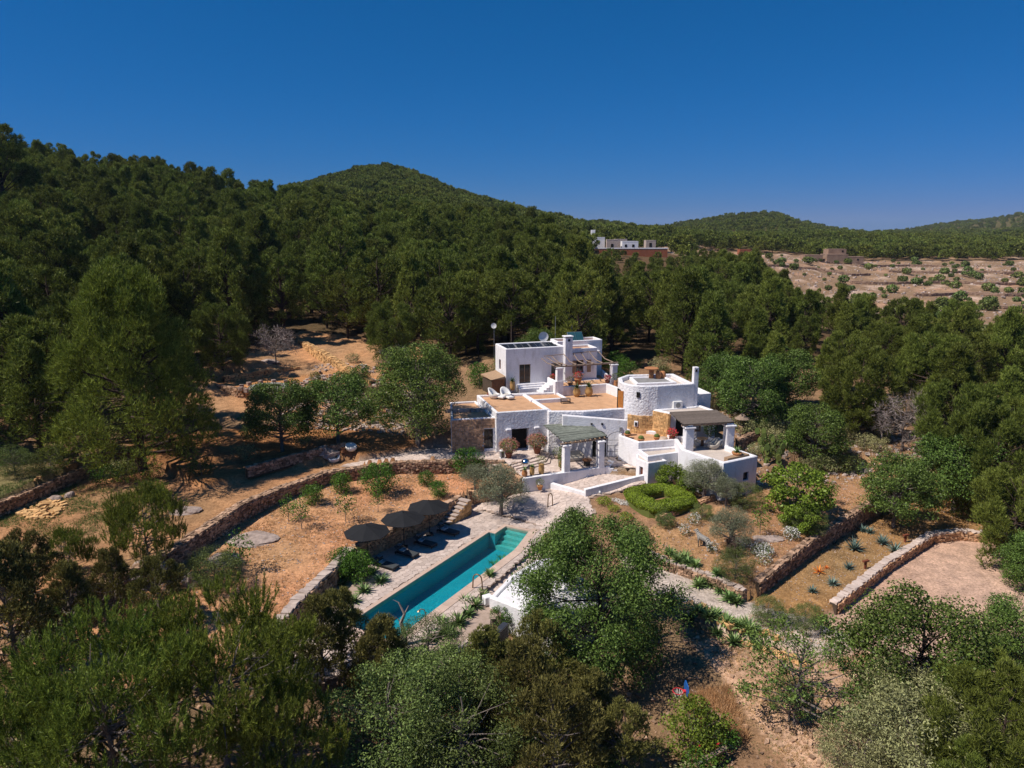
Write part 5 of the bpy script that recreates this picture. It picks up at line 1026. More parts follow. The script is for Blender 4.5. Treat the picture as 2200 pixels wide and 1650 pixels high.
for k in range(6): MB().box((-.58, -.15 + .06*k, .85), (.03, .02, 1.5)).build('rib', 'iron', t, local=True)
# ------------------------------------------------------------------ pots and plants
def blades(n_, l, w_, m, seed=0, up=.6, arch=.5, name='leaves', seg=3, twist=.2):
    rng = random.Random(seed); mb = MB()
    for i in range(n_):
        a = i * 2.39996 + rng.uniform(-.2, .2); el = (i / n_) * 1.15 + .12 + rng.uniform(-.1, .1); ll = l * rng.uniform(.75, 1.1); x = y = 0; z = .05; V = []
        ca, sa = math.cos(a), math.sin(a)
        for k in range(seg + 1):
            f_ = k / seg; ww = w_ * (.55 + .45 * math.sin(math.pi * min(1, f_ * 1.3))) * (1 - f_ ** 3) * .5 + .002; V += [(x - sa * ww, y + ca * ww, z + .015), (x + sa * ww, y - ca * ww, z + .015)]
            e = el - arch * f_; x += ca * math.cos(e) * ll / seg; y += sa * math.cos(e) * ll / seg; z += math.sin(e) * ll / seg
        mb.add(V, [(2*k, 2*k+1, 2*k+3, 2*k+2) for k in range(seg)])
    me = bpy.data.meshes.new(name); me.from_pydata(mb.v, [], mb.f); me.materials.append(M[m]); me.update(); return me
def puff(seed, r, h, n_, s, m, lo=0.0, name='foliage'):
    rng = np.random.default_rng(seed); d = unit(rng.normal(size=(n_, 3)) + np.array([0, 0, .3])); lump = 1 + .18 * np.sin(d[:, 0] * 5 + seed) * np.cos(d[:, 1] * 6 + d[:, 2] * 4)
    p = d * np.array([r, r, h / 2]) * (rng.uniform(.35, 1, n_) ** .45 * lump)[:, None] + np.array([0, 0, lo + h / 2]); p[:, 2] = np.maximum(p[:, 2], .02)
    V = quads_from(p, unit(d * .6 + rng.normal(size=(n_, 3)) * .8 + np.array([0, 0, .4])), s, s * .55, rng); return mesh_np(name, V, np.arange(len(V)).reshape(-1, 4), M[m])
POTS = {'jar': [(.2, 0), (.34, .25), (.36, .5), (.24, .78), (.28, .84), (.22, .84)], 'bowl': [(.18, 0), (.34, .22), (.38, .32), (.33, .33)], 'tall': [(.22, 0), (.3, .3), (.3, .7), (.26, .95), (.31, 1.02), (.25, 1.02)], 'flower': [(.22, 0), (.34, .42), (.38, .42), (.38, .5), (.3, .5)]}
def pot(label, c, style, m, plant, sc=1.0, name='potted_plant', cat='potted plant', seed=1):
    t = thing(name, label, cat, c, rnd.uniform(0, 6), sc=sc); pf = POTS[style]; top = pf[-1][1]; MB().lathe(pf, n=14).build('pot', m, t, smooth=True, local=True)
    def ad(me, nm='foliage', dz=0): o = link(nm, me, t); o.location = (0, 0, top - .05 + dz); return o
    if plant == 'cycad': ad(blades(30, .75, .09, 'cycad', seed, arch=.9), 'fronds')
    elif plant == 'cactus': b = MB().lathe([(.2, 0), (.3, .12), (.27, .28), (.12, .38), (.02, .4)], n=18, flute=-.1); o = b.build('cactus', 'scrub', t, smooth=False, local=True); o.location = (0, 0, top - .08)
    elif plant == 'pink': ad(puff(seed, .85, 1.25, 1500, .11, 'scrub')); ad(puff(seed + 9, .92, 1.35, 1900, .085, 'pinkfl'), 'blossom')
    elif plant == 'red': ad(puff(seed, .5, .75, 350, .1, 'scrub')); ad(puff(seed + 9, .55, .9, 520, .11, 'redfl'), 'blossom')
    elif plant == 'pinklight': ad(puff(seed, .5, .7, 300, .1, 'scrub')); ad(puff(seed + 9, .5, .8, 260, .1, 'redfl'), 'blossom')
    elif plant == 'airy': ad(puff(seed, .6, .95, 420, .09, 'scrub'))
    elif plant == 'succ': ad(blades(34, .5, .09, 'agave', seed, arch=.3), 'leaves')
    return t
def zz(px, py, z): q = P(px, py, z); return (q[0], q[1], z)
pot('ochre jar with a cycad left of the upper house door', zz(1101, 838, 7.0), 'tall', 'pot_ochre', 'cycad', 1.0, seed=3)
pot('left of two ochre jars with cycads in front of the raised terrace', zz(1239, 852, 6.52), 'jar', 'pot_ochre', 'cycad', 1.2, seed=4)
pot('right of two ochre jars with cycads in front of the raised terrace', zz(1265, 851, 6.52), 'jar', 'pot_ochre', 'cycad', 1.3, seed=5)
pot('pot with pink bougainvillea at the left column of the log pergola', (*A(5.4, -1.4), 7.56), 'flower', 'pot', 'pinklight', 1.0, seed=6)
pot('large clay bowl with pink flowers between the pergola columns', (*A(8.2, -2.2), 7.56), 'flower', 'pot', 'pinklight', 1.25, seed=7)
pot('clay pot with sparse greenery left of the pink flowers under the log pergola', (*A(7.0, -2.7), 7.56), 'bowl', 'pot', 'airy', .9, seed=8)
pot('red flowering pot by the right column of the log pergola', (*A(11.6, -3.0), 7.56), 'flower', 'pot_dark', 'red', .8, seed=9)
pot('tall clay jar with green leaves right of the log pergola', zz(1324, 838, 6.9), 'tall', 'pot', 'airy', 1.1, seed=10)
pot('big pot of pink flowers left of the farmhouse door', zz(1093, 983, 2.7), 'flower', 'pot_dark', 'pink', 1.15, seed=11)
pot('big pot of fading pink flowers right of the farmhouse door', zz(1154, 974, 2.7), 'flower', 'pot_dark', 'pink', 1.2, seed=12)
for i, (a, b, lb) in enumerate([(1348, 938, 'leftmost round cactus in a clay bowl on the stepped terrace'), (1377, 949, 'middle round cactus in a clay bowl at the terrace corner'), (1411, 945, 'rightmost round cactus in a clay bowl beside the stone jar')]): pot(lb, zz(a, b, 4.62 if i < 2 else 4.45), 'bowl', 'pot', 'cactus', 1.0, seed=20 + i)
pot('red bougainvillea in a dark clay pot beside the left balcony column', zz(1443, 960, 3.87), 'tall', 'pot_dark', 'red', 1.05, seed=24)
q = zz(1425, 961, 3.87); o = lathe_thing('stone_jar', 'pale stone jar without a plant beside the red bougainvillea', 'jar', q, [(.3, 0), (.46, .4), (.48, .75), (.36, 1.05), (.26, 1.06)], 'pot_pale')
pot('ochre jar with spiky leaves at the left end of the shelter terrace', zz(1143, 1021, 2.22), 'tall', 'pot_ochre', 'succ', .8, seed=26)
pot('ochre jar with airy branches on the left end of the shelter terrace', zz(1163, 1018, 2.22), 'tall', 'pot_ochre', 'airy', .95, seed=27)
pot('brown jar at the far left end of the shelter terrace', zz(1127, 1024, 2.22), 'jar', 'pot', 'succ', .8, seed=28)
pot('plain ochre jar at the foot of the left shelter column', zz(1207, 1005, 2.22), 'jar', 'pot_ochre', 'airy', .9, seed=29)
pot('small red clay pot on the walkway before the white base wall', zz(1160, 1052, 1.05), 'flower', 'pot', 'airy', .8, seed=30)
pot('succulents growing in the planter on the right corner of the balcony', (20.8, 62.95, 4.75), 'bowl', 'pot', 'succ', 1.3, seed=31)
q = zz(1127, 1010, 2.22); t = thing('mirror_ball', 'shiny steel garden sphere behind the jars on the terrace', 'garden sphere', (q[0] + .1, q[1] + .5, 2.2)); MB().lathe([(.001, 0), (.22, .06), (.38, .2), (.45, .45), (.38, .7), (.22, .84), (.001, .9)], (0, 0, .15), 16).build('sphere', 'mirror', t, smooth=True, local=True); MB().lathe([(.2, 0), (.16, .18)], n=10).build('stand', 'iron', t, local=True)
def lantern(label, c, s=1.0):
    t = thing('lantern', label, 'lantern', c, .3, sc=s); MB().box((0, 0, .03), (.36, .36, .06)).box((0, 0, .6), (.4, .4, .05)).build('frame', 'plastic_white', t, local=True); MB().lathe([(.2, .62), (.03, .78)], n=4).build('cap', 'plastic_white', t, local=True)
    for x in (-.15, .15):
        for y in (-.15, .15): MB().box((x, y, .32), (.04, .04, .56)).build('post', 'plastic_white', t, local=True)
    MB().box((0, 0, .3), (.26, .26, .46)).build('pane', 'glass', t, local=True)
lantern('white lantern at the corner of the farmhouse terrace', zz(1079, 984, 2.7), 1.3); lantern('small white lantern on the stepped terrace wall', zz(1377, 962, 4.1), .8)
pot('squat pale pot with a lid of straw beside the house steps', zz(1197, 985, 2.2), 'bowl', 'pot_pale', 'airy', 1.0, seed=33)
lathe_thing('white_stool', 'small round white stool right of the red bougainvillea', 'stool', zz(1457, 958, 3.87), [(.2, 0), (.25, .3), (.2, .36)], 'plastic_white')
# egg chairs and others
def tub_chair(label, c, rz, m='plastic_white', inner=None, sc=1.0, high=.8, name='tub_chair', cat='chair'):
    t = thing(name, label, cat, c, rz, sc=sc); n_ = 18; V = []; F_ = []
    for j, (r, z0) in enumerate([(.3, .02), (.48, .18), (.52, .38)]):
        for k in range(n_): a = 2*math.pi*k/n_; V.append((r*math.cos(a), r*math.sin(a)*.95, z0))
    for k in range(n_): a = 2*math.pi*k/n_; b = max(0, -math.cos(a)); V.append((.5*math.cos(a) - .1*b, .5*math.sin(a), .42 + (high - .42) * b ** .7))
    for k in range(n_): a = 2*math.pi*k/n_; b = max(0, -math.cos(a)); V.append((.4*math.cos(a) - .08*b, .4*math.sin(a), .40 + (high - .46) * b ** .7))
    for k in range(n_): a = 2*math.pi*k/n_; V.append((.3*math.cos(a), .3*math.sin(a), .33))
    for j in range(5): F_ += [(j*n_+k, j*n_+(k+1) % n_, (j+1)*n_+(k+1) % n_, (j+1)*n_+k) for k in range(n_)]
    F_ += [tuple(reversed(range(n_)))]; MB().add(V, F_).build('shell', m, t, smooth=True, local=True); MB().lathe([(.3, 0), (.3, .05)], (0, 0, .31), n_).build('seat', inner or m, t, local=True); return t
tub_chair('round white outdoor chair on the left beside the long orchard wall', (*G(718, 995)[:2], G(718, 995)[2]), R(-100), sc=1.15, high=.65); tub_chair('round white outdoor chair on the right beside the long orchard wall', (*G(756, 987)[:2], G(756, 987)[2]), R(-60), sc=1.15, high=.65)
g_ = G(738, 990); b = MB().lathe([(.22, 0), (.2, .4), (.25, .45)], n=10).build('side_table', 'wood'); b.location = g_; tag(b, 'small dark wooden table between the two round white chairs', 'side table')
def egg(label, c, rz, back='plastic_white'):
    t = tub_chair(label, c, rz, 'plastic_white', 'cream', 1.25, .95, 'lounge_chair', 'lounge chair'); MB().box((.75, 0, .22), (.6, .6, .2)).build('footrest', 'plastic_white', t, local=True, bevel=.08); MB().lathe([(.22, 0), (.24, .03)], n=14).build('back_disc', back, t, local=True); o = [k for k in t.children if k.name.startswith('back_disc')][0]; o.rotation_euler = (0, R(-72), 0); o.location = (-.53, 0, .45); return t
egg('cream lounge chair with a red back on the left of the roof terrace', zz(1062, 856, 6.73), R(-25), 'red'); egg('cream lounge chair on the right of the pair on the roof terrace', zz(1087, 855, 6.73), R(-60))
t = thing('slatted_bench', 'small grey iron bench on the terracotta roof terrace', 'bench', zz(1215, 866, 6.52), R(8)); 
for k in range(5): MB().box((0, -.28 + .14*k, .52), (1.1, .1, .04)).build('slat', 'pole', t, local=True)
MB().box((0, 0, .2), (1.0, .5, .03)).build('shelf', 'iron', t, local=True)
for x in (-.5, .5):
    for y in (-.25, .25): MB().box((x, y, .25), (.05, .05, .5)).build('leg', 'iron', t, local=True)
tub_chair('woven cream armchair left of the table on the balcony', (18.0, 67.3, 4.4), R(0), 'cream', sc=1.15, high=.85, name='armchair'); tub_chair('woven cream armchair right of the table on the balcony', (19.6, 66.6, 4.4), R(200), 'cream', sc=1.2, high=.9, name='armchair')
t = thing('round_table', 'round wooden table between the armchairs on the balcony', 'table', (18.8, 67.6, 4.4)); MB().lathe([(.55, .7), (.55, .76)], n=14).build('tabletop', 'wood_pale', t, local=True); MB().lathe([(.18, 0), (.12, .7)], n=8).build('pedestal', 'wood', t, local=True)
t = thing('framed_mirror', 'carved wooden framed mirror on the wall behind the balcony table', 'mirror', (19.0, 70.82, 4.9), R(10.7)); MB().box((0, -.03, .65), (.95, .06, 1.25)).build('frame', 'wood_pale', t, local=True); MB().box((0, -.07, .65), (.5, .03, .75)).build('mirror_glass', 'mirror', t, local=True)
# climbing plant on the balcony
q = (20.4, 70.5, 4.4); t = thing('climbing_plant', 'dark green climbing plant under the right side of the balcony cane roof', 'plant', q); link('foliage', puff(60, .7, 2.2, 900, .16, 'carob'), t); MB().tube([(0, 0, 0), (.1, 0, 1.5)], .03, 4).build('stem', 'bark_grey', t, local=True)
q = (5.1, 66.5, 2.2); t = thing('climbing_plant', 'narrow green climber on the left column of the cane roofed shelter', 'plant', (4.75, 66.6, 2.2)); link('foliage', puff(61, .28, 2.6, 500, .12, 'scrub'), t); MB().tube([(0, 0, 0), (.05, 0, 2.0)], .025, 4).build('stem', 'bark_grey', t, local=True)
# ------------------------------------------------------------------ trees and shrubs round the farm
def at(px, py, hc): x, y, g = G(px, py, hc); return x, y, g
def tree_at(name, me, px, py, hc, label, cat='tree', sc=1.0, szz=1.0, group=None, **k):
    x, y, g = at(px, py, hc); return put_tree(name, me, x, y, label, cat, group, sc=sc, z=g - .1, szz=szz, **k)
BP = make_pine(201, h=17.5, rad=8.2, ncl=120, ntuft=170, k=6, Ln=0.45, Wd=0.05, lo=.06, prof=prof_cone, cr=.15, up=1.4, flat=1.3, spray=.45, dead=40, mt='pine_light', r0=.42)
put_tree('pine_tree', BP, -34.2, 62.8, 'huge broad pine standing alone before the left wood, its shadow on the terrace below', 'pine tree', sc=1.06, z=3.8)
TP = make_pine(202, h=17, rad=4.6, ncl=44, ntuft=110, k=5, Ln=0.5, Wd=0.08, lo=.5, r0=.3)
for px, py, hc, lb, sc in ((45, 520, 11.5, 'tall pine with a bare dark trunk at the left edge of the photo', 1.0), (120, 570, 11, 'tall slender trunked pine behind the huge broad pine', .95), (55, 315, 12.5, 'pine standing above the ridge line at the far left', 1.05), (5, 330, 12, 'pine cut by the left edge on the ridge line', 1.0), (20, 690, 6, 'pine low at the left edge behind the grassy terrace', .6)):
    if py < 400: x, y = (px - 1100) / FPX * 152, 150; put_tree('pine_tree', TP, x, y, lb, 'pine tree', sc=sc * 1.15, z=CZ + 152 * math.tan(math.atan((825 - py) / FPX) - PITCH) - 16)
    else: tree_at('pine_tree', TP, px, py, hc, lb, 'pine tree', sc=sc)
C1 = make_broad(210, h=10.5, rad=4.6, ncl=74, nleaf=480, Ln=.2, Wd=.11, lo=.22); C2 = make_broad(211, h=7.2, rad=3.7, ncl=56, nleaf=420, Ln=.19, Wd=.10)
C3 = make_broad(212, h=9.6, rad=6.0, ncl=130, nleaf=520, Ln=.19, Wd=.085, lo=.10, cr=.2, shell=.2, bk='bark')                                     # big foreground tree, loose
C4 = make_broad(213, h=6.2, rad=3.7, ncl=34, nleaf=170, Ln=.2, Wd=.08, lo=.3, cr=.22, shell=.2)                                       # sparse almond
C5 = make_broad(214, h=7, rad=4.4, ncl=60, nleaf=480, Ln=.17, Wd=.12, lo=.1, bk='bark')
tree_at('carob_tree', C1, 895, 830, 6.4, 'tall dense green tree left of the brown stone annex'); tree_at('carob_tree', C2, 600, 880, 4.4, 'rounded green tree left of the pair below the fire circle'); tree_at('carob_tree', C2, 722, 862, 4.6, 'green tree above the two round white chairs')
BR = make_bare(220, 5, 3.0); tree_at('bare_tree', BR, 590, 738, 3.0, 'grey leafless tree behind the fire circle', cname='twigs'); tree_at('bare_tree', BR, 1945, 905, 3.2, 'grey leafless tree in the scrub right of the farmhouse', sc=1.15, cname='twigs'); tree_at('bare_tree', BR, 850, 770, 2.5, 'small grey leafless tree behind the tall dense green tree', sc=.8, cname='twigs'); tree_at('bare_tree', BR, 120, 455, 7, 'grey dead tree among the pines of the left hillside', sc=1.2, cname='twigs')
OL = make_broad(230, h=4.6, rad=2.3, ncl=36, nleaf=560, Ln=.13, Wd=.038, lo=.45, mt='olive', cr=.34, r0=.22)
x, y, g = G(1077, 1112); put_tree('olive_tree', OL, x, y, 'silvery olive tree with a thick leaning trunk at the head of the pool', 'olive tree', z=g - .05)
tree_at('olive_bush', OL, 1020, 1048, 1.4, 'silvery olive bush leaning over the stone steps', 'olive bush', sc=.55); tree_at('olive_tree', OL, 1572, 1130, 2.2, 'small olive tree growing by the blackened stump in the flower garden', 'olive tree', sc=.72); put_tree('olive_tree', OL, 17.4, 61.0, 'sparse olive tree in front of the high balcony wall', 'olive tree', sc=.8); put_tree('olive_tree', OL, 19.0, 59.6, 'low olive sapling against the balcony corner', 'olive tree', sc=.55)
BT = put_tree('carob_tree', C3, 5.5, 41.4, 'large loose leaved tree in the foreground hiding part of the pool house', 'tree', sc=.9, szz=1.12, z=-2.6)
C3b = make_broad(216, h=7, rad=1.7, ncl=26, nleaf=260, Ln=.22, Wd=.075, lo=.3, cr=.5, shell=.1, prof=prof_col)
put_tree('young_tree', C3b, 4.1, 46.2, 'thin upright shoots rising left of the large foreground tree', 'tree', z=-.9, sc=1.0); put_tree('young_tree', C3b, 4.5, 47.2, 'upright leafy shoots beside the bronze hoop', 'tree', z=-.6, sc=.95)
tree_at('almond_tree', C4, 1722, 1420, 4.0, 'sparse almond tree between the dirt track and the gravel lot', 'tree', sc=1.0); tree_at('almond_tree', C4, 1700, 1490, 1.9, 'low spreading branch clump below the sparse almond tree', 'tree', sc=.42); tree_at('carob_tree', C5, 1975, 1425, 3.0, 'dense dark green carob at the lower right by the gravel lot', 'tree', sc=.95)
for px, py, hc, sc, lb in ((2060, 1000, 4.6, 1.05, 'wide dark green carob shading the corner of the gravel lot'), (1930, 1040, 4.0, .9, 'dark green carob above the end of the dry stone wall'), (1750, 925, 3.8, .88, 'green carob behind the prickly pears'), (1620, 832, 4.6, 1.1, 'broad green tree right behind the tower house'), (1560, 800, 4.4, .9, 'green tree close behind the tower chimney'), (2215, 1350, 3.0, .65, 'green carob at the right edge below the gravel lot'), (1690, 800, 4.5, 1.0, 'green tree right of the broad one behind the tower house'), (2230, 1180, 3.2, .6, 'leafy tree at the right edge beside the gravel lot'), (1160, 735, 4, .8, 'green tree just behind the solar panels')):
    tree_at('carob_tree', C2 if hc > 3.7 else C5, px, py, hc, lb, sc=sc)
FG = make_broad(240, h=5, rad=3.1, ncl=34, nleaf=190, Ln=.26, Wd=.18, lo=.25, mt='bright'); tree_at('fig_tree', FG, 1712, 1050, 2.9, 'bright green fig tree on the slope right of the balcony', 'fig tree', sc=.95); tree_at('fig_tree', FG, 1722, 1110, 1.6, 'low bright green fig branches over the shaded shrubs', 'fig tree', sc=.5); put_tree('fig_tree', FG, 15.1, 63.9, 'bright green fig branches before the dark terrace wall', 'fig tree', sc=.48); put_tree('fig_tree', FG, 16.9, 62.5, 'bright green fig branches above the right end of the hedge ring', 'fig tree', sc=.42)
CT = make_broad(250, h=2.9, rad=1.5, ncl=30, nleaf=150, Ln=.15, Wd=.085, lo=.12, mt='citrus', r0=.06, cr=.42)
for px, py, hc, sc, lb in ((812, 1030, 1.5, 1.0, 'large round orange tree in the orchard below the long wall'), (1005, 988, 1.6, .95, 'orange tree against the low terrace wall before the stone annex'), (942, 1045, 1.1, .55, 'small round citrus tree between the parasols and the terrace wall'), (915, 1022, 1.0, .5, 'slender citrus tree right of the large orange tree'), (732, 1035, 1.0, .62, 'citrus shrub against the long stone wall left of the large orange tree'), (670, 1060, 1.0, .6, 'citrus shrub against the long stone wall, farthest left'), (1030, 800, 1.9, 1.05, 'round citrus tree left of the wooden shed'), (768, 1215, 1.4, .8, 'dense green shrub spilling into the bed left of the pool'), (742, 1212, 1.2, .8, 'green creeper shrub on the orchard wall by the pool bed'), (1078, 1335, .7, .6, 'rounded shrub in front of the pool house steps'), (1345, 798, 1.2, .9, 'bright shrub just right of the log pergola')):
    tree_at('citrus_tree', CT, px, py, hc, lb, 'fruit tree' if 'shrub' not in lb else 'shrub', sc=sc)
CT2 = make_broad(251, h=2.4, rad=1.35, ncl=26, nleaf=170, Ln=.13, Wd=.07, lo=.15, mt='bright', cr=.42); tree_at('citrus_bush', CT2, 1490, 1565, 1.4, 'bright green bush beside the red play equipment at the bottom', 'shrub', sc=1.2)
SP = make_broad(252, h=2.3, rad=.75, ncl=14, nleaf=34, Ln=.16, Wd=.075, lo=.35, mt='citrus', cr=.5, r0=.035)
for px, py, sc, lb in ((743, 1125, 1.15, 'young staked tree left of the leftmost parasol'), (649, 1140, 1.1, 'young tree in the middle of the orchard'), (620, 1120, .95, 'thin young tree behind the middle of the orchard'), (683, 1090, .9, 'bare branched sapling near the long wall'), (518, 1232, 1.25, 'thin leafy sapling alone on the lower orchard'), (738, 1062, .9, 'sapling behind the young staked tree'), (813, 1103, .8, 'leafless sapling between the leftmost and middle parasols'), (1632, 1150, 1.0, 'young pale green tree in the wild flower garden'), (1785, 1085, .9, 'small tree above the dry stone wall on the right')):
    x, y, g = G(px, py); put_tree('sapling', SP, x, y, lb, 'young tree', z=g, sc=sc)
# juniper and mastic masses at the bottom
JN = [make_pine(260 + i, h=6.0, rad=2.6, ncl=36, ntuft=120, k=6, Ln=.24, Wd=.045, lo=.1, prof=prof_col if i else prof_cone, cr=.22, up=1.5, mt='juniper', bk='bark_grey', dead=8, spray=.4, flat=1.1) for i in range(2)]
MS = [make_broad(265 + i, h=4.4, rad=3.2, ncl=60, nleaf=300, Ln=.14, Wd=.05, lo=.1, mt=('mastic', 'scrub')[i], cr=.25, shell=.35) for i in range(2)]
PN = [make_candle(270, 8.0, 4.4, 1700), make_candle(271, 6.5, 3.4, 1200)]
for px, py, hc, sc, k, lb in ((732, 1366, 2.4, .88, 0, 'brown green juniper at the near left corner of the pool'), (822, 1372, 2.2, .5, 1, 'narrow juniper touching the near end of the pool'), (690, 1400, 2.4, .9, 0, 'brown green juniper below the hoop ornament'), (150, 1300, 2.4, .85, 0, 'brownish juniper among rocks at the left'), (60, 1230, 2.4, .85, 1, 'brownish juniper below the left terrace wall'), (240, 1250, 2.2, .75, 0, 'brownish juniper right above the candle shooted pine'), (20, 1330, 3, 1.2, 0, 'juniper cut by the left edge of the photo'), (1160, 1430, 3, 1.0, 1, 'juniper right of the slate heat pump'), (1130, 1520, 3, 1.15, 0, 'juniper at the bottom centre, left of the ball hoop'), (1260, 1560, 2.6, .95, 0, 'juniper under the large foreground tree'), (1340, 1630, 1.8, .8, 1, 'juniper at the bottom edge left of the play equipment'), (1040, 1460, 2.5, .95, 0, 'juniper in front of the path stones'), (820, 1430, 2.2, .85, 0, 'juniper left of the driftwood sculpture foot'), (1190, 1620, 2.6, 1.1, 1, 'juniper at the bottom edge, centre'), (340, 1290, 2, .8, 1, 'juniper beside the grey boulders')):
    tree_at('juniper', JN[k], px, py, hc, lb, 'juniper', sc=sc)
for px, py, hc, sc, k, lb in ((930, 1500, 2.4, 1.1, 1, 'grey green shrub mass below the shower pipe'), (840, 1560, 2.2, 1.2, 1, 'grey green shrub mass at the bottom, left of centre'), (990, 1600, 2.2, 1.2, 1, 'grey green shrub mass at the bottom centre'), (920, 1430, 1.6, .7, 1, 'thin shrub round the foot of the shower pipe'), (1945, 1530, 2.6, 1.0, 0, 'pale grey green mastic mound at the lower right'), (1860, 1630, 2.0, .8, 0, 'pale grey green mastic at the bottom edge right of the dirt track'), (2040, 1480, 2.6, .75, 0, 'pale yellowish mastic beside the blurred pine'), (1985, 1620, 2.6, 1.2, 0, 'pale grey green mastic at the bottom edge near the right pine'), (462, 1238, .9, .62, 1, 'dense grey green bush next to the boulder in the orchard'), (1603, 1065, 1.2, .5, 1, 'dark bush with white flowers at the foot of the balcony'), (1740, 1125, .9, .5, 1, 'dark shrubs in the shade under the fig tree'), (1580, 1225, .8, .5, 1, 'dark green shrub at the near corner of the flower garden'), (1700, 1120, .7, .32, 1, 'shrub left of the shaded patch under the fig'), (1430, 1120, .5, .3, 1, 'scrub with white flowers below the hedge ring'), (1370, 1150, .5, .35, 1, 'scrub behind the top of the large foreground tree'), (1510, 1105, .5, .32, 1, 'scrub under the right side of the hedge ring'), (1650, 1320, .7, .4, 1, 'loose shrub at the near end of the agave field'), (1730, 1335, .7, .4, 1, 'loose shrub at the near end of the broad topped wall'), (110, 1010, 1, .55, 1, 'bush on the left terrace by the rubble gap'), (30, 1000, 1, .6, 1, 'bush at the left edge of the grassy terrace')):
    tree_at('mastic_bush' if k == 0 else 'shrub', MS[k], px, py, hc, lb, 'shrub', sc=sc, tname='stem', cname='foliage')
for px, py, hc, sc, k, lb in ((470, 1450, 5.5, 1.05, 0, 'large pine with long upright shoots at the bottom left, right of the pair'), (230, 1530, 5.5, 1.05, 0, 'large pine with long upright shoots at the bottom left corner'), (600, 1560, 4.0, .85, 1, 'pine with upright shoots and grey bare branches at the bottom'), (310, 1130, 3.6, .85, 1, 'light green young pine by the left terrace'), (145, 1165, 2.6, .5, 1, 'small light green pine before the rubble gap'), (60, 1600, 4.0, .9, 1, 'pine shoots at the bottom left corner edge'), (560, 1380, 3.0, .62, 1, 'young pine shoots overlapping the lower orchard')):
    tree_at('pine_tree', PN[k], px, py, hc, lb, 'pine tree', sc=sc)
RP = make_pine(280, h=9, rad=4.0, ncl=60, ntuft=170, k=6, Ln=.38, Wd=.045, lo=.10, cr=.2, up=1.4, flat=1.25, spray=.45, dead=24)
for px, py, hc, sc, lb in ((2165, 1520, 6, .8, 'pine close to the camera at the lower right edge'), (2120, 1430, 5, .6, 'small pine behind the pale mastic at the right edge'), (2140, 985, 6, 1.15, 'large dark pine at the right edge above the gravel lot'), (2060, 900, 6, 1.05, 'large pine left of the one at the right edge'), (2190, 1090, 5, .9, 'pine cut by the right edge beside the gravel lot'), (1850, 830, 5.5, 1.05, 'dark pine in front of the belt right of the tower house'), (2000, 800, 5.5, 1.1, 'big bushy pine in the belt at the right'), (470, 700, 6, .95, 'pine directly right of the huge broad pine'), (840, 700, 5.5, .95, 'dense pine above the rubble wall'), (1000, 680, 5.5, .9, 'dense pine left behind the upper house'), (2130, 1640, 5, .6, 'pine at the bottom right corner')):
    tree_at('pine_tree', RP, px, py, hc, lb, 'pine tree', sc=sc)
# scrub scattered between the houses and the wood: countable bushes
zones = [([(-24,76),(-10,76),(-9,94),(-26,97)], 22, 'low green scrub bush on the stony slope left of the upper house', 'scrub left of the upper house'), ([(14,87),(26,80),(24,94),(4,95),(-4,92),(2,88)], 24, 'scrub bush on the bank behind the upper house', 'scrub behind the houses'),
         ([(23,67),(30,66),(40,70),(42,80),(26,80)], 30, 'scrub bush on the stony slope right of the balcony', 'scrub right of the farmhouse'), ([(-40,60),(-27,58),(-24,68),(-34,78),(-44,72)], 12, 'dark shrub in the shade under the left pines', 'shrubs under the left pines'), ([(-34,28),(-16,26),(-14,34),(-24,38),(-33,44)], 14, 'low dark shrub between the bottom left pines', 'shrubs at the bottom left'), ([(-12,24),(14,22),(13,36),(2,40),(-4,36),(-10,33)], 26, 'low shrub in the thicket along the bottom centre', 'thicket at the bottom centre')]
SCB = [make_broad(290 + i, h=1.7, rad=1.25, ncl=16, nleaf=120, Ln=.15, Wd=.07, lo=.1, mt=('scrub', 'citrus', 'mastic')[i], cr=.45, r0=.05) for i in range(3)]
for poly, n_, lb, gr in zones:
    xs = [p[0] for p in poly]; ys = [p[1] for p in poly]; k = 0
    while k < n_:
        x, y = rnd.uniform(min(xs), max(xs)), rnd.uniform(min(ys), max(ys))
        if inpoly(np.array([x]), np.array([y]), poly)[0] and Hs(x, y) > -4: put_tree('shrub', SCB[rnd.randrange(3)], x, y, lb, 'shrub', gr, sc=rnd.uniform(.6, 1.35), tname='stem', cname='foliage'); k += 1
FB_ = (puff(300, 1.6, 2.2, 500, .5, 'scrub'), )
for k in range(190):
    d = rnd.uniform(135, 390); px = rnd.uniform(1500 + (385 - d) * 1.75, 2260); x = (px - 1100) / FPX * d; z = Hs(x, d)
    zb_ = ('near the lower edge' if d < 200 else ('halfway up' if d < 290 else 'near the top edge')) + (' at the right' if px > 1980 else ' at the left'); t = thing('scrub_bush', 'small dark bush on the bare terraced field, ' + zb_, 'shrub', (x, d, z), rnd.uniform(0, 6), 'bushes on the bare field ' + zb_, rnd.choice((.5, .6, .8, 1.3))); link('foliage', FB_[0], t)
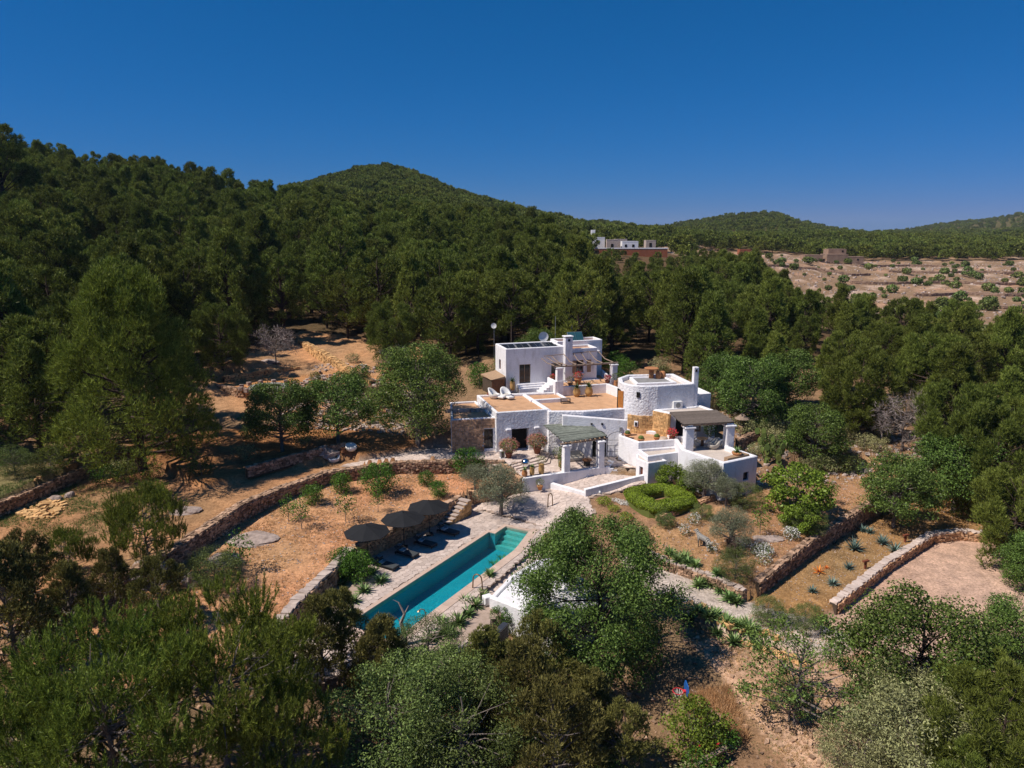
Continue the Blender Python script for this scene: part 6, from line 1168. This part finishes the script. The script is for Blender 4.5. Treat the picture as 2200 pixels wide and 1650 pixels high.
# agaves
AG = blades(46, .72, .15, 'agave', 1, arch=.35, seg=3); AG2 = blades(38, .62, .13, 'agave', 2, arch=.6); AB = blades(34, .85, .13, 'agave_blue', 3, arch=.15); AO = blades(22, .6, .09, 'orange_leaf', 4, arch=.2)
def ag(me, px, py, lb, gr=None, sc=1.0, name='agave', cat='agave'):
    x, y, g = G(px, py); t = thing(name, lb, cat, (x, y, g - .03), rnd.uniform(0, 6), gr, sc); link('leaves', me, t); MB().lathe([(.1, -.1), (.12, .1)], n=6).build('stem', 'bark_grey', t, local=True)
ordn = 'first second third fourth fifth sixth seventh eighth ninth tenth eleventh twelfth thirteenth'.split()
for i, (a, b) in enumerate([(925, 1375), (948, 1352), (962, 1368), (985, 1345), (1005, 1325), (1000, 1305), (1020, 1308), (1035, 1285), (1052, 1245), (1062, 1225), (1078, 1212)]): ag(AG, a, b, 'agave rosette in the bed right of the pool, %s from the near end' % ordn[i], 'agaves right of the pool', rnd.uniform(1.0, 1.35))
for i, (a, b) in enumerate([(818, 1256), (782, 1275), (760, 1300), (728, 1300), (735, 1262), (800, 1236), (750, 1330)]): ag(AG2, a, b, 'spiky rosette in the bed left of the pool, %s' % ('nearest the paving', 'second from the paving edge', 'near the lower tip', 'lowest left', 'against the orchard wall', 'beside the dense shrub', 'by the juniper')[i], 'rosettes left of the pool', rnd.uniform(1.1, 1.5))
for i, (a, b) in enumerate([(1440, 1195), (1455, 1212), (1475, 1228), (1492, 1240), (1512, 1255), (1528, 1262), (1546, 1275), (1566, 1290), (1470, 1205), (1500, 1262), (1540, 1252), (1580, 1300)]): ag(AG, a, b, 'agave rosette on the upper edge of the pale path, %s from the left' % ordn[i], 'agaves above the pale path', rnd.uniform(.95, 1.35))
for i, (a, b) in enumerate([(1500, 1322), (1535, 1330), (1560, 1350), (1585, 1358), (1605, 1375), (1540, 1365), (1480, 1335), (1520, 1350), (1575, 1385), (1620, 1395)]): ag(AG, a, b, 'agave rosette on the lower edge of the pale path, %s planted' % ordn[i], 'agaves below the pale path', rnd.uniform(1.0, 1.5) * (1.2 if i < 2 else 1))
for i, (a, b, s_) in enumerate([(1835, 1182, 1.25), (1895, 1170, 1.1), (1922, 1186, 1.1), (1823, 1224, .8), (1788, 1260, .85), (1852, 1145, .8), (1868, 1146, .8), (1792, 1170, .6), (1745, 1275, .7), (1808, 1158, .5)]): ag(AB, a, b, 'blue grey agave, %s' % ('the largest in the middle of the agave field', 'upper right of the agave field', 'right against the broad topped wall', 'in the centre near the rusty stand', 'low near the end of the broad wall', 'leftmost of two below the big wall', 'rightmost of two below the big wall', 'small one at the foot of the dry stone wall', 'small one at the near end of the field', 'tiny one left of the largest')[i], 'blue agaves in the agave field', s_)
ag(AO, 1759, 1232, 'bright orange aloe in the agave field', sc=1.15, name='orange_aloe', cat='aloe'); ag(AO, 1775, 1224, 'small orange flower spike right of the bright orange aloe', sc=.6, name='orange_aloe', cat='aloe')
def stand(px, py, lb):
    x, y, g = G(px, py); t = thing('rusty_stand', lb, 'ornament', (x, y, g), .4); MB().box((0, 0, .3), (.14, .14, .6)).build('post', 'rust', t, local=True); MB().box((0, 0, .64), (.55, .2, .12)).build('top_bar', 'rust', t, local=True)
stand(1858, 1226, 'rusty T shaped stand beside the broad topped wall'); stand(1944, 1168, 'small rusty stand at the far end of the broad topped wall')
# prickly pears
def cactus(px, py, lb, seed, sc=1.0):
    x, y, g = G(px, py); t = thing('prickly_pear', lb, 'cactus', (x, y, g), 0, 'prickly pears right of the balcony', sc); r_ = random.Random(seed)
    for k in range(14):
        a = r_.uniform(0, 6.28); q = r_.uniform(0, .7); z = .25 + .38 * (k // 4); V = []; b = MB(); n_ = 10; ca, sa = math.cos(a), math.sin(a)
        for s_ in (-.035, .035):
            for j in range(n_): th = 6.283*j/n_; u = .2*math.cos(th); v = .27*math.sin(th); V.append((q*math.cos(a*1.7) + u*ca - s_*sa, q*math.sin(a*1.7) + u*sa + s_*ca, z + v))
        b.add(V, [tuple(range(n_))[::-1], tuple(range(n_, 2*n_))] + [(j, (j+1) % n_, n_ + (j+1) % n_, n_ + j) for j in range(n_)]); b.build('pad', 'scrub', t, local=True)
for i, (a, b) in enumerate([(1640, 965), (1662, 985), (1648, 1000), (1635, 940), (1672, 1010)]): cactus(a, b, 'prickly pear cactus right of the balcony, ' + ('closest to its top corner', 'in the middle of the clump', 'lowest left of the clump', 'highest of the clump', 'lowest right of the clump')[i], 40 + i, 1.3)
# hedge ring
hc_ = (13.35, 60.6); rng = np.random.default_rng(5); n_ = 26000
th = rng.uniform(0, 6.283, n_); sq = 1 / np.maximum(np.abs(np.cos(th)), np.abs(np.sin(th))) ** .62; tb_ = rng.uniform(0, 6.283, n_); hw = .86; Rm = 2.05
lx = (Rm * sq + hw * np.cos(tb_)) * np.cos(th); ly = (Rm * .95 * sq + hw * np.cos(tb_)) * np.sin(th); lz = .62 + .52 * np.sin(tb_) + .05 * np.sin(th * 9) + .04 * np.sin(tb_ * 5 + th * 4)
a = R(24); Vp = np.stack([lx * math.cos(a) - ly * math.sin(a), lx * math.sin(a) + ly * math.cos(a), np.maximum(lz, .02)], 1); nn = np.stack([np.cos(tb_) * np.cos(th + a), np.cos(tb_) * np.sin(th + a), np.sin(tb_)], 1)
V = quads_from(Vp, unit(nn * .8 + rng.normal(size=(n_, 3)) * .55), .13, .07, rng); hz = 1.05; t = thing('hedge_ring', 'clipped lime green hedge ring with a dark hollow in the middle', 'hedge', (hc_[0], hc_[1], hz)); link('foliage', mesh_np('foliage', V, np.arange(len(V)).reshape(-1, 4), M['hedge']), t)
cb = MB(); k = 28
for j, (rr, z) in enumerate(((-.7, -.3), (-.75, .7), (0, 1.0), (.75, .7), (.7, -.3))):
    for i in range(k): q = 6.283*i/k; s_ = 1 / max(abs(math.cos(q)), abs(math.sin(q))) ** .62; X_ = (Rm*s_ + rr)*math.cos(q); Y_ = (Rm*.95*s_ + rr)*math.sin(q); cb.v.append((X_*math.cos(a) - Y_*math.sin(a), X_*math.sin(a) + Y_*math.cos(a), z))
cb.f = [(j*k+i, j*k+(i+1) % k, (j+1)*k+(i+1) % k, (j+1)*k+i) for j in range(4) for i in range(k)]; cb.build('stem_mass', 'scrub', t, local=True)
for i, (px, py, s_) in enumerate(((1297, 1086, 1.0), (1318, 1100, .8), (1345, 1120, .9))):
    x, y, g = G(px, py); t = thing('lime_cushion_plant', ('lime green cushion plant nearest the walkway', 'lime green cushion plant beside the pink flowers', 'lowest lime green cushion plant by the hedge ring')[i], 'plant', (x, y, g), 0, 'lime cushion plants', s_); link('foliage', puff(70 + i, .75, .7, 1100, .09, 'hedge'), t)
x, y, g = G(1332, 1082); t = thing('pink_flower_bed', 'patch of pale pink flowers left of the hedge ring', 'flowers', (x, y, g), R(-50)); me = puff(75, .5, .35, 700, .07, 'whitefl'); o = link('blossom', me, t); o.scale = (2.2, .8, 1)
# white flowering plants in the flower garden
for i, (px, py, r_, n1) in enumerate(((1635, 1195, .9, 260), (1700, 1160, .7, 180), (1530, 1190, .5, 80), (1490, 1130, .6, 90), (1580, 1180, .6, 100), (1640, 1215, .6, 90), (1470, 1150, .5, 70))):
    x, y, g = G(px, py); t = thing('white_flowers', 'clump of white flowering plants, ' + ('largest in the flower garden', 'beside the long dry stone wall', 'between the animal figure and the stump', 'below the hedge ring', 'behind the blackened stump', 'close to the near wall corner', 'at the left side of the flower garden')[i], 'flowers', (x, y, g), 0, 'white flowering clumps'); link('foliage', puff(80 + i, r_, .9, n1 * 3, .1, 'scrub'), t); link('blossom', puff(90 + i, r_ * 1.05, 1.05, n1 * 2, .13, 'whitefl'), t)
# blackened stump
x, y, g = G(1572, 1195); t = thing('tree_stump', 'thick blackened hollow stump in the flower garden', 'tree stump', (x, y, g - .1)); MB().lathe([(.5, 0), (.42, .5), (.45, .9), (.34, 1.1), (.1, 1.0)], n=9, flute=.12).build('trunk', 'bark', t, local=True)
for k in range(6): a_ = k * 1.05; MB().tube([(.3*math.cos(a_), .3*math.sin(a_), .8), (.5*math.cos(a_), .5*math.sin(a_), 1.35 + .2*(k % 2))], [.12, .05], 5).build('limb', 'bark', t, local=True)
# striped animal figure (one continuous skinned mesh)
def skin_body(name, V, E_, rad, m, parent):
    me = bpy.data.meshes.new(name); me.from_pydata(V, E_, []); o = link(name, me, parent); me.materials.append(m); sk = o.modifiers.new('skin', 'SKIN')
    for i, r_ in enumerate(rad): me.skin_vertices[0].data[i].radius = r_ if hasattr(r_, '__len__') else (r_, r_)
    me.skin_vertices[0].data[0].use_root = True; ss = o.modifiers.new('subsurf', 'SUBSURF'); ss.levels = 2; ss.render_levels = 2; return o
zm, zn = nodes('striped_coat'); tc = N(zn, 'ShaderNodeTexCoord'); wv = N(zn, 'ShaderNodeTexWave', Scale=2.6, Distortion=2.5); L(zn, tc.outputs['Object'], wv.inputs['Vector']); rr_ = ramp(zn, wv.outputs[0], [(.42, (.04, .035, .03)), (.58, (.45, .42, .38))]); bb = N(zn, 'ShaderNodeBsdfPrincipled', Roughness=.8); L(zn, rr_.outputs[0], bb.inputs[0]); oo = N(zn, 'ShaderNodeOutputMaterial'); L(zn, bb.outputs[0], oo.inputs[0])
x, y, g = G(1512, 1182); t = thing('animal_figure', 'striped four legged animal figure standing in the dry flower garden', 'animal figure', (x, y, g), R(120), sc=.95)
AV = [(0, 0, .88), (.32, 0, .9), (.55, 0, .95), (.78, 0, 1.12), (.92, 0, 1.3), (1.12, 0, 1.22), (1.27, 0, 1.14), (-.3, 0, .9), (-.52, 0, .9), (-.66, 0, .78), (-.7, 0, .5),
      (.5, .14, .7), (.52, .15, .4), (.5, .15, .2), (.52, .15, .02), (.5, -.14, .7), (.52, -.15, .4), (.5, -.15, .2), (.52, -.15, .02), (-.5, .15, .68), (-.42, .16, .5), (-.56, .16, .3), (-.53, .16, .02), (-.5, -.15, .68), (-.42, -.16, .5), (-.56, -.16, .3), (-.53, -.16, .02), (.9, .08, 1.45), (.9, -.08, 1.45)]
AE = [(0,1),(1,2),(2,3),(3,4),(4,5),(5,6),(0,7),(7,8),(8,9),(9,10),(2,11),(11,12),(12,13),(13,14),(2,15),(15,16),(16,17),(17,18),(8,19),(19,20),(20,21),(21,22),(8,23),(23,24),(24,25),(25,26),(4,27),(4,28)]
AR = [.25, .25, .22, .14, .12, .08, .06, .25, .2, .03, .03, .1, .055, .04, .05, .1, .055, .04, .05, .12, .07, .045, .05, .12, .07, .045, .05, .025, .025]
skin_body('body', AV, AE, AR, zm, t)
# rocks and boulders
def boulder(px, py, d, lb, m='rock', seed=0, cat='boulder'):
    x, y, g = G(px, py); rng = np.random.default_rng(seed); import bmesh as bmm; b = bmm.new(); bmm.ops.create_icosphere(b, subdivisions=3, radius=1.0)
    for v in b.verts:
        p = v.co; f_ = 1 + .16*math.sin(p.x*3.1+seed) * math.cos(p.y*2.7) + .10*math.sin(p.z*6+p.x*5+seed) + .04 * rng.normal(); v.co = Vector((p.x*d[0]*f_, p.y*d[1]*f_, p.z*d[2]*f_))
    me = bpy.data.meshes.new('boulder'); b.to_mesh(me); b.free(); me.materials.append(M[m]); o = link('boulder', me); o.location = (x, y, g); tag(o, lb, cat)
for i, (a, b, d, lb) in enumerate([(545, 1160, (1.9, 1.5, .2), 'flat pale rock outcrop on the orchard slope'), (480, 1200, (1.2, 1.0, .2), 'low rock outcrop left of the sapling'), (415, 1255, (.8, .7, .7), 'pinkish boulder left of the dense grey green bush'), (325, 1240, (1.2, .7, .6), 'pale grey boulder at the lower left'), (280, 1250, (.8, .6, .5), 'small pale grey boulder left of the larger one'), (120, 1075, (.6, .45, .4), 'grey boulder below the left terrace wall'), (150, 1068, (.45, .4, .45), 'upright pale boulder right of the rubble gap'), (400, 1100, (1.4, .9, .3), 'rock slab in deep shade under the huge pine'), (1650, 1160, (1.4, .7, .15), 'flat pale rock beside the young pale green tree'), (700, 975, (1.4, .9, .7), 'rock pile left of the two round white chairs'), (580, 778, (1.2, .8, .4), 'pale rock at the foot of the grey leafless tree')]): boulder(a, b, d, lb, seed=i)
def rubble(name, lb, poly, n_, s0, s1, m, cat='rubble', jit=.2):
    xs = [p[0] for p in poly]; ys = [p[1] for p in poly]; mb = MB(); X = NR.uniform(min(xs), max(xs), n_ * 3); Y = NR.uniform(min(ys), max(ys), n_ * 3); k = inpoly(X, Y, poly); X = X[k][:n_]; Y = Y[k][:n_]; Z, _ = ground_eval(X, Y)
    for x, y, z in zip(X, Y, Z): s_ = s0 + (s1 - s0) * rnd.random() ** 2; mb.box((x, y, z + s_ * .15), (s_, s_ * rnd.uniform(.6, 1), s_ * .6), rnd.uniform(0, 3), jit=jit)
    tag(mb.build(name, m), lb, cat, kind='stuff')
rubble('fallen_rubble', 'heap of orange rubble spilling from the gap in the left terrace wall', [P(35, 1100, 2.4)[:2], P(90, 1060, 2.6)[:2], P(150, 1100, 2.0)[:2], P(110, 1130, 1.8)[:2], P(60, 1130, 2)[:2]], 260, .12, .5, 'stone_gold')
rubble('loose_stones', 'loose stones scattered over the slope left of the farmhouse', [(-26,76),(-12,74),(-8,80),(-14,92),(-27,97)], 1500, .1, .5, 'stone_pale')
rubble('loose_stones', 'loose stones on the slope right of the farmhouse', [(23,64),(30,64),(44,70),(42,80),(24,80)], 1500, .08, .4, 'stone_pale')
rubble('field_stones', 'stones littering the bare terraced field', [(75,145),(130,126),(310,385),(110,385)], 3800, .2, .9, 'stone_pale')
rubble('pebbles', 'small pebbles and clods on the orchard soil', POLY_ORCH, 2600, .03, .12, 'stone_pale')
rubble('pebbles', 'small stones on the dry flower garden soil', POLY_R1, 1800, .03, .12, 'stone_pale')
rubble('pebbles', 'small stones on the agave field soil', POLY_R2, 1300, .03, .1, 'stone_pale')
rubble('path_stones', 'row of orange stones along the lower edge of the pale path', [(10.5,46.8),(12.5,45.9),(17,41.8),(19,39.8),(18.2,39.4),(12,44.6)], 220, .15, .6, 'stone_gold')
rubble('forest_litter', 'stones and debris on the ground along the bottom of the photo', [(-34,26),(24,22),(26,38),(14,44),(-2,40),(-16,36),(-30,42)], 3200, .05, .3, 'stone')
def tufts(lb, poly, n_, m='straw', h=.16, name='dry_grass'):
    xs = [p[0] for p in poly]; ys = [p[1] for p in poly]; X = NR.uniform(min(xs), max(xs), n_ * 3); Y = NR.uniform(min(ys), max(ys), n_ * 3); dens = (noise2(X, Y, 1.9, 6) + noise2(X, Y, .7, 8)) > NR.uniform(-1.2, .9, len(X)); k = inpoly(X, Y, poly) & dens; X = X[k][:n_]; Y = Y[k][:n_]; Z, _ = ground_eval(X, Y)
    C = np.repeat(np.stack([X, Y, Z], 1), 5, 0) + NR.normal(size=(len(X) * 5, 3)) * np.array([.06, .06, 0]); D = unit(NR.normal(size=C.shape) * .6 + np.array([0, 0, 1])); V = tris_from(C, D, h * NR.uniform(.5, 1.3, (len(C), 1)), .025, NR)
    tag(link(name, mesh_np(name, V, np.arange(len(V)).reshape(-1, 3), M[m])), lb, 'grass', kind='stuff')
tufts('dry straw coloured grass over the sloping orchard', POLY_ORCH, 14000); tufts('dry grass over the flower garden', POLY_R1, 9000, h=.2); tufts('dry grass in the agave field', POLY_R2, 6000); tufts('dry grass along the dirt track', [(12,42),(17,44.5),(24,40),(27,30),(22,26),(15,30),(13.5,36)], 5000); tufts('greenish weeds on the dirt track and lot edges', [(12,42),(24,44),(30,36),(27,24),(14,26)], 2500, 'scrub', .12, 'weeds'); tufts('green weeds on the left grassy terrace', [(-44,54),(-34,50),(-28,54),(-30,60),(-42,62)], 6000, 'scrub', .2, 'weeds'); tufts('green weeds in the orchard', POLY_ORCH, 2500, 'scrub', .12, 'weeds'); tufts('straw grass under the ball hoop', [(10.5,34),(13,34),(13,38),(10.5,38)], 1600, 'straw', .6)
# fire circle
fx = P(577, 832, 6.4); t = thing('fire_circle', 'round grey fire pit slab with a dark opening on the orange terrace', 'fire pit', (fx[0], fx[1], 6.4)); MB().lathe([(2.4, 0), (2.4, .12)], n=24).build('slab', 'grey_floor', t, local=True); MB().lathe([(.8, .1), (.8, .16)], (.6, .6, 0), 16).build('pit', 'joint', t, local=True)
for k in range(13): a_ = k * .49 + .2; x, y = fx[0] + 3.3 * math.cos(a_), fx[1] + 3.3 * math.sin(a_) * .9; o = MB().box((0, 0, .2), (.5, .42, .4), rnd.uniform(0, 3), jit=.08).build('stone_stool', 'rock'); o.location = (x, y, 6.35); tag(o, 'dark stone seat set round the fire pit', 'stool', 'stone seats round the fire pit')
# basketball hoop and play equipment
x, y, g = G(1475, 1560); x, y = P(1472, 1500, -.9)[:2]; g = Hs(x, y); t = thing('basketball_hoop', 'small basketball hoop with red ring and blue backboard beside the dirt track', 'basketball hoop', (x, y, g), 0); H_ = 2.3
MB().tube([(.12, 0, -.1), (.12, 0, H_)], .04, 6).build('pole', 'iron', t, local=True)
MB().add([(.02, -.42, H_-.2), (.02, .42, H_-.2), (.02, .5, H_+.15), (.02, .3, H_+.5), (.02, -.3, H_+.5), (.02, -.5, H_+.15), (.08, -.42, H_-.2), (.08, .42, H_-.2), (.08, .5, H_+.15), (.08, .3, H_+.5), (.08, -.3, H_+.5), (.08, -.5, H_+.15)], [(0, 5, 4, 3, 2, 1), (6, 7, 8, 9, 10, 11)] + [(k, (k+1) % 6, 6+(k+1) % 6, 6+k) for k in range(6)]).build('backboard', 'blue', t, local=True)
MB().tube([(-.42 + .3*math.cos(R(a_)), .3*math.sin(R(a_)), H_) for a_ in range(0, 361, 20)], .025, 6).build('ring', 'red', t, local=True); MB().box((-.06, 0, H_), (.14, .2, .1)).build('bracket', 'red', t, local=True)
nb_ = MB()
for k in range(12): a0 = R(30*k); nb_.tube([(-.42 + .29*math.cos(a0), .29*math.sin(a0), H_), (-.42 + .13*math.cos(a0 + .5), .13*math.sin(a0 + .5), H_-.42)], .01, 3)
for k in range(12): a0 = R(30*k); nb_.tube([(-.42 + .29*math.cos(a0), .29*math.sin(a0), H_), (-.42 + .13*math.cos(a0 - .5), .13*math.sin(a0 - .5), H_-.42)], .01, 3)
nb_.build('net', 'plastic_white', t, local=True)
q = P(1528, 1628, -1.7); t = thing('balance_beam', 'weathered timber beam on posts at the bottom edge', 'beam', (q[0], q[1], Hs(q[0], q[1])), R(33)); MB().box((0, 0, .8), (2.3, .28, .14)).build('beam', 'pole', t, local=True)
for s_ in (-.8, .5): MB().box((s_, 0, .36), (.12, .12, .75)).build('post', 'iron', t, local=True)
for i, (a, b) in enumerate(((1497, 1603), (1540, 1600))):
    q = P(a, b, -1.4); t = thing('play_handle', ('red handle bar on a post under the bright green bush, left one', 'red handle bar on a post under the bright green bush, right one')[i], 'play equipment', (q[0], q[1], Hs(q[0], q[1])), .4); MB().tube([(0, 0, 0), (0, 0, 1.0)], .03, 6).build('post', 'iron', t, local=True); MB().tube([(-.05, 0, .7), (0, 0, 1.0), (.35, 0, 1.05)], .05, 6).build('handle', 'red', t, local=True)
# garden corner right of the balcony: thatched lamp, pots, low table
x, y, g = G(1592, 935); t = thing('thatched_umbrella', 'small thatched umbrella in the garden corner behind the balcony', 'umbrella', (x, y, g)); MB().tube([(0, 0, 0), (0, 0, 1.9)], .06, 6).build('pole', 'wood', t, local=True); MB().lathe([(.8, 1.7), (.4, 2.0), (.05, 2.3)], n=14).build('thatch', 'pole', t, local=True); MB().lathe([(.3, 0), (.36, .9), (.32, .95)], (0, 0, 0), 8).build('basket', 'wood_pale', t, local=True)
for i, (a, b) in enumerate(((1625, 930), (1648, 938), (1612, 915))):
    x, y, g = G(a, b); pot('clay pot in the garden corner behind the balcony, ' + ('left of the pair', 'right of the pair', 'nearest the wood')[i], (x, y, g), 'bowl', 'pot', 'succ', 1.1, seed=50 + i)
# little pool seen far left through the trees
q = P(95, 742, 8.0); t = thing('distant_pool', 'turquoise pool glimpsed through the trees at the left', 'swimming pool', (q[0], q[1], Hs(q[0], q[1]) + .1), .2); MB().box((0, 0, .2), (13, 4.6, .5)).build('rim', 'white', t, local=True); MB().box((0, 0, .42), (12, 3.8, .1)).build('water', 'stepteal', t, local=True)
# ------------------------------------------------------------------ distant buildings
def hut(t, c, d, rz, m, ops=()):
    MB().box((c[0], c[1], c[2] + d[2]/2), d, rz).build('wall', m, t); MB().box((c[0], c[1], c[2] + d[2] + .12), (d[0] + .1, d[1] + .1, .25), rz).build('roof', m, t)
    for s_, z, w_, h in ops: x = c[0] + math.cos(rz)*s_ + math.sin(rz)*(d[1]/2 + .03); y = c[1] + math.sin(rz)*s_ - math.cos(rz)*(d[1]/2 + .03); MB().box((x, y, c[2] + z), (w_, .12, h), rz).build('door' if z - h/2 < .2 else 'window', 'dark', t)
D0 = 292
def fpt(px, d=D0): return (px - 1100) / FPX * d * .985
hz = 15.6; x = fpt(1360); t = thing('red_wall_villa', 'distant white villa behind a long red ochre wall', 'villa', (x, D0, hz))
MB().box((x, D0, hz + 1.4), (27.5, .8, 3.4)).build('red_wall', 'redwall', t); MB().box((x, D0, hz + 3.3), (27.9, 1.0, .45)).build('wall_coping', 'white', t)
hut(t, (fpt(1358), D0 + 8, hz + 2.6), (6.6, 5, 3.2), 0, 'white', [(1.2, 1.6, .9, 1.1), (-1.8, 1.6, .9, 1.1)]); hut(t, (fpt(1402), D0 + 7, hz + 2.6), (4.0, 5, 3.6), 0, 'stone_pale', [(-.2, 2, 1, 1.6)]); hut(t, (fpt(1318), D0 + 7, hz + 2.6), (4.4, 4, 3.9), 0, 'stone_pale', [(0, 1.3, 1, 2.2)]); hut(t, (fpt(1343), D0 + 14, hz + 2.6), (5, 4, 4.0), 0, 'stone_pale', [])
x = fpt(1284, 300); t = thing('white_flat_house', 'small white flat roofed house left of the red ochre wall', 'house', (x, 302, 18)); hut(t, (x, 302, 18.6), (5.5, 5, 4.4), 0, 'white', [(0, 2.8, 1.2, 1.2)])
for k, px in enumerate((1245, 1273)): x = fpt(px, 306); o = MB().box((x, 306, 25.2), (1.6, 1.2, 1.8), jit=.1).build('white_hut', 'white'); tag(o, ('tiny white hut among the pines left of the white flat house', 'tiny white chimney hut above the white flat house')[k], 'hut')
DR = 362; hz = Hs(fpt(1780, DR), DR) - .3; t = thing('ruined_farmhouse', 'ruined pinkish stone farmhouse above the bare terraced field', 'ruin', (fpt(1790, DR), DR, hz))
hut(t, (fpt(1742, DR), DR, hz), (9, 7, 4.2), 0, 'farwall', [(3, 1.5, 1.1, 2.4)]); hut(t, (fpt(1790, DR), DR - 1, hz), (10.5, 8, 4.6), 0, 'farwall', []); hut(t, (fpt(1800, DR), DR + 4, hz), (9, 6, 7.0), 0, 'farwall', [(2.6, 6.2, .8, .8)]); hut(t, (fpt(1832, DR), DR, hz), (9, 5, 3.4), 0, 'farwall', [(-3.0, 1.4, 2.2, 2.2), (1.5, 2.2, .8, .8)])
x = fpt(1598, 380); t = thing('red_shed', 'small reddish shed at the tree line above the field', 'shed', (x, 380, Hs(x, 380))); hut(t, (x, 380, Hs(x, 380) - .3), (6, 4, 2.8), 0, 'redwall', [(0, 1.2, 1, 2)])

# ------------------------------------------------------------------ haze
hm, hn = nodes('haze_air'); pv = N(hn, 'ShaderNodeVolumePrincipled'); pv.inputs['Color'].default_value = (.72, .82, 1, 1); pv.inputs['Density'].default_value = 0.00006; pv.inputs['Anisotropy'].default_value = 0.0
ho = N(hn, 'ShaderNodeOutputMaterial'); L(hn, pv.outputs[0], ho.inputs['Volume'])
hb = MB().box((0, 2400, 52), (7800, 5400, 134)).build('haze', hm); hb['kind'] = 'stuff'; hb['label'] = 'thin blue haze filling the valley'
